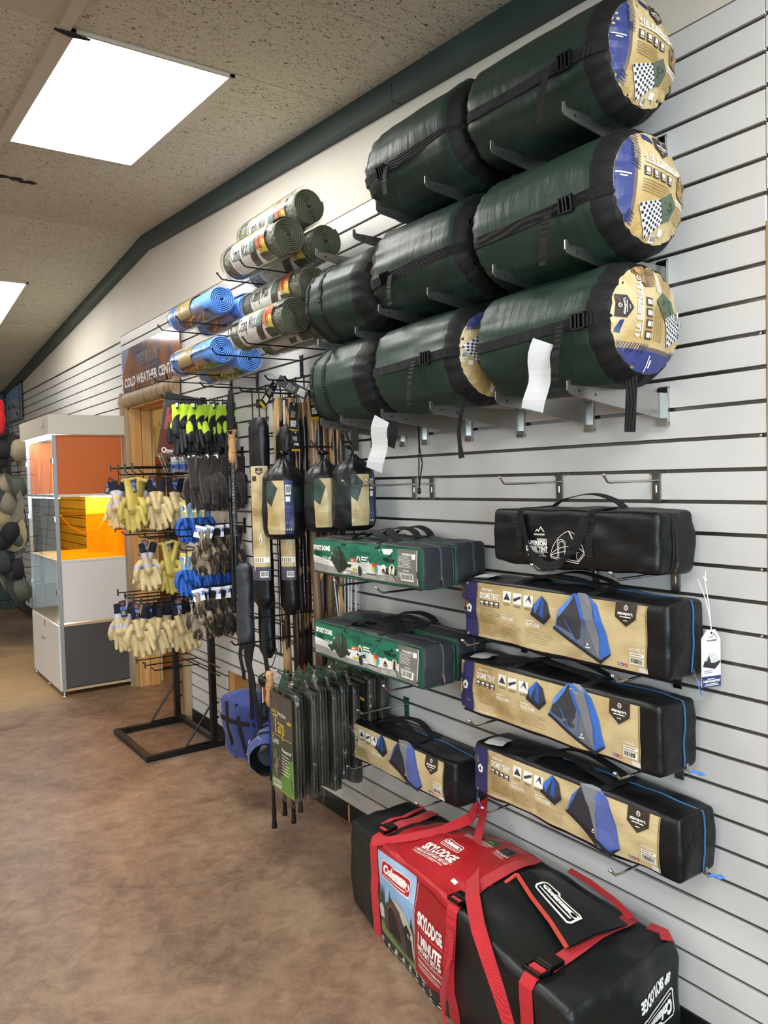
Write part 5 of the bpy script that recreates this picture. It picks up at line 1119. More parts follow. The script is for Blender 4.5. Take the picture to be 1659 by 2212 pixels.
for i, (x, dz, rz) in enumerate(((-.365, -.004, .05), (-.315, .004, -.06), (-.265, -.01, .04), (-.215, .0, -.03), (-.165, -.012, .05))):
    tarp_pack('dark folded tarp pack in clear film, %s behind the printed front one' % ORD[i], x, 2.52+.01*i, .745+dz, printed=False, seed=5+i*3, rz=rz, H=.37-.02*(i % 2), W_=.20)
tarp_pack('black tarp pack with gold lettering under the lower green tent bags', -.115, 2.53, .760, W_=.22, H=.30, seed=30, dark=True)
tarp_pack('crinkled tarp pack against the wall behind the gold lettered one', -.065, 2.52, .755, W_=.22, H=.30, seed=33, printed=False)
t = make_hook('peg_hook', 0.46, CHR, tip=.03, r=.0032); t.location = (0, 2.52, .752); t['label'] = 'long chrome peg that the tarp packs hang from'
# clear bag of thin white poles
t = thing('pole_pack', 'clear plastic sleeve of thin white poles between the two green tent bag levels', 'tent poles', (-.10, 2.62, 1.17))
m = MB()
for i in range(11): x0 = R.uniform(-.02, .02); y0 = R.uniform(-.075, .075); m.tube([(x0, y0, -.02), (x0+R.uniform(-.012, .012), y0*.7+R.uniform(-.02, .02), -.30)], .0026, mat('fiberglass_white', 'd9dcdc', .35), 6)
m.build('pole_bundle', t)
def fb(u, v): th = 2*pi*u; return Vector((cos(th)*.030*(.4+.6*min(v*6, 1)), sin(th)*.095, .03-v*.36))+Vector((.004*noise.noise(Vector((cos(th)*5, sin(th)*5, v*9))),)*3)
m = MB(); m.grid(fb, 28, 20, CLEAR); m.build('film', t)
t = make_hook('peg_hook', 0.14, CHR); t.location = (0, 2.62, 1.19); t['label'] = 'chrome peg hook holding the clear sleeve of white poles'
# ================================================================= wire grid, walking sticks, hanging sacks
def px_rod(mb, pts, r=.003, m=None): mb.tube(pts, r, m or BLKM, 6)
t = thing('wire_grid_panel', 'tall black wire grid panel behind the hanging walking sticks', 'wire grid', (0, 0, 0))
gm = None
for i in range(13):
    m = MB(); px_rod(m, [(-.030, 2.66+.0762*i*.98, .62), (-.030, 2.66+.0762*i*.98, 1.90)], .0032); m.build('wire', t)
for i in range(17):
    m = MB(); px_rod(m, [(-.034, 2.64, .63+.0787*i), (-.034, 3.60, .63+.0787*i)], .0032); m.build('wire', t)
m = MB(); m.box((-.028, 2.70, 1.80), (.004, 2.72, 1.84), BLKM); m.box((-.028, 3.50, 1.80), (.004, 3.52, 1.84), BLKM); m.box((-.028, 2.70, .70), (.004, 2.72, .74), BLKM); m.build('grid_bracket', t)
BARK = mat('peeled_bark', '24150e', .32, vary=((26, 26, 6), 'b98a52', .57, .59, 2), bump=('noise', (60, 60, 12), .5), coat=.3)
BARK3 = mat('half_peeled_bark', '2c1a10', .32, vary=((22, 22, 5), 'b79460', .50, .53, 2), bump=('noise', (60, 60, 12), .5), coat=.3)
BARK2 = mat('pale_peeled_stick', '85684a', .35, vary=((60, 60, 3), '4a3220', .50, .66, 3), bump=('noise', (60, 60, 12), .4), coat=.3)
ENDW = mat('cut_wood_end', 'c8a878', .6)
def stick(label, x, y, ztop, L, r, m_, seed, lean=0.0):
    t = thing('walking_stick', label, 'walking stick', (x, y, ztop), (lean, lean*.6, 0), 'wooden walking sticks hanging on the grid')
    rr = random.Random(seed); pts = []; rad = []
    for i in range(26):
        q = i/25; pts.append((.006*noise.noise(Vector((seed, q*3, 0)))*2, .006*noise.noise(Vector((seed, q*3, 9)))*2, -L*q)); rad.append(r*(1-.18*q)*(1+.10*noise.noise(Vector((seed*2, q*9, 3)))))
    m = MB(); m.tube(pts, rad, m_, 12, cap=False); m.build('shaft', t)
    m = MB(); m.lathe([(r*.97, -.001), (r*.9, .004), (0, .005)], ENDW, 12); m.build('cut_end', t)
    m = MB(); m.tube([(r, 0, -.05), (r+.004, .004, .02), (0, 0, .065), (-r-.004, -.004, .02), (-r, 0, -.05)], .0014, BLK, 5); m.build('cord_loop', t)
    for _ in range(3):
        q = rr.randint(4, 22); m = MB(); p = Vector(pts[q]); d = Vector((cos(rr.random()*6), sin(rr.random()*6)-.5, .2)).normalized(); m.tube([p+d*rad[q]*.6, p+d*rad[q]*1.15], [.006, .003], ENDW, 7); m.build('knot', t)
    return t
for i, (x, y, z, r, mm, lab) in enumerate((
    (-.200, 2.956, 1.785, .0215, BARK3, 'thick walking stick with peeled pale face, leftmost at the front'), (-.180, 2.885, 1.775, .0200, BARK, 'dark brown walking stick beside the pale front one'),
    (-.110, 2.955, 1.76, .0165, BARK, 'slim dark walking stick behind the two front ones'), (-.130, 2.805, 1.775, .0200, BARK2, 'straight tan grained walking stick with dark top'),
    (-.080, 2.960, 1.77, .0165, BARK, 'glossy dark walking stick right of the tan grained one'), (-.105, 2.785, 1.775, .0180, BARK, 'dark walking stick next to the hanging black sacks'),
    (-.075, 2.795, 1.77, .0180, BARK2, 'pale walking stick close to the wire grid'), (-.060, 2.740, 1.77, .0170, BARK, 'thin dark walking stick nearest the wall'), (-.085, 2.665, 1.77, .0165, BARK3, 'greyish walking stick at the right end of the bunch'))):
    stick(lab, x, y, z, 1.24+.02*(i % 3), r, mm, i+3, lean=.006*((i % 3)-1))
YEL = ink('d3a62c')
def small_tag(label, loc, rot, w=.036, h=.115):
    t = thing('stick_tag', label, 'tag', loc, rot, 'black and yellow tags tied to the walking sticks')
    m = MB(); A = Art(); f = lambda u, v, off: Vector((u, -off, v)); A.rect(-w/2, -h, w, h, ink('1b1b1c'), 0); A.rect(-w/2, -h, w, h*.11, YEL, 1)
    A.rect(-w*.32, -h*.80, w*.64, h*.20, WHT, 1); A.lines(-w*.28, -h*.66, w*.5, 4, h*.035, ink('333333'), 2, .0012); A.rect(-w*.34, -h*.50, w*.5, h*.06, ink('b08e4c'), 1); A.lines(-w*.34, -h*.30, w*.66, 4, h*.05, WHT, 1, .0016); A.circ(0, -h*.06, .003, WHT, 1, 8)
    A.place(m, f); B_ = Art(); B_.rect(-w/2, -h, w, h, YEL, -3); B_.place(m, f); m.build('card', t)
    m = MB(); m.tube([(0, 0, -.006), (.004, .004, .02), (0, .008, .05)], .0008, BLK, 4); m.build('string', t); return t
small_tag('black tag with yellow foot swinging out left of the stick tops', (-.250, 2.875, 1.835), (0, .70, .35), h=.125)
small_tag('wide black tag slanting right across the stick tops', (-.245, 2.860, 1.850), (0, -1.05, -.55), h=.155, w=.042)
small_tag('yellow and black tag hanging between dark and tan sticks', (-.20, 2.815, 1.755), (0, .06, -.2), h=.12)
small_tag('yellow tag hanging at the right of the stick tops', (-.16, 2.74, 1.80), (0, -.12, .1), h=.12)
small_tag('black tag with barcode low between the sticks', (-.205, 2.80, 1.64), (0, .0, -.1), h=.08)
for y, z, L, nm in ((2.85, 1.845, .27, 'holding the front walking sticks'), (2.78, 1.835, .22, 'holding the rear walking sticks'), (2.74, 1.575, .22, 'holding the black sacks'), (2.87, .900, .36, 'low, holding black straps by the walking sticks'), (2.92, .795, .42, 'lowest, holding the blue bag straps'), (3.15, 1.845, .42, 'holding the cork-handled trekking poles'), (2.90, 1.80, .36, 'holding the long black sleeves')):
    t = make_hook('peg_hook', L, BLKM, tip=.02, up_=.015, r=.0034); t.location = (-.036 if 2.6 < y < 3.6 else -.002, y, z); t['label'] = 'black peg hook ' + nm; t['group'] = 'black peg hooks on the wire grid'

def sack(label, x, y, ztop, r, L, lab_th, cord_to, seed):
    t = thing('stuff_sack', label, 'sleeping bag', (x, y, ztop), (0, 0, 0), 'small black sleeping bag sacks hanging by their cords')
    sd = seed*3.3
    def rad(v, th):
        prof = [(0, .12), (.06, .30), (.13, .70), (.22, .94), (.34, 1.0), (.62, 1.0), (.88, .99), (.96, .90), (1.0, .62)]
        for (a, p), (b, q) in zip(prof[:-1], prof[1:]):
            if v <= b: k = p+(q-p)*(v-a)/(b-a); break
        g = sin(th*13+sd)*.05*max(0, 1-v/.3)
        return r*(k+g)+.005*noise.noise(Vector((cos(th)*3+sd, sin(th)*3, v*6)))
    S_ = lambda th, v, off=0.0: Vector(((rad(v, th)+off)*cos(th), (rad(v, th)+off)*sin(th), -L*v))
    m = MB(); m.grid(lambda u, v: S_(2*pi*u, v), 52, 26, BLKN, mf=lambda u, v: mat('sack_band', '182521', .45, bump=('noise', 30, .5)) if .36 < v < .66 else BLKN); m.add([S_(2*pi*i/26, 1.0) for i in range(26)], [tuple(range(26))], BLKN); m.build('sack', t, weld=1e-5)
    A = Art(); w, h0, h1 = r*1.25, L*.27, L*.93
    A.rect(-w*.5, -h1, w, h1-h0, GOLD, 0); A.rect(w*.18, -h1, w*.32, h1-h0, ink('2d3563'), 1)
    A.poly([(-w*.5, -h0), (-w*.30, -h0), (-w*.05, -h0-.03), (-w*.28, -h0-.10), (-w*.5, -h0-.08)], ink('31443a'), 2); A.poly([(-w*.1, -h0), (w*.18, -h0), (w*.18, -h0-.04), (w*.02, -h0-.07)], ink('c9b07c'), 2)
    A.bar(w*.22, -h0-.055, w*.2, .038, 3); A.rect(w*.22, -h0-.082, w*.16, .02, WHT, 3); A.lines(w*.22, -h0-.10, w*.18, 9, .007, ink('7d86b5'), 3, .0014)
    for i, c in enumerate(('a07a8a', '3b5998', 'c4302b')): A.circ(w*(.25+.07*i), -h1+.045, .004, ink(c), 3, 6)
    for i in range(3): A.poly([(w*(.23+.08*i), -h1+.012), (w*(.23+.08*i), -h1+.024), (w*(.28+.08*i), -h1+.018)], ink('d8cf9a'), 3)
    A.lines(-w*.42, -h0-.13, w*.5, 7, .007, LINEC, 3, .001)
    m = MB(); A.place(m, lambda u, v, off: S_(lab_th+u/r, -v/L, .0018+off), step=.012, lift=.0005); m.build('printed_label', t)
    m = MB(); c = Vector(cord_to)-Vector((x, y, ztop)); m.tube([(0, 0, -.01), (.004, 0, .02), c*.5+Vector((.004, 0, 0)), c], .0028, BLK, 6); m.tube([(.004, .004, -.01), (-.004, .004, .03), c*.5, c+Vector((0, .004, 0))], .0026, BLK, 6); m.build('drawcord', t)
    m = MB(); m.lathe([(0, -.012), (.009, -.009), (.009, .009), (0, .012)], PLAS, 12, 'X', (0, 0, .022)); m.tube([(-.022, 0, .022), (.022, 0, .022)], .006, PLAS, 8); m.build('cord_lock', t)
    return t
sack('small black sleeping bag sack in front of the walking sticks, leftmost of three', -.265, 2.800, 1.530, .086, .315, -pi*.72, (-.24, 2.745, 1.60), 1)
sack('middle one of the three small black sleeping bag sacks', -.175, 2.640, 1.525, .078, .280, -pi*.62, (-.17, 2.74, 1.60), 2)
sack('small black sleeping bag sack nearest the camera, below the far sleeping bags', -.125, 2.505, 1.538, .081, .285, -pi*.52, (-.125, 2.55, 1.625), 3)
t = make_hook('peg_hook', .16, CHR); t.location = (0, 2.55, 1.615); t['label'] = 'chrome peg hook above the nearest small black sack'

def long_sleeve(label, x, y, zt, zb, w, lab=None, tone=BLKN, seed=1, tilt=0.0, gath=True):
    t = thing('folding_chair_sleeve', label, 'camp chair', (x, y, zt), (0, tilt, 0), 'long black carry sleeves')
    L = zt-zb; sd = seed*2.7
    def f(u, v):
        th = 2*pi*u; k = min(1, .55+v*11) if gath else 1; k *= 1-.5*max(0, v-.95)/.05
        r = w*k*(1+.10*noise.noise(Vector((cos(th)*2+sd, sin(th)*2, v*7))))
        return Vector((r*cos(th)*.72, r*sin(th)*(1+.25*max(0, .08-v)/.08), -L*v))
    m = MB(); m.grid(f, 28, 40, tone); m.add([f(i/20, 1) for i in range(20)], [tuple(range(20))], tone); m.add([f(i/20, 0) for i in range(20)], [tuple(range(20))], tone); m.build('sleeve', t, weld=1e-5)
    if lab:
        z0, z1, lw = lab; A = Art(); A.rect(-lw/2, z1, lw, z0-z1, GOLDT, 0); badge(A, 0, z0-.022, .016); A.rect(-lw*.4, z0-.06, lw*.25, .02, ink('4a3a2e'), 1); A.lines(-lw*.3, z0-.18, lw*.5, 6, .008, LINEC, 2, .001)
        A.rect(-lw/2, z1+.0, lw, .055, ink('4b4452'), 1); A.bar(-lw*.1, z1+.012, lw*.45, .026, 3); A.rect(-lw*.45, z1+.072, lw*.9, .022, WHT, 2)
        for i in range(5): A.rect(-lw*.40+.009*i, z1+.074, .005, .017, ink('8d8468'), 3)
        A.line([(-lw*.1, z1+.16), (0, z1+.19), (lw*.05, z1+.16), (-lw*.05, z1+.145)], .003, WHT, 2)
        m = MB(); A.place(m, lambda u, v, off: Vector(((w*1.08+off+.002)*cos(-pi*.72+u/w)*.74, (w*1.08+off+.002)*sin(-pi*.72+u/w), v-zt)), step=.02, lift=.0006); m.build('printed_label', t)
    return t
long_sleeve('long black sleeve with a tall gold label beside the cork-handled poles', -.30, 2.935, 1.700, .92, .052, (1.505, 1.045, .085), seed=1)
long_sleeve('long black sleeve half hidden between the gold label and the walking sticks', -.22, 2.86, 1.66, .90, .048, (1.30, 1.045, .07), seed=2)
long_sleeve('slate grey long sleeve hanging lowest behind the trekking poles', -.315, 3.09, 1.10, .735, .048, tone=mat('slate_nylon', '32353b', .5, bump=('noise', 30, .5)), seed=3)
long_sleeve('narrow black sleeve behind the slate grey one', -.25, 3.02, 1.35, .70, .045, seed=4)
# trekking poles
CORK = mat('cork_grip', 'bf9465', .65, vary=(90, '9a7044', .5, .65), bump=('noise', 90, .3))
def trek_pole(label, x, y, zt, L, grip, shaft, tip_m=PLAS, tilt=0.0, knob=False, strap=True):
    t = thing('trekking_pole', label, 'trekking pole', (x, y, zt), (tilt, 0, 0), 'hanging trekking poles')
    MB().lathe([(0, .010), (.016, .006), (.021, -.004), (.017, -.016), (.0135, -.03), (.017, -.055), (.0135, -.075), (.0165, -.10), (.017, -.125), (.013, -.14), (0, -.141)] if not knob else [(.006, .0), (.010, -.002), (.017, -.012), (.013, -.03), (.018, -.06), (.0145, -.085), (.019, -.11), (.0135, -.135), (0, -.137)], grip, 16).build('grip', t)
    MB().lathe([(.0, .016), (.018, .014), (.0225, .006), (.019, .0), (0, -.001)], PLAS, 16).build('grip_cap', t) if not knob else None
    m = MB(); m.tube([(0, 0, -.14), (0, 0, -.14-(L-.14)*.55)], .0085, shaft, 12); m.build('upper_shaft', t)
    m = MB(); m.tube([(0, 0, -.14-(L-.14)*.53), (0, 0, -.14-(L-.14)*.60)], .0115, PLAS, 12); m.build('lock_collar', t)
    m = MB(); m.tube([(0, 0, -.14-(L-.14)*.58), (0, 0, -L+.05)], .0068, BLKM, 12); m.build('lower_shaft', t)
    m = MB(); m.lathe([(.008, -L+.075), (.009, -L+.05), (.0075, -L+.04), (.0095, -L+.012), (.011, -L), (0, -L-.002)], tip_m, 12); m.build('rubber_tip', t)
    if strap:
        m = MB(); m.ribbon([(0, .012, -.015), (.004, .02, .05), (.006, .012, .11), (.002, 0, .165), (-.010, -.010, .10), (-.014, -.014, .0), (-.012, -.012, -.02)], Vector((.8, -.6, 0)), [.014, .022, .022, .020, .024, .024, .014], .002, WEB); m.build('wrist_strap', t)
    return t
SHB = mat('speckled_shaft', '2a2a2b', .35, vary=(140, '8d8d8d', .55, .6))
trek_pole('trekking pole with tan cork grip and black strap, front one', -.345, 3.10, 1.664, .72, CORK, SHB)
trek_pole('second trekking pole with tan cork grip behind the front one', -.315, 3.16, 1.635, .68, CORK, BLKM)
trek_pole('trekking pole with black plastic grip below the cork ones', -.33, 3.17, 1.50, .62, PLAS, BLKM)
BLUS = mat('blue_anodized', '2440a0', .25, metal=.6)
trek_pole('short trekking pole with blue shaft and cork grip left of the tarps', -.415, 2.672, .735, .60, CORK, BLUS, knob=True, strap=False)
for i, (x, y, zb) in enumerate(((-.31, 2.79, .115), (-.30, 2.735, .10), (-.30, 2.675, .165), (-.27, 2.60+.09, .235))):
    trek_pole('black trekking pole whose tip shows under the tarps, %s from the left' % ORD[i], x, y, zb+.42, .42, PLAS, BLKM, strap=False)
t = thing('pole_compass_ball', 'black ball grip with cord and orange striped tag beside the blue pole', 'trekking pole', (-.405, 2.735, .685))
MB().lathe([(.027*sin(pi*i/12), .027*cos(pi*i/12)) for i in range(13)], PLAS, 20).build('ball', t)
m = MB(); m.tube([(0, 0, .026), (.02, -.03, .06), (.03, -.04, .10), (.04, -.03, .12)], .0018, BLK, 6); m.build('cord', t)
m = MB(); A = Art(); A.rect(-.014, -.16, .028, .135, ink('1b1b1c'), 0); A.rect(-.002, -.09, .010, .06, ink('d0532c'), 1); A.rect(-.009, -.09, .006, .06, WHT, 1); A.lines(-.010, -.10, .02, 8, .006, ink('8a8a8a'), 1, .0012); A.place(m, lambda u, v, off: Vector((u, .012-off, v))); m.build('card', t)
# blue bags, straps and clear cup
BLUC = mat('royal_blue_cordura', '1c3072', .6, bump=('noise', 70, .5), sheen=.2)
t = thing('blue_gear_bag', 'upright royal blue bag with black webbing hanging by the wall cut-out', 'bag', (-.24, 3.20, .23), (0, -.14, .25))
S = Soft(.13, .24, .28, r=.03, amp=.012, seed=40, bulge=.02); S.mesh(BLUC).build('bag', t, weld=1e-5)
m = MB()
for yy in (-.03, .05): m.ribbon([S.P((-1, yy/.12, z), .002) for z in (-.95, -.4, .2, .9)], Vector((0, 1, 0)), .022, .002, WEB)
m.ribbon([S.P((-1, y, .35), .003) for y in (-.95, -.4, .2, .9)], Vector((0, 0, 1)), .022, .002, WEB); m.build('webbing', t)
m = MB(); A = Art(); A.poly([(.03, .04), (.085, .03), (.10, .10), (.075, .12), (.05, .075)], PAPER, 0); A.place(m, S.face(0, -1), step=.02, lift=.003); m.build('care_label', t)
t = thing('blue_gear_bag', 'open-mouthed royal blue drawstring bag lying sideways below the first', 'bag', (-.36, 2.79, .385), (0, .12, -.62))
def fb(u, v):
    th = 2*pi*u; r = .088*(1-.22*max(0, .2-v)/.2)*(1+.05*noise.noise(Vector((cos(th)*2, sin(th)*2, v*5)))); return Vector((r*cos(th), .22*v-.10, r*sin(th)*.92))
m = MB(); m.grid(fb, 40, 18, BLUC); m.add([fb(i/24, 1) for i in range(24)], [tuple(range(24))], BLUC)
m.build('bag', t, weld=1e-5)
m = MB(); m.grid(lambda u, v: Vector((fb(u, 0).x*(1-.35*v), -.10+.05*v+.006*sin(u*40), fb(u, 0).z*(1-.35*v))), 40, 6, BLKN); m.lathe([(.055, -.05), (0, -.045)], mat('hole_dark', '151515'), 24, 'Y'); m.build('drawstring_mouth', t)
for q in (.35, .8):
    m = MB(); m.ribbon([fb(i/30, q)*1.0+Vector((0, 0, 0)) + Vector((cos(2*pi*i/30), 0, sin(2*pi*i/30)))*.003 for i in range(31)], Vector((0, 1, 0)), .024, .002, WEB); m.build('webbing', t)
for i, (a, b_, w, nm) in enumerate((((-.375, 2.925, .795), (-.36, 2.88, .44), .024, 'wide black strap from the lowest peg down to the blue drawstring bag'), ((-.35, 2.945, .79), (-.32, 3.05, .44), .020, 'black strap running down to the upright blue bag'), ((-.33, 2.87, .905), (-.33, 2.86, .62), .022, 'black strap dangling from the short peg beside the walking sticks'), ((-.405, 2.925, .80), (-.39, 2.96, .64), .018, 'short black strap end at the tip of the lowest peg'), ((-.36, 2.97, .79), (-.35, 2.96, .60), .030, 'pair of black webbing ends in the middle of the lowest peg'))):
    A_, B_ = Vector(a), Vector(b_); hanging('black_strap', nm, 'strap', [A_.lerp(B_, q)+Vector((-.010*sin(pi*q), .012*sin(pi*q*2), 0)) for q in [j/8 for j in range(9)]], Vector((.4, -1, 0)), w, WEB, .002, 'black straps below the wire grid')
t = thing('clear_cup', 'small clear plastic cup between the blue bag and the blue pole', 'cup', (-.40, 2.77, .445), (.5, .2, 0))
MB().lathe([(.0, -.05), (.022, -.05), (.030, .0), (.034, .02)], mat('clear_plastic', 'dfe3e6', .15, alpha=.35), 20).build('cup', t)
t = tag(MB().box((-.040, 3.13, 1.70), (-.0365, 3.36, 1.80), mat('grey_card', 'b9bab8', .5)).build('price_card'), 'white printed header card behind the neon gloves', 'card')

# ================================================================= glove rack
t = thing('glove_rack', 'black square-tube floor rack with peg arms holding work gloves', 'rack', (0, 0, 0))
m = MB(); q = .0125
m.box((-.462, 4.045, .0), (-.43, 4.645, .030), BLKM, .002); m.build('base_bar', t)
m = MB(); m.box((-.43, 4.045, .0), (-.004, 4.077, .030), BLKM, .002); m.build('base_bar', t)
m = MB(); m.box((-.43, 4.613, .0), (-.020, 4.645, .030), BLKM, .002); m.build('base_bar', t)
m = MB(); m.box((-.095, 4.077, .030), (-.068, 4.613, .055), BLKM, .002); m.build('base_bar', t)
for y in (4.061, 4.629):
    m = MB(); m.box((-.100, y-.0145, .030), (-.066, y+.0145, 1.90), BLKM, .002); m.build('upright', t)
    m = MB(); m.tube([(-.245, y, .033), (-.215, y, .033), (-.105, y, .035)], .006, BLKM, 8); m.tube([(-.245, y, .033), (-.104, y, .225)], .006, BLKM, 8); m.build('brace', t)
    for z in (.16, .24): m = MB(); m.lathe([(0, -.002), (.006, 0), (.006, .014), (0, .015)], BLKM, 8, 'X', (-.066, y, z)); m.build('bolt', t)
PLATE = mat('price_plate', '3a3b3c', .45)
for z, ys, xt in ((1.530, (3.96, 4.08, 4.20, 4.34), -.50), (1.205, (3.92, 4.04, 4.30), -.50), (.862, (3.90, 4.04, 4.17, 4.30), -.50), (.470, (4.20, 4.35), -.40)):
    m = MB(); m.tube([(-.105, 3.90, z), (-.105, 4.64, z)], .004, BLKM, 6); m.build('cross_bar', t); m = MB(); m.tube([(-.105, 3.90, z-.045), (-.105, 4.64, z-.045)], .004, BLKM, 6); m.build('cross_bar', t)
    for y in ys:
        m = MB(); m.tube([(-.10, y, z), (xt, y, z+.003)], .0032, BLKM, 6); m.tube([(-.10, y, z-.035), (xt+.05, y, z-.032), (xt+.03, y, z-.012)], .0034, BLKM, 6); m.build('peg_arm', t)
        m = MB(); m.box((xt-.004, y-.012, z-.014), (xt, y+.012, z+.022), PLATE, .001); m.build('price_plate', t)

def fuse(mb, voxel=.0036, smooth=1):
    o = mb.build('tmp'); md = o.modifiers.new('r', 'REMESH'); md.mode = 'VOXEL'; md.voxel_size = voxel
    s = o.modifiers.new('s', 'SMOOTH'); s.iterations = smooth; s.factor = .6
    dg = bpy.context.evaluated_depsgraph_get(); me = bpy.data.meshes.new_from_object(o.evaluated_get(dg)); old = o.data
    bpy.data.objects.remove(o); bpy.data.meshes.remove(old); return me
def glove_mesh(kind, seed, mats, mf, mirror=False, fat=1.0):
    rr = random.Random(seed); mb = MB(); k = -1 if mirror else 1; m0 = mats[0]
    mb.tube([(0, 0, .0), (0, .002, -.03), (0, .0, -.06), (.002*k, 0, -.10), (.003*k, 0, -.140), (.003*k, 0, -.158)], [.034, .036, .036, .042, .044, .030], m0, 14, flat=.42*fat)
    for i, (x, L_, r) in enumerate(((-.036, .074, .0105), (-.0125, .088, .0110), (.0125, .084, .0108), (.037, .066, .0100))):
        a = (x*6.5+rr.uniform(-.25, .25)*.6)*.45; c = rr.uniform(-.012, .006); x *= k
        mb.tube([(x*.9, 0, -.125), (x, c*.3, -.155), (x+a*k*L_*.5, c*.6, -.155-L_*.5), (x+a*k*L_, c, -.155-L_*.92), (x+a*k*L_, c, -.155-L_)], [r*1.15*fat**.5, r*1.2*fat**.5, r*1.1*fat**.5, r*.95*fat**.5, r*.45], m0, 10, flat=.95)
    mb.tube([(-.020*k, -.004, -.085), (-.046*k, -.012, -.110), (-.060*k, -.016, -.145), (-.062*k, -.014, -.172), (-.060*k, -.014, -.180)], [.020, .0185, .0165*fat**.5, .013, .006], m0, 10, flat=.85)
    me = fuse(mb); me.materials.clear()
    for m in mats: me.materials.append(m)
    for p in me.polygons: p.use_smooth = True; p.material_index = mf(p.center, p.normal)
    return me
LEA = mat('tan_pigskin', 'c3ad80', .7, bump=('noise', 40, .6), vary=(20, 'ad9669', .45, .7)); LEY = mat('yellow_cowhide', 'b4a050', .6, bump=('noise', 45, .6), vary=(16, '9a8740', .45, .7))
NAVK = mat('navy_knit', '15182a', .85, bump=('X', 260, .6)); BKK = mat('black_knit', '101011', .8, bump=('X', 220, .5))
STR = bpy.data.materials.new('striped_canvas'); STR.use_nodes = True
_n = STR.node_tree.nodes; _l = STR.node_tree.links; _tc = _n.new('ShaderNodeTexCoord'); _w = _n.new('ShaderNodeTexWave'); _w.bands_direction = 'X'; _w.inputs['Scale'].default_value = 42; _w.inputs['Distortion'].default_value = 3; _w.inputs['Detail Scale'].default_value = 12
_r = _n.new('ShaderNodeValToRGB'); _r.color_ramp.interpolation = 'CONSTANT'; _r.color_ramp.elements[0].color = lin('a7a2b4'); _r.color_ramp.elements[1].color = lin('4b4566'); _r.color_ramp.elements[1].position = .5
_e = _r.color_ramp.elements.new(.75); _e.color = lin('d8cfc2')
_l.new(_tc.outputs['Object'], _w.inputs[0]); _l.new(_w.outputs[0], _r.inputs[0]); _l.new(_r.outputs[0], _n['Principled BSDF'].inputs[0]); _n['Principled BSDF'].inputs['Roughness'].default_value = .85
NEO = mat('neon_knit', 'c3e62a', .7, bump=('X', 260, .4), sheen=.2); NBL = mat('foam_nitrile', '18191b', .55, bump=('noise', 90, .3)); BRJ = mat('brown_jersey', '2a2020', .9, bump=('noise', 120, .5), sheen=.3)
BLG = mat('blue_latex', '2257ae', .45, bump=('noise', 80, .6)); BLK2 = mat('pale_blue_knit', '86a9cf', .8, bump=('X', 240, .4)); CAM = mat('camo_fleece', '6a5a48', .85, vary=((40, 40, 16), '1f1b18', .44, .52, 5), bump=('noise', 60, .5)); CAMP_ = mat('camo_pale', '9a8c74', .85, vary=((40, 40, 14), '3a2d22', .46, .54, 5))
KIND = {'tan': ((LEA, NAVK), lambda c, n: 1 if c.z > -.058 else 0, 1.12), 'yellow': ((LEY, LEY), lambda c, n: 0, 1.12), 'striped': ((STR, LEA, NAVK), lambda c, n: 2 if c.z > -.05 else (1 if (c.z < -.195 or n.y < -.2 and c.z < -.12 or (-.10 < c.z < -.078)) else 0), 1.2),
        'neon': ((NBL, NEO), lambda c, n: 1 if c.z > -.092+.045*sin(c.x*85) or (n.y > .35 and c.z > -.16) else 0, 1.0), 'brown': ((BRJ, BRJ), lambda c, n: 0, 1.0), 'blue': ((BLG, BLK2), lambda c, n: 1 if c.z > -.08 or (n.y > .5 and c.z > -.14) else 0, 1.05),
        'camo': ((CAM, BKK), lambda c, n: 1 if c.z > -.035 or n.y > .5 and c.x > 0 else 0, 1.05), 'camopale': ((CAMP_, BKK), lambda c, n: 0, 1.15)}
GM = {}
def gmesh(kind, v):
    k = (kind, v)
    if k not in GM: ms, mf, fat = KIND[kind]; GM[k] = glove_mesh(kind, hash(kind) % 1 + v*7+len(kind), ms, mf, mirror=bool(v % 2), fat=fat)
    return GM[k]
def add_obj(name, me, parent, loc=(0, 0, 0), rot=(0, 0, 0), sc=1.0):
    o = bpy.data.objects.new(name, me); COL.objects.link(o); o.parent = parent; o.location = loc; o.rotation_euler = rot; o.scale = (sc,)*3; return o
ROLLED = MB().lathe([(.034, -.004), (.038, .0), (.038, .005), (.034, .008), (.030, .005), (.030, -.002)], LEY, 20, sq=(1, .5)).build('t0').data; bpy.data.objects.remove(bpy.data.objects['t0'])
TAGM = {}
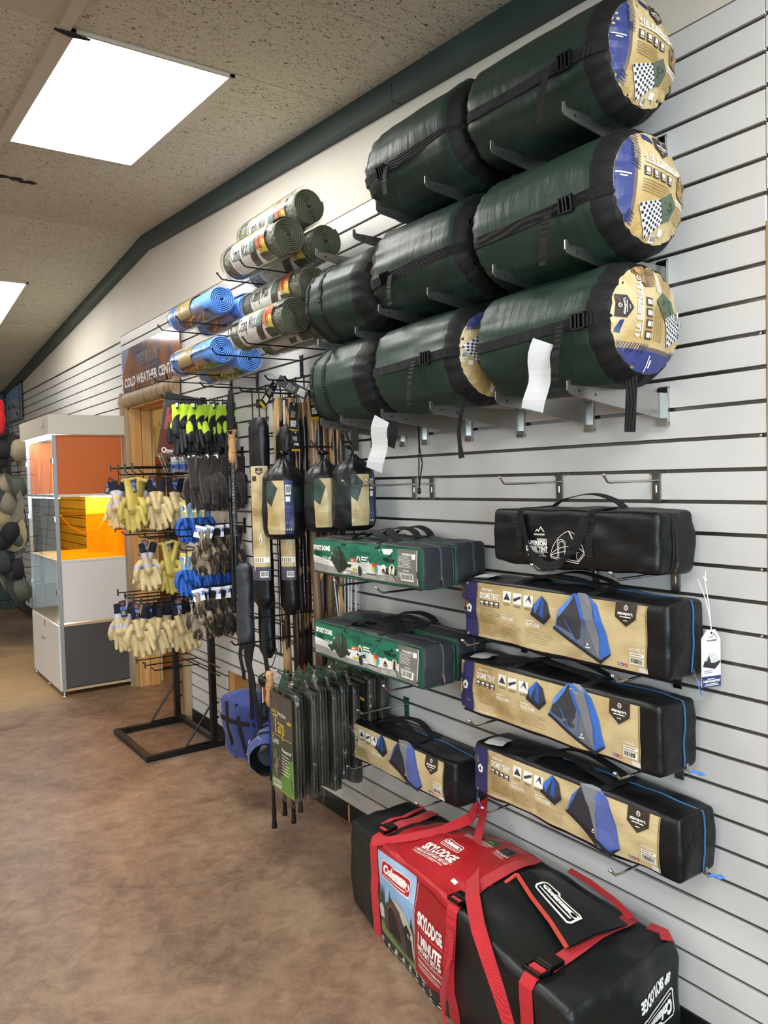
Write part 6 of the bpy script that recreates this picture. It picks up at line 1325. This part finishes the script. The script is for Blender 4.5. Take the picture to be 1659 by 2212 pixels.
def tagmesh(kind):
    if kind in TAGM: return TAGM[kind]
    m = MB(); A = Art(); f = lambda u, v, off: Vector((u, -off, v))
    if kind in ('tan', 'striped', 'yellow'):
        A.rect(-.017, -.085, .034, .085, ink('20222b'), 0); A.rect(-.017, -.048, .034, .016, ink('4767a8'), 1); A.circ(0, -.016, .009, ink('8e2f2c'), 1, 10); A.lines(-.012, -.056, .024, 4, .006, WHT, 1, .0014)
    elif kind in ('camo', 'camopale', 'glacier'):
        A.rect(-.028, -.060, .056, .060, ink('dfe3ec'), 0); A.rect(-.028, -.034, .056, .020, ink('3b55a4'), 1); A.text('GLACIER', 0, -.0225, .0062, WHT, 2, w=.042, align='c', bold=.05); A.text('GLOVE', 0, -.0315, .0062, WHT, 2, w=.032, align='c', bold=.05); A.lines(-.02, -.042, .04, 2, .006, ink('9a9aa8'), 1, .0014)
    elif kind == 'blue':
        A.rect(-.018, -.085, .036, .085, ink('cdbd62'), 0); A.rect(-.013, -.055, .026, .036, WHT, 1); A.circ(0, -.036, .009, ink('4a4a40'), 2, 8, .013); A.lines(-.012, -.064, .024, 3, .006, ink('4a4a40'), 1, .0015)
    else:
        A.rect(-.016, -.040, .032, .040, ink('1c1d1f'), 0); A.rect(-.010, -.030, .020, .018, WHT, 1)
    A.place(m, f); B_ = Art(); z = {'camo': -.060, 'camopale': -.06, 'glacier': -.06}.get(kind, -.085 if kind in ('tan', 'striped', 'yellow', 'blue') else -.04); w = .056 if z == -.06 else .034
    B_.rect(-w/2, z, w, -z, ink('3a3b3e'), -3); B_.place(m, f); o = m.build('t0'); me = o.data; bpy.data.objects.remove(o); TAGM[kind] = me; return me
HKM = MB().tube([(0, 0, -.02), (0, 0, .012), (.004, 0, .022), (.0, 0, .030)], .0018, PLAS, 6).build('t0').data; bpy.data.objects.remove(bpy.data.objects['t0'])
def pair(kind, label, x, y, z, rz, sc=1.0, seed=0, group=None, spread=.5):
    rr = random.Random(seed*13+5)
    t = thing('glove_pair', label, 'gloves', (x, y, z), (0, 0, rz), group)
    add_obj('hanger', HKM, t, (0, 0, .0))
    for s in (0, 1):
        a = (1 if s else -1)*spread*rr.uniform(.10, .28)
        g = add_obj('glove', gmesh(kind, s+2*rr.randint(0, 1)), t, ((.012 if s else -.014)*spread*2, .013*(1 if s else -1), -.012), (rr.uniform(-.08, .08), a, rr.uniform(-.4, .4)), sc)
        if kind == 'yellow': add_obj('rolled_cuff', ROLLED, g, (0, 0, -.002)); 
    add_obj('header_tag', tagmesh(kind), t, (rr.uniform(-.02, .0), -.034, .005), (rr.uniform(-.15, .1), rr.uniform(-.2, .35), rr.uniform(-.3, .3)))
    return t
g_ = 'neon and black work gloves on the top hook'
for i in range(9): pair('neon', 'neon yellow and black work glove pair, %s from the aisle end of the top hook' % ORD[i], -.272+.036*i, 3.85+.01*sin(i*2.3), 1.850+.007*sin(i*3.1), -1.05+.05*(i % 3), 1.06, i+1, g_, .8)
g_ = 'dark brown jersey gloves'
for i in range(10): pair('brown', 'dark brown jersey glove pair, %s from the aisle end of its hook' % ORD[i], -.250+.026*i, 3.75+.008*sin(i*2.1), 1.585+.006*sin(i*2.7), -1.15+.06*(i % 2), 1.10, i+20, g_, .5)
for z, nm in ((1.865, 'top one, carrying the neon gloves'), ): t = make_hook('peg_hook', .38, BLKM, r=.0034); t.location = (0, 3.85, z); t['label'] = 'black peg hook, '+nm
for y, z, L, nm in ((3.75, 1.60, .30, 'brown jersey gloves'), (3.75, 1.235, .27, 'upper camouflage gloves'), (3.75, .925, .30, 'lower camouflage gloves'), (3.93, 1.36, .27, 'upper blue gloves'), (3.90, 1.10, .30, 'lower blue gloves')):
    t = make_hook('peg_hook', L, BLKM, r=.0034); t.location = (0, y, z); t['label'] = 'black peg hook carrying the '+nm; t['group'] = 'black peg hooks with gloves'
g_ = 'blue rubber coated gloves'
for i in range(3): pair('blue', 'blue coated glove pair with yellow card on the upper hook, %s from the aisle' % ORD[i], -.232+.05*i, 3.95, 1.345, -.75, .84, i+40, g_, .7)
for i in range(6): pair('blue', 'blue coated glove pair on the lower hook, %s from the aisle' % ORD[i], -.262+.046*i, 3.90, 1.085, -.8+.1*(i % 2), .88, i+50, g_, .7)
g_ = 'camouflage gloves with blue and white header cards'
for i in range(4): pair('camopale' if i == 0 else 'camo', 'camouflage glove pair on the upper hook, %s from the aisle' % ORD[i], -.222+.055*i, 3.75, 1.225, -.95 if i else -.5, .98, i+60, g_, .7)
for i in range(5): pair('camo' if i else 'camopale', 'camouflage glove pair on the lower hook, %s from the aisle' % ORD[i], -.250+.050*i, 3.75, .915, -.95 if i else -.5, 1.0, i+70, g_, .7)
g_ = 'leather work gloves on the floor rack'
for i, (k, x, y, z, rz, lab) in enumerate((
    ('striped', -.515, 4.16, 1.475, -1.0, 'striped canvas and leather glove pair at the left end of the top arm'), ('yellow', -.468, 4.03, 1.480, -.5, 'yellow leather glove pair at the left of the top arm'),
    ('striped', -.390, 4.14, 1.475, -.8, 'striped glove pair behind the tan gloves on the top arm'), ('tan', -.365, 4.02, 1.480, -.55, 'tan leather glove pair with navy cuffs, left of two on the top arm'), ('tan', -.258, 4.02, 1.478, -.6, 'tan leather glove pair with navy cuffs, right of two on the top arm'),
    ('striped', -.415, 4.03, 1.155, -.35, 'striped canvas glove pair with navy cuffs on the middle arm'), ('yellow', -.300, 4.00, 1.150, -.45, 'yellow leather glove pair on the middle arm'),
    ('striped', -.515, 4.12, .845, -.9, 'striped glove pair at the left end of the lowest gloves'), ('tan', -.478, 4.00, .842, -.6, 'tan leather glove pair with navy cuffs, first from the left on the lowest arm'), ('tan', -.400, 4.02, .835, -.5, 'tan leather glove pair with navy cuffs, second from the left on the lowest arm'),
    ('tan', -.335, 4.06, .835, -.9, 'tan leather glove pair with navy cuffs, third from the left on the lowest arm'), ('tan', -.262, 4.02, .835, -.4, 'tan leather glove pair with blue seal, fourth from the left on the lowest arm'), ('tan', -.200, 4.02, .840, -.7, 'tan leather glove pair at the right end of the lowest arm'))):
    pair(k, lab, x, y, z, rz, 1.12 if k != 'striped' else 1.05, i+80, g_, 1.15)
# chrome basket with jars
t = thing('wire_basket', 'chrome wire basket of small jars hung beside the brown gloves', 'basket', (-.225, 4.00, 1.50))
def rect_ring(m, w, d, z, r=.0022): m.tube([(-w, -d, z), (w, -d, z), (w, d, z), (-w, d, z), (-w, -d, z)], r, CHR, 6)
m = MB(); rect_ring(m, .105, .085, .100, .003); m.build('rim', t); m = MB(); rect_ring(m, .075, .06, .0); rect_ring(m, .090, .072, .05, .0016); m.build('lower_ring', t)
for i in range(11):
    q = -1+2*i/10
    for sg in (-1, 1):
        m = MB(); m.tube([(q*.105, sg*.085, .10), (q*.075, sg*.06, 0)], .0014, CHR, 5); m.build('wire', t)
    if i % 2: m = MB(); m.tube([(-.105, q*.085, .10), (-.075, q*.06, 0), (.075, q*.06, 0), (.105, q*.085, .10)], .0014, CHR, 5); m.build('wire', t)
for i, (x, y) in enumerate(((-.05, -.02), (.0, .02), (.045, -.015), (-.01, -.035))):
    j = thing('jar', 'small clear jar with blue and white label, %s from the left in the basket' % ORD[i], 'jar', (-.225+x, 4.00+y, 1.504), group='jars in the wire basket')
    MB().lathe([(0, 0), (.022, 0), (.023, .05), (.020, .062), (0, .063)], mat('jar_glass', 'cfd6d9', .1, alpha=.6), 16).build('body', j); MB().lathe([(.0235, .012), (.0236, .04)], ink('3d5fae'), 16).build('label', j); MB().lathe([(.021, .062), (.021, .076), (0, .077)], mat('jar_lid', 'b9bcbc', .3, metal=.8), 16).build('lid', j)
# dark hanging sign behind the neon gloves
t = thing('hanging_sign', 'dark grey glove sign with red lettering hanging in the doorway', 'sign', (-.115, 4.32, 1.770), (0, .17, -.12))
m = MB(); m.box((-.105, 0, -.19), (.18, .006, .17), mat('sign_grey', '4b4743', .2, coat=.5), .001); m.build('panel', t)
m = MB(); A = Art(); A.rect(-.105, -.19, .285, .15, ink('5b2a22'), 0); A.rect(-.105, .135, .285, .035, ink('1e1d1c'), 0); A.text('Kinco', -.085, -.03, .12, ink('a2474a'), 2, w=.24, bold=.03); A.line([(-.05, .075), (.0, .085), (.02, .12), (.05, .125)], .006, ink('a2474a'), 2); A.text('Quality Gloves', -.085, -.165, .030, ink('e2d7cf'), 2, w=.21, bold=.03)
A.place(m, lambda u, v, off: Vector((u, -off-.0005, v))); m.build('lettering', t)

# ================================================================= doorway sign board and wall poster
t = thing('sign_board', 'long photo sign board reading cold weather center above the doorway', 'sign', (-.004, 5.685, 2.088))
SB = mat('poster_sunset', 'a06a4a', .14, vary=((2, 5, 6), '5a5a78', .44, .62, 4), coat=.6)
m = MB(); m.box((-.012, -1.135, 0), (-.004, 0, .298), SB, .001); m.build('board', t)
m = MB(); A = Art(); A.text('SEIRUS', .30, .155, .075, ink('26282c'), 3, w=.46, bold=.05, shear=.25); A.text('INNOVATION', .30, .115, .018, ink('5c4030'), 3, w=.44)
A.text('COLD WEATHER CENTER', .045, .035, .062, ink('5b4a44'), 2, w=1.04, bold=.075); A.text('COLD WEATHER CENTER', .045, .035, .062, ink('e2ddd6'), 4, w=1.04, bold=.03)
for i in range(26): x = .15+R.random()*.85; A.poly([(x, .0), (x+.006, R.uniform(.05, .12)), (x+.02, .0)], ink(R.choice(('8a4f38', '5d4038', '9a7a52', '4a4248'))), 1)
A.poly([(0.0, .10), (.18, .298), (0.0, .298)], ink('5d5f7e'), 1)
A.place(m, lambda u, v, off: Vector((-.012-off, -u, v)), lift=.0003); m.build('lettering', t)
t = thing('mountain_poster', 'blue and white mountain poster high on the far slat wall', 'poster', (-.02, 10.18, 2.19))
m = MB(); m.box((-.02, -.84, 0), (0, 0, .385), mat('poster_frame', '5a5d60', .4), .003); m.build('frame', t)
m = MB(); A = Art(); A.rect(.02, .02, .78, .345, ink('6d95c8'), 0); A.poly([(.02, .02), (.02, .12), (.18, .22), (.34, .29), (.48, .24), (.62, .27), (.80, .14), (.80, .02)], ink('8d98ad'), 1)
for i in range(24): x = R.uniform(.06, .7); y = R.uniform(.05, .22); A.poly([(x, y), (x+.03, y+.05), (x+.08, y-.01)], ink(R.choice(('c5ccd8', '6a7690', 'a8b0c2', '4f5a70'))), 2)
A.place(m, lambda u, v, off: Vector((-.021-off, -u, v))); m.build('print', t)

# ================================================================= glass display case
ALU = mat('satin_aluminium', 'a9abad', .35, metal=.6); LAMW = mat('white_laminate', 'cfcbc6', .4); LAMB = mat('beige_header', 'c8c2b4', .45); ORG = mat('orange_laminate', 'c4632a', .5, vary=(160, 'bb5c26', .45, .6)); CHA = mat('charcoal_laminate', '4b4744', .5, vary=(200, '444140', .4, .6)); PLY = mat('ply_edge', 'b79a78', .6)
GLS = glass('case_glass', 'f2f9fc', -.02); AMB = glass('amber_acrylic', 'ffcf62', -.02)
t = thing('display_case', 'tall display case with orange panel, amber window and glass doors', 'cabinet', (-.262, 6.16, 0))
def cb(name, a, b_, m, bev=.001): o_ = Vector((-.262, 6.16, 0)); mm = MB(); mm.box(tuple(Vector(a)-o_), tuple(Vector(b_)-o_), m, bev); return mm.build(name, t)
X0, X1, Y0, Y1 = -.505, -.022, 5.69, 6.63
for x in (X0, X1-.024):
    for y in (Y0, Y1-.024): cb('corner_post', (x, y, .03), (x+.024, y+.024, 1.795), ALU)
hd = cb('header', (X0-.03, Y0-.03, 1.797), (X1+.006, Y1+.03, 1.930), LAMB, .002)
mm = MB(); A = Art(); A.circ(.05, .07, .028, ink('e8e6e0'), 0, 16); A.rect(.085, .045, .006, .05, ink('3a3a3a'), 1); A.line([(.03, .06), (.05, .045), (.07, .06)], .006, ink('3a3a3a'), 1); A.circ(.05, .078, .006, ink('3a3a3a'), 1, 8); A.place(mm, lambda u, v, off: Vector((X0-.031-off+.262, Y0+.20-u-6.16, 1.80+v))); mm.build('logo', t)
cb('side_panel', (X0+.024, Y0+.006, 1.387), (X1-.024, Y0+.016, 1.795), ORG); cb('side_panel', (X0+.024, Y0+.006, .505), (X1-.024, Y0+.016, .918), LAMW); cb('side_panel', (X0+.024, Y0+.006, .055), (X1-.024, Y0+.016, .478), CHA)
for z in (1.372, .920, .480, .032): cb('shelf', (X0+.004, Y0+.002, z), (X1-.004, Y1-.004, z+.016), PLY if z < .6 else LAMW)
cb('amber_window', (X0+.024, Y0+.008, .938), (X1-.024, Y0+.012, 1.370), AMB, 0)
cb('glass_shelf', (X0+.03, Y0+.03, 1.235), (X1-.03, Y1-.03, 1.240), glass('shelf_glass', 'ffd890', .08), 0)
cb('back_panel', (X1-.02, Y0+.03, .50), (X1-.012, Y1-.03, 1.79), LAMW); cb('divider', (X1-.16, Y0+.50, .94), (X1-.02, Y0+.506, 1.37), LAMW)
for z0, z1 in ((1.39, 1.79), (.94, 1.37), (.50, .918)):
    cb('far_panel', (X0+.024, Y1-.012, z0), (X1-.024, Y1-.006, z1), (GLS if z0 > .9 and z0 < 1 else LAMW if z0 < .9 else ORG), 0)
ym = (Y0+Y1)/2
for a, b_ in ((Y0+.026, ym-.003), (ym+.003, Y1-.026)):
    cb('glass_door', (X0-.006, a, .50), (X0-.001, b_, 1.790), GLS, 0); cb('door', (X0-.008, a, .034), (X0+.008, b_, .486), LAMW)
    for z in (.70, 1.20, 1.60): cb('hinge', (X0-.010, a-.006 if a < 6 else b_-.02, z), (X0+.002, a+.02 if a < 6 else b_+.006, z+.035), CHR)
for y in (ym-.03, ym+.03): cb('door_knob', (X0-.028, y-.007, .335), (X0-.008, y+.007, .349), CHR, .003)
mm = MB(); A = Art(); A.poly([(0, 0), (.03, -.008), (.034, .03), (.02, .05), (.004, .04)], ink('b8573a'), 0); A.place(mm, lambda u, v, off: Vector((X0-.0085-off+.262, ym+.015-u-6.16, .455+v-.02))); mm.build('logo', t)
for x in (X0+.012, X1-.012):
    for y in (Y0+.012, ym, Y1-.012): mm = MB(); mm.lathe([(.016, 0), (.016, .004), (.005, .008), (.005, .034)], CHR, 12, 'Z', (x+.262, y-6.16, 0)); mm.build('levelling_foot', t)
LED = bpy.data.materials.new('led_strip'); LED.use_nodes = True; _b = LED.node_tree.nodes['Principled BSDF']; _b.inputs['Emission Color'].default_value = (.82, .93, 1, 1); _b.inputs['Emission Strength'].default_value = 110
cb('led_strip', (X0+.026, Y0+.03, 1.780), (X0+.036, Y1-.04, 1.788), LED, 0); cb('led_strip', (X0+.026, Y0+.026, .51), (X0+.032, Y0+.031, .90), LED, 0); cb('led_strip', (X0+.03, Y0+.03, 1.360), (X0+.04, Y1-.04, 1.366), LED, 0); cb('led_strip', (X1-.10, Y0+.03, 1.360), (X1-.09, Y1-.04, 1.366), LED, 0); cb('led_strip', (X0+.026, Y0+.026, 1.40), (X0+.032, Y0+.031, 1.77), LED, 0)  # paired strips above the amber window are added just to brighten that compartment
mm = MB(); o_ = Vector((-.262, 6.16, 0)); mm.tube([tuple(Vector(p)-o_) for p in ((-.46, 5.75, 1.245), (-.40, 5.78, 1.17), (-.30, 5.82, 1.11), (-.18, 5.86, 1.13), (-.09, 5.90, 1.26), (-.04, 5.95, 1.36))], .004, PW, 8); mm.build('power_cord', t)
# cable hanging down the door casing
m = MB(); m.tube([(-.008, 5.765, 2.10), (-.012, 5.77, 2.02), (-.010, 5.768, 1.94), (-.014, 5.775, 1.80)], .004, BLKM, 6); tag(m.build('cable'), 'thin black cable hanging down beside the door casing', 'cable')
m = MB(); m.tube([(-.006, 4.585, 2.07), (-.010, 4.58, 1.95), (-.008, 4.582, 1.80), (-.010, 4.578, 1.6)], .004, BLKM, 6); tag(m.build('cable'), 'thin black cable along the near door casing', 'cable')

# ================================================================= hats at the far left
GRD = mat('chrome_grid', '6c6e70', .35, metal=.8)
t = thing('hat_rack', 'tall wire grid rack full of hats beyond the display case', 'rack', (-.62, 8.05, .0))
for i in range(9): m = MB(); m.tube([(-.25+.085*i, 0, .35), (-.42+.085*i, 0, 2.05)], .004, BLKM, 6); m.build('wire', t)
for i in range(12): m = MB(); m.tube([(-.26, -.006, .40+.145*i), (.44, -.006, .40+.145*i)], .004, GRD if i in (11, 5) else BLKM, 6); m.build('wire', t)
for x in (-.25, .43): m = MB(); m.box((x-.015, -.015, 0), (x+.015, .015, 2.05), BLKM); m.build('upright', t); m = MB(); m.box((x-.015, -.28, 0), (x+.015, .28, .03), BLKM); m.build('foot', t)
PRJ = []
for z in (1.90, 1.58, 1.28, .95, .62):
    for x in (-.05, .06, .17, .28, .38): m = MB(); m.tube([(x, 0, z), (x, -.26, z), (x, -.28, z+.02)], .0035, BLKM, 6); m.build('peg', t)
def hat_mesh(kind, m1, m2):
    m = MB(); cr = [(0, .105), (.04, .102), (.072, .085), (.090, .05), (.094, 0)]
    if kind == 'cap':
        m.lathe(cr, m1, 20, sq=(1, 1.12)); m.lathe([(r*.97, z-.002) for r, z in cr], m2, 20, sq=(1, 1.12))
        m.grid(lambda u, v: Vector(((u-.5)*.155*(1-.25*v*v), -.095-.075*v*(1-(2*u-1)**2*.55), .004-.02*(2*u-1)**2-.012*v)), 10, 5, m1)
    else:
        m.lathe(cr, m1, 22, sq=(1, 1.12)); m.grid(lambda u, v: Vector(((.094+.075*v)*cos(2*pi*u), (.105+.075*v)*sin(2*pi*u), -.02*v+.016*v*sin(4*pi*u))), 36, 4, m2)
    return m
HC = [mat('hat_black', '18181a', .85), mat('hat_sage', '474d44', .9), mat('hat_khaki', '8c8068', .9), mat('hat_charcoal', '2c2f2f', .9), mat('hat_stone', '6d675a', .9), mat('hat_tan', '9c8a68', .9)]
hats = [('cap', 0, 0, -.47, 1.80, 'black cap at the top left of the hat rack'), ('cap', 0, 3, -.39, 1.82, 'large black cap hanging at the top of the hat rack'), ('bucket', 3, 0, -.52, 1.72, 'charcoal bucket hat under the top black caps'), ('cap', 2, 5, -.335, 1.78, 'khaki patterned hat at the top next to the display case'),
        ('bucket', 1, 1, -.40, 1.44, 'sage green bucket hat with white emblem'), ('cap', 2, 2, -.50, 1.47, 'khaki cap left of the sage bucket hat'), ('bucket', 4, 4, -.44, 1.30, 'stone hat below the sage bucket hat'), ('cap', 3, 0, -.55, 1.33, 'charcoal cap at the left edge in the second row'),
        ('bucket', 5, 5, -.51, 1.18, 'cream sun hat at the left of the middle row'), ('bucket', 0, 5, -.43, 1.04, 'black sun hat with a wide tan brim'), ('cap', 1, 1, -.34, .99, 'sage cap right of the tan brimmed hat'), ('cap', 0, 0, -.53, .98, 'black cap left of the tan brimmed hat'),
        ('cap', 3, 3, -.51, .78, 'charcoal cap in the lower row'), ('cap', 0, 0, -.38, .70, 'black cap low beside the display case'), ('bucket', 3, 4, -.47, .55, 'large grey bucket hat, lowest on the rack'), ('bucket', 1, 3, -.40, .50, 'olive wide brimmed hat tucked behind the lowest one')]
HM = {}
for i, (k, a, b_, x, z, lab) in enumerate(hats):
    key = (k, a, b_)
    if key not in HM: o = hat_mesh(k, HC[a], HC[b_]).build('t0'); HM[key] = o.data; bpy.data.objects.remove(o)
    o = bpy.data.objects.new('hat', HM[key]); COL.objects.link(o); o.location = (x, 7.78+.03*(i % 3), z); o.rotation_euler = (1.45+R.uniform(-.3, .2), R.uniform(-.3, .3), R.choice((-1, 1))*R.uniform(.85, 1.35)); o.scale = (.80, 1.0, 1.0)
    tag(o, lab, 'hat', 'hats on the far rack')
t = thing('red_vest', 'bright red padded vest at the far left edge', 'vest', (-.545, 7.7, 1.92))
S = Soft(.14, .10, .30, r=.03, amp=.012, seed=60, bulge=.01); S.mesh(mat('red_padded', 'b3121a', .6, bump=('Z', 30, .8))).build('body', t, weld=1e-5)
# ================================================================= back room
t = thing('log_bench', 'rustic wooden bench with log rail seen through the doorway', 'bench', (.98, 7.40, 0))
for z0, z1, y0, mm_ in ((1.62, 1.68, -.15, mat('terracotta_edge', '9a4f24', .6)), (1.48, 1.62, -.10, PINE), (1.0, 1.46, -.02, WOODP)): MB().box((-.30, y0, z0), (.6, .16, z1), mm_, .004).build('plank', t)
MB().tube([(-.22, -.13, 1.53), (.55, -.13, 1.53)], .05, LOG, 14).build('log_rail', t)
for x in (-.26, .0, .3): MB().box((x, -.04, 0), (x+.10, .10, 1.48), PINE, .004).build('leg', t)
t = thing('wooden_chest', 'orange-brown plank chest standing inside the back room doorway', 'chest', (.60, 6.30, 0))
for i in range(5): MB().box((-.30+.12*i, -.30, .02), (-.185+.12*i, .0, .62), mat('orange_plank', 'b97a3c', .5, vary=((6, 6, 1), '99602a', .4, .6)), .003).build('plank', t)
MB().box((-.33, -.33, .62), (.33, .03, .65), PINE, .004).build('lid', t)
for i, x in enumerate((.90, 1.08)):
    t = thing('plastic_bag', 'cream plastic bag hanging on the back room wall, %s from the door jamb' % ORD[i], 'bag', (x, 7.56, 1.70), group='plastic bags on the back room wall')
    S = Soft(.15, .03, .30, r=.012, amp=.01, seed=70+i, bulge=.01); S.mesh(mat('cream_plastic', 'd8c89a', .35)).build('bag', t, weld=1e-5); MB().tube([(0, 0, .28), (0, .02, .36)], .004, CHR, 6).build('hook', t)
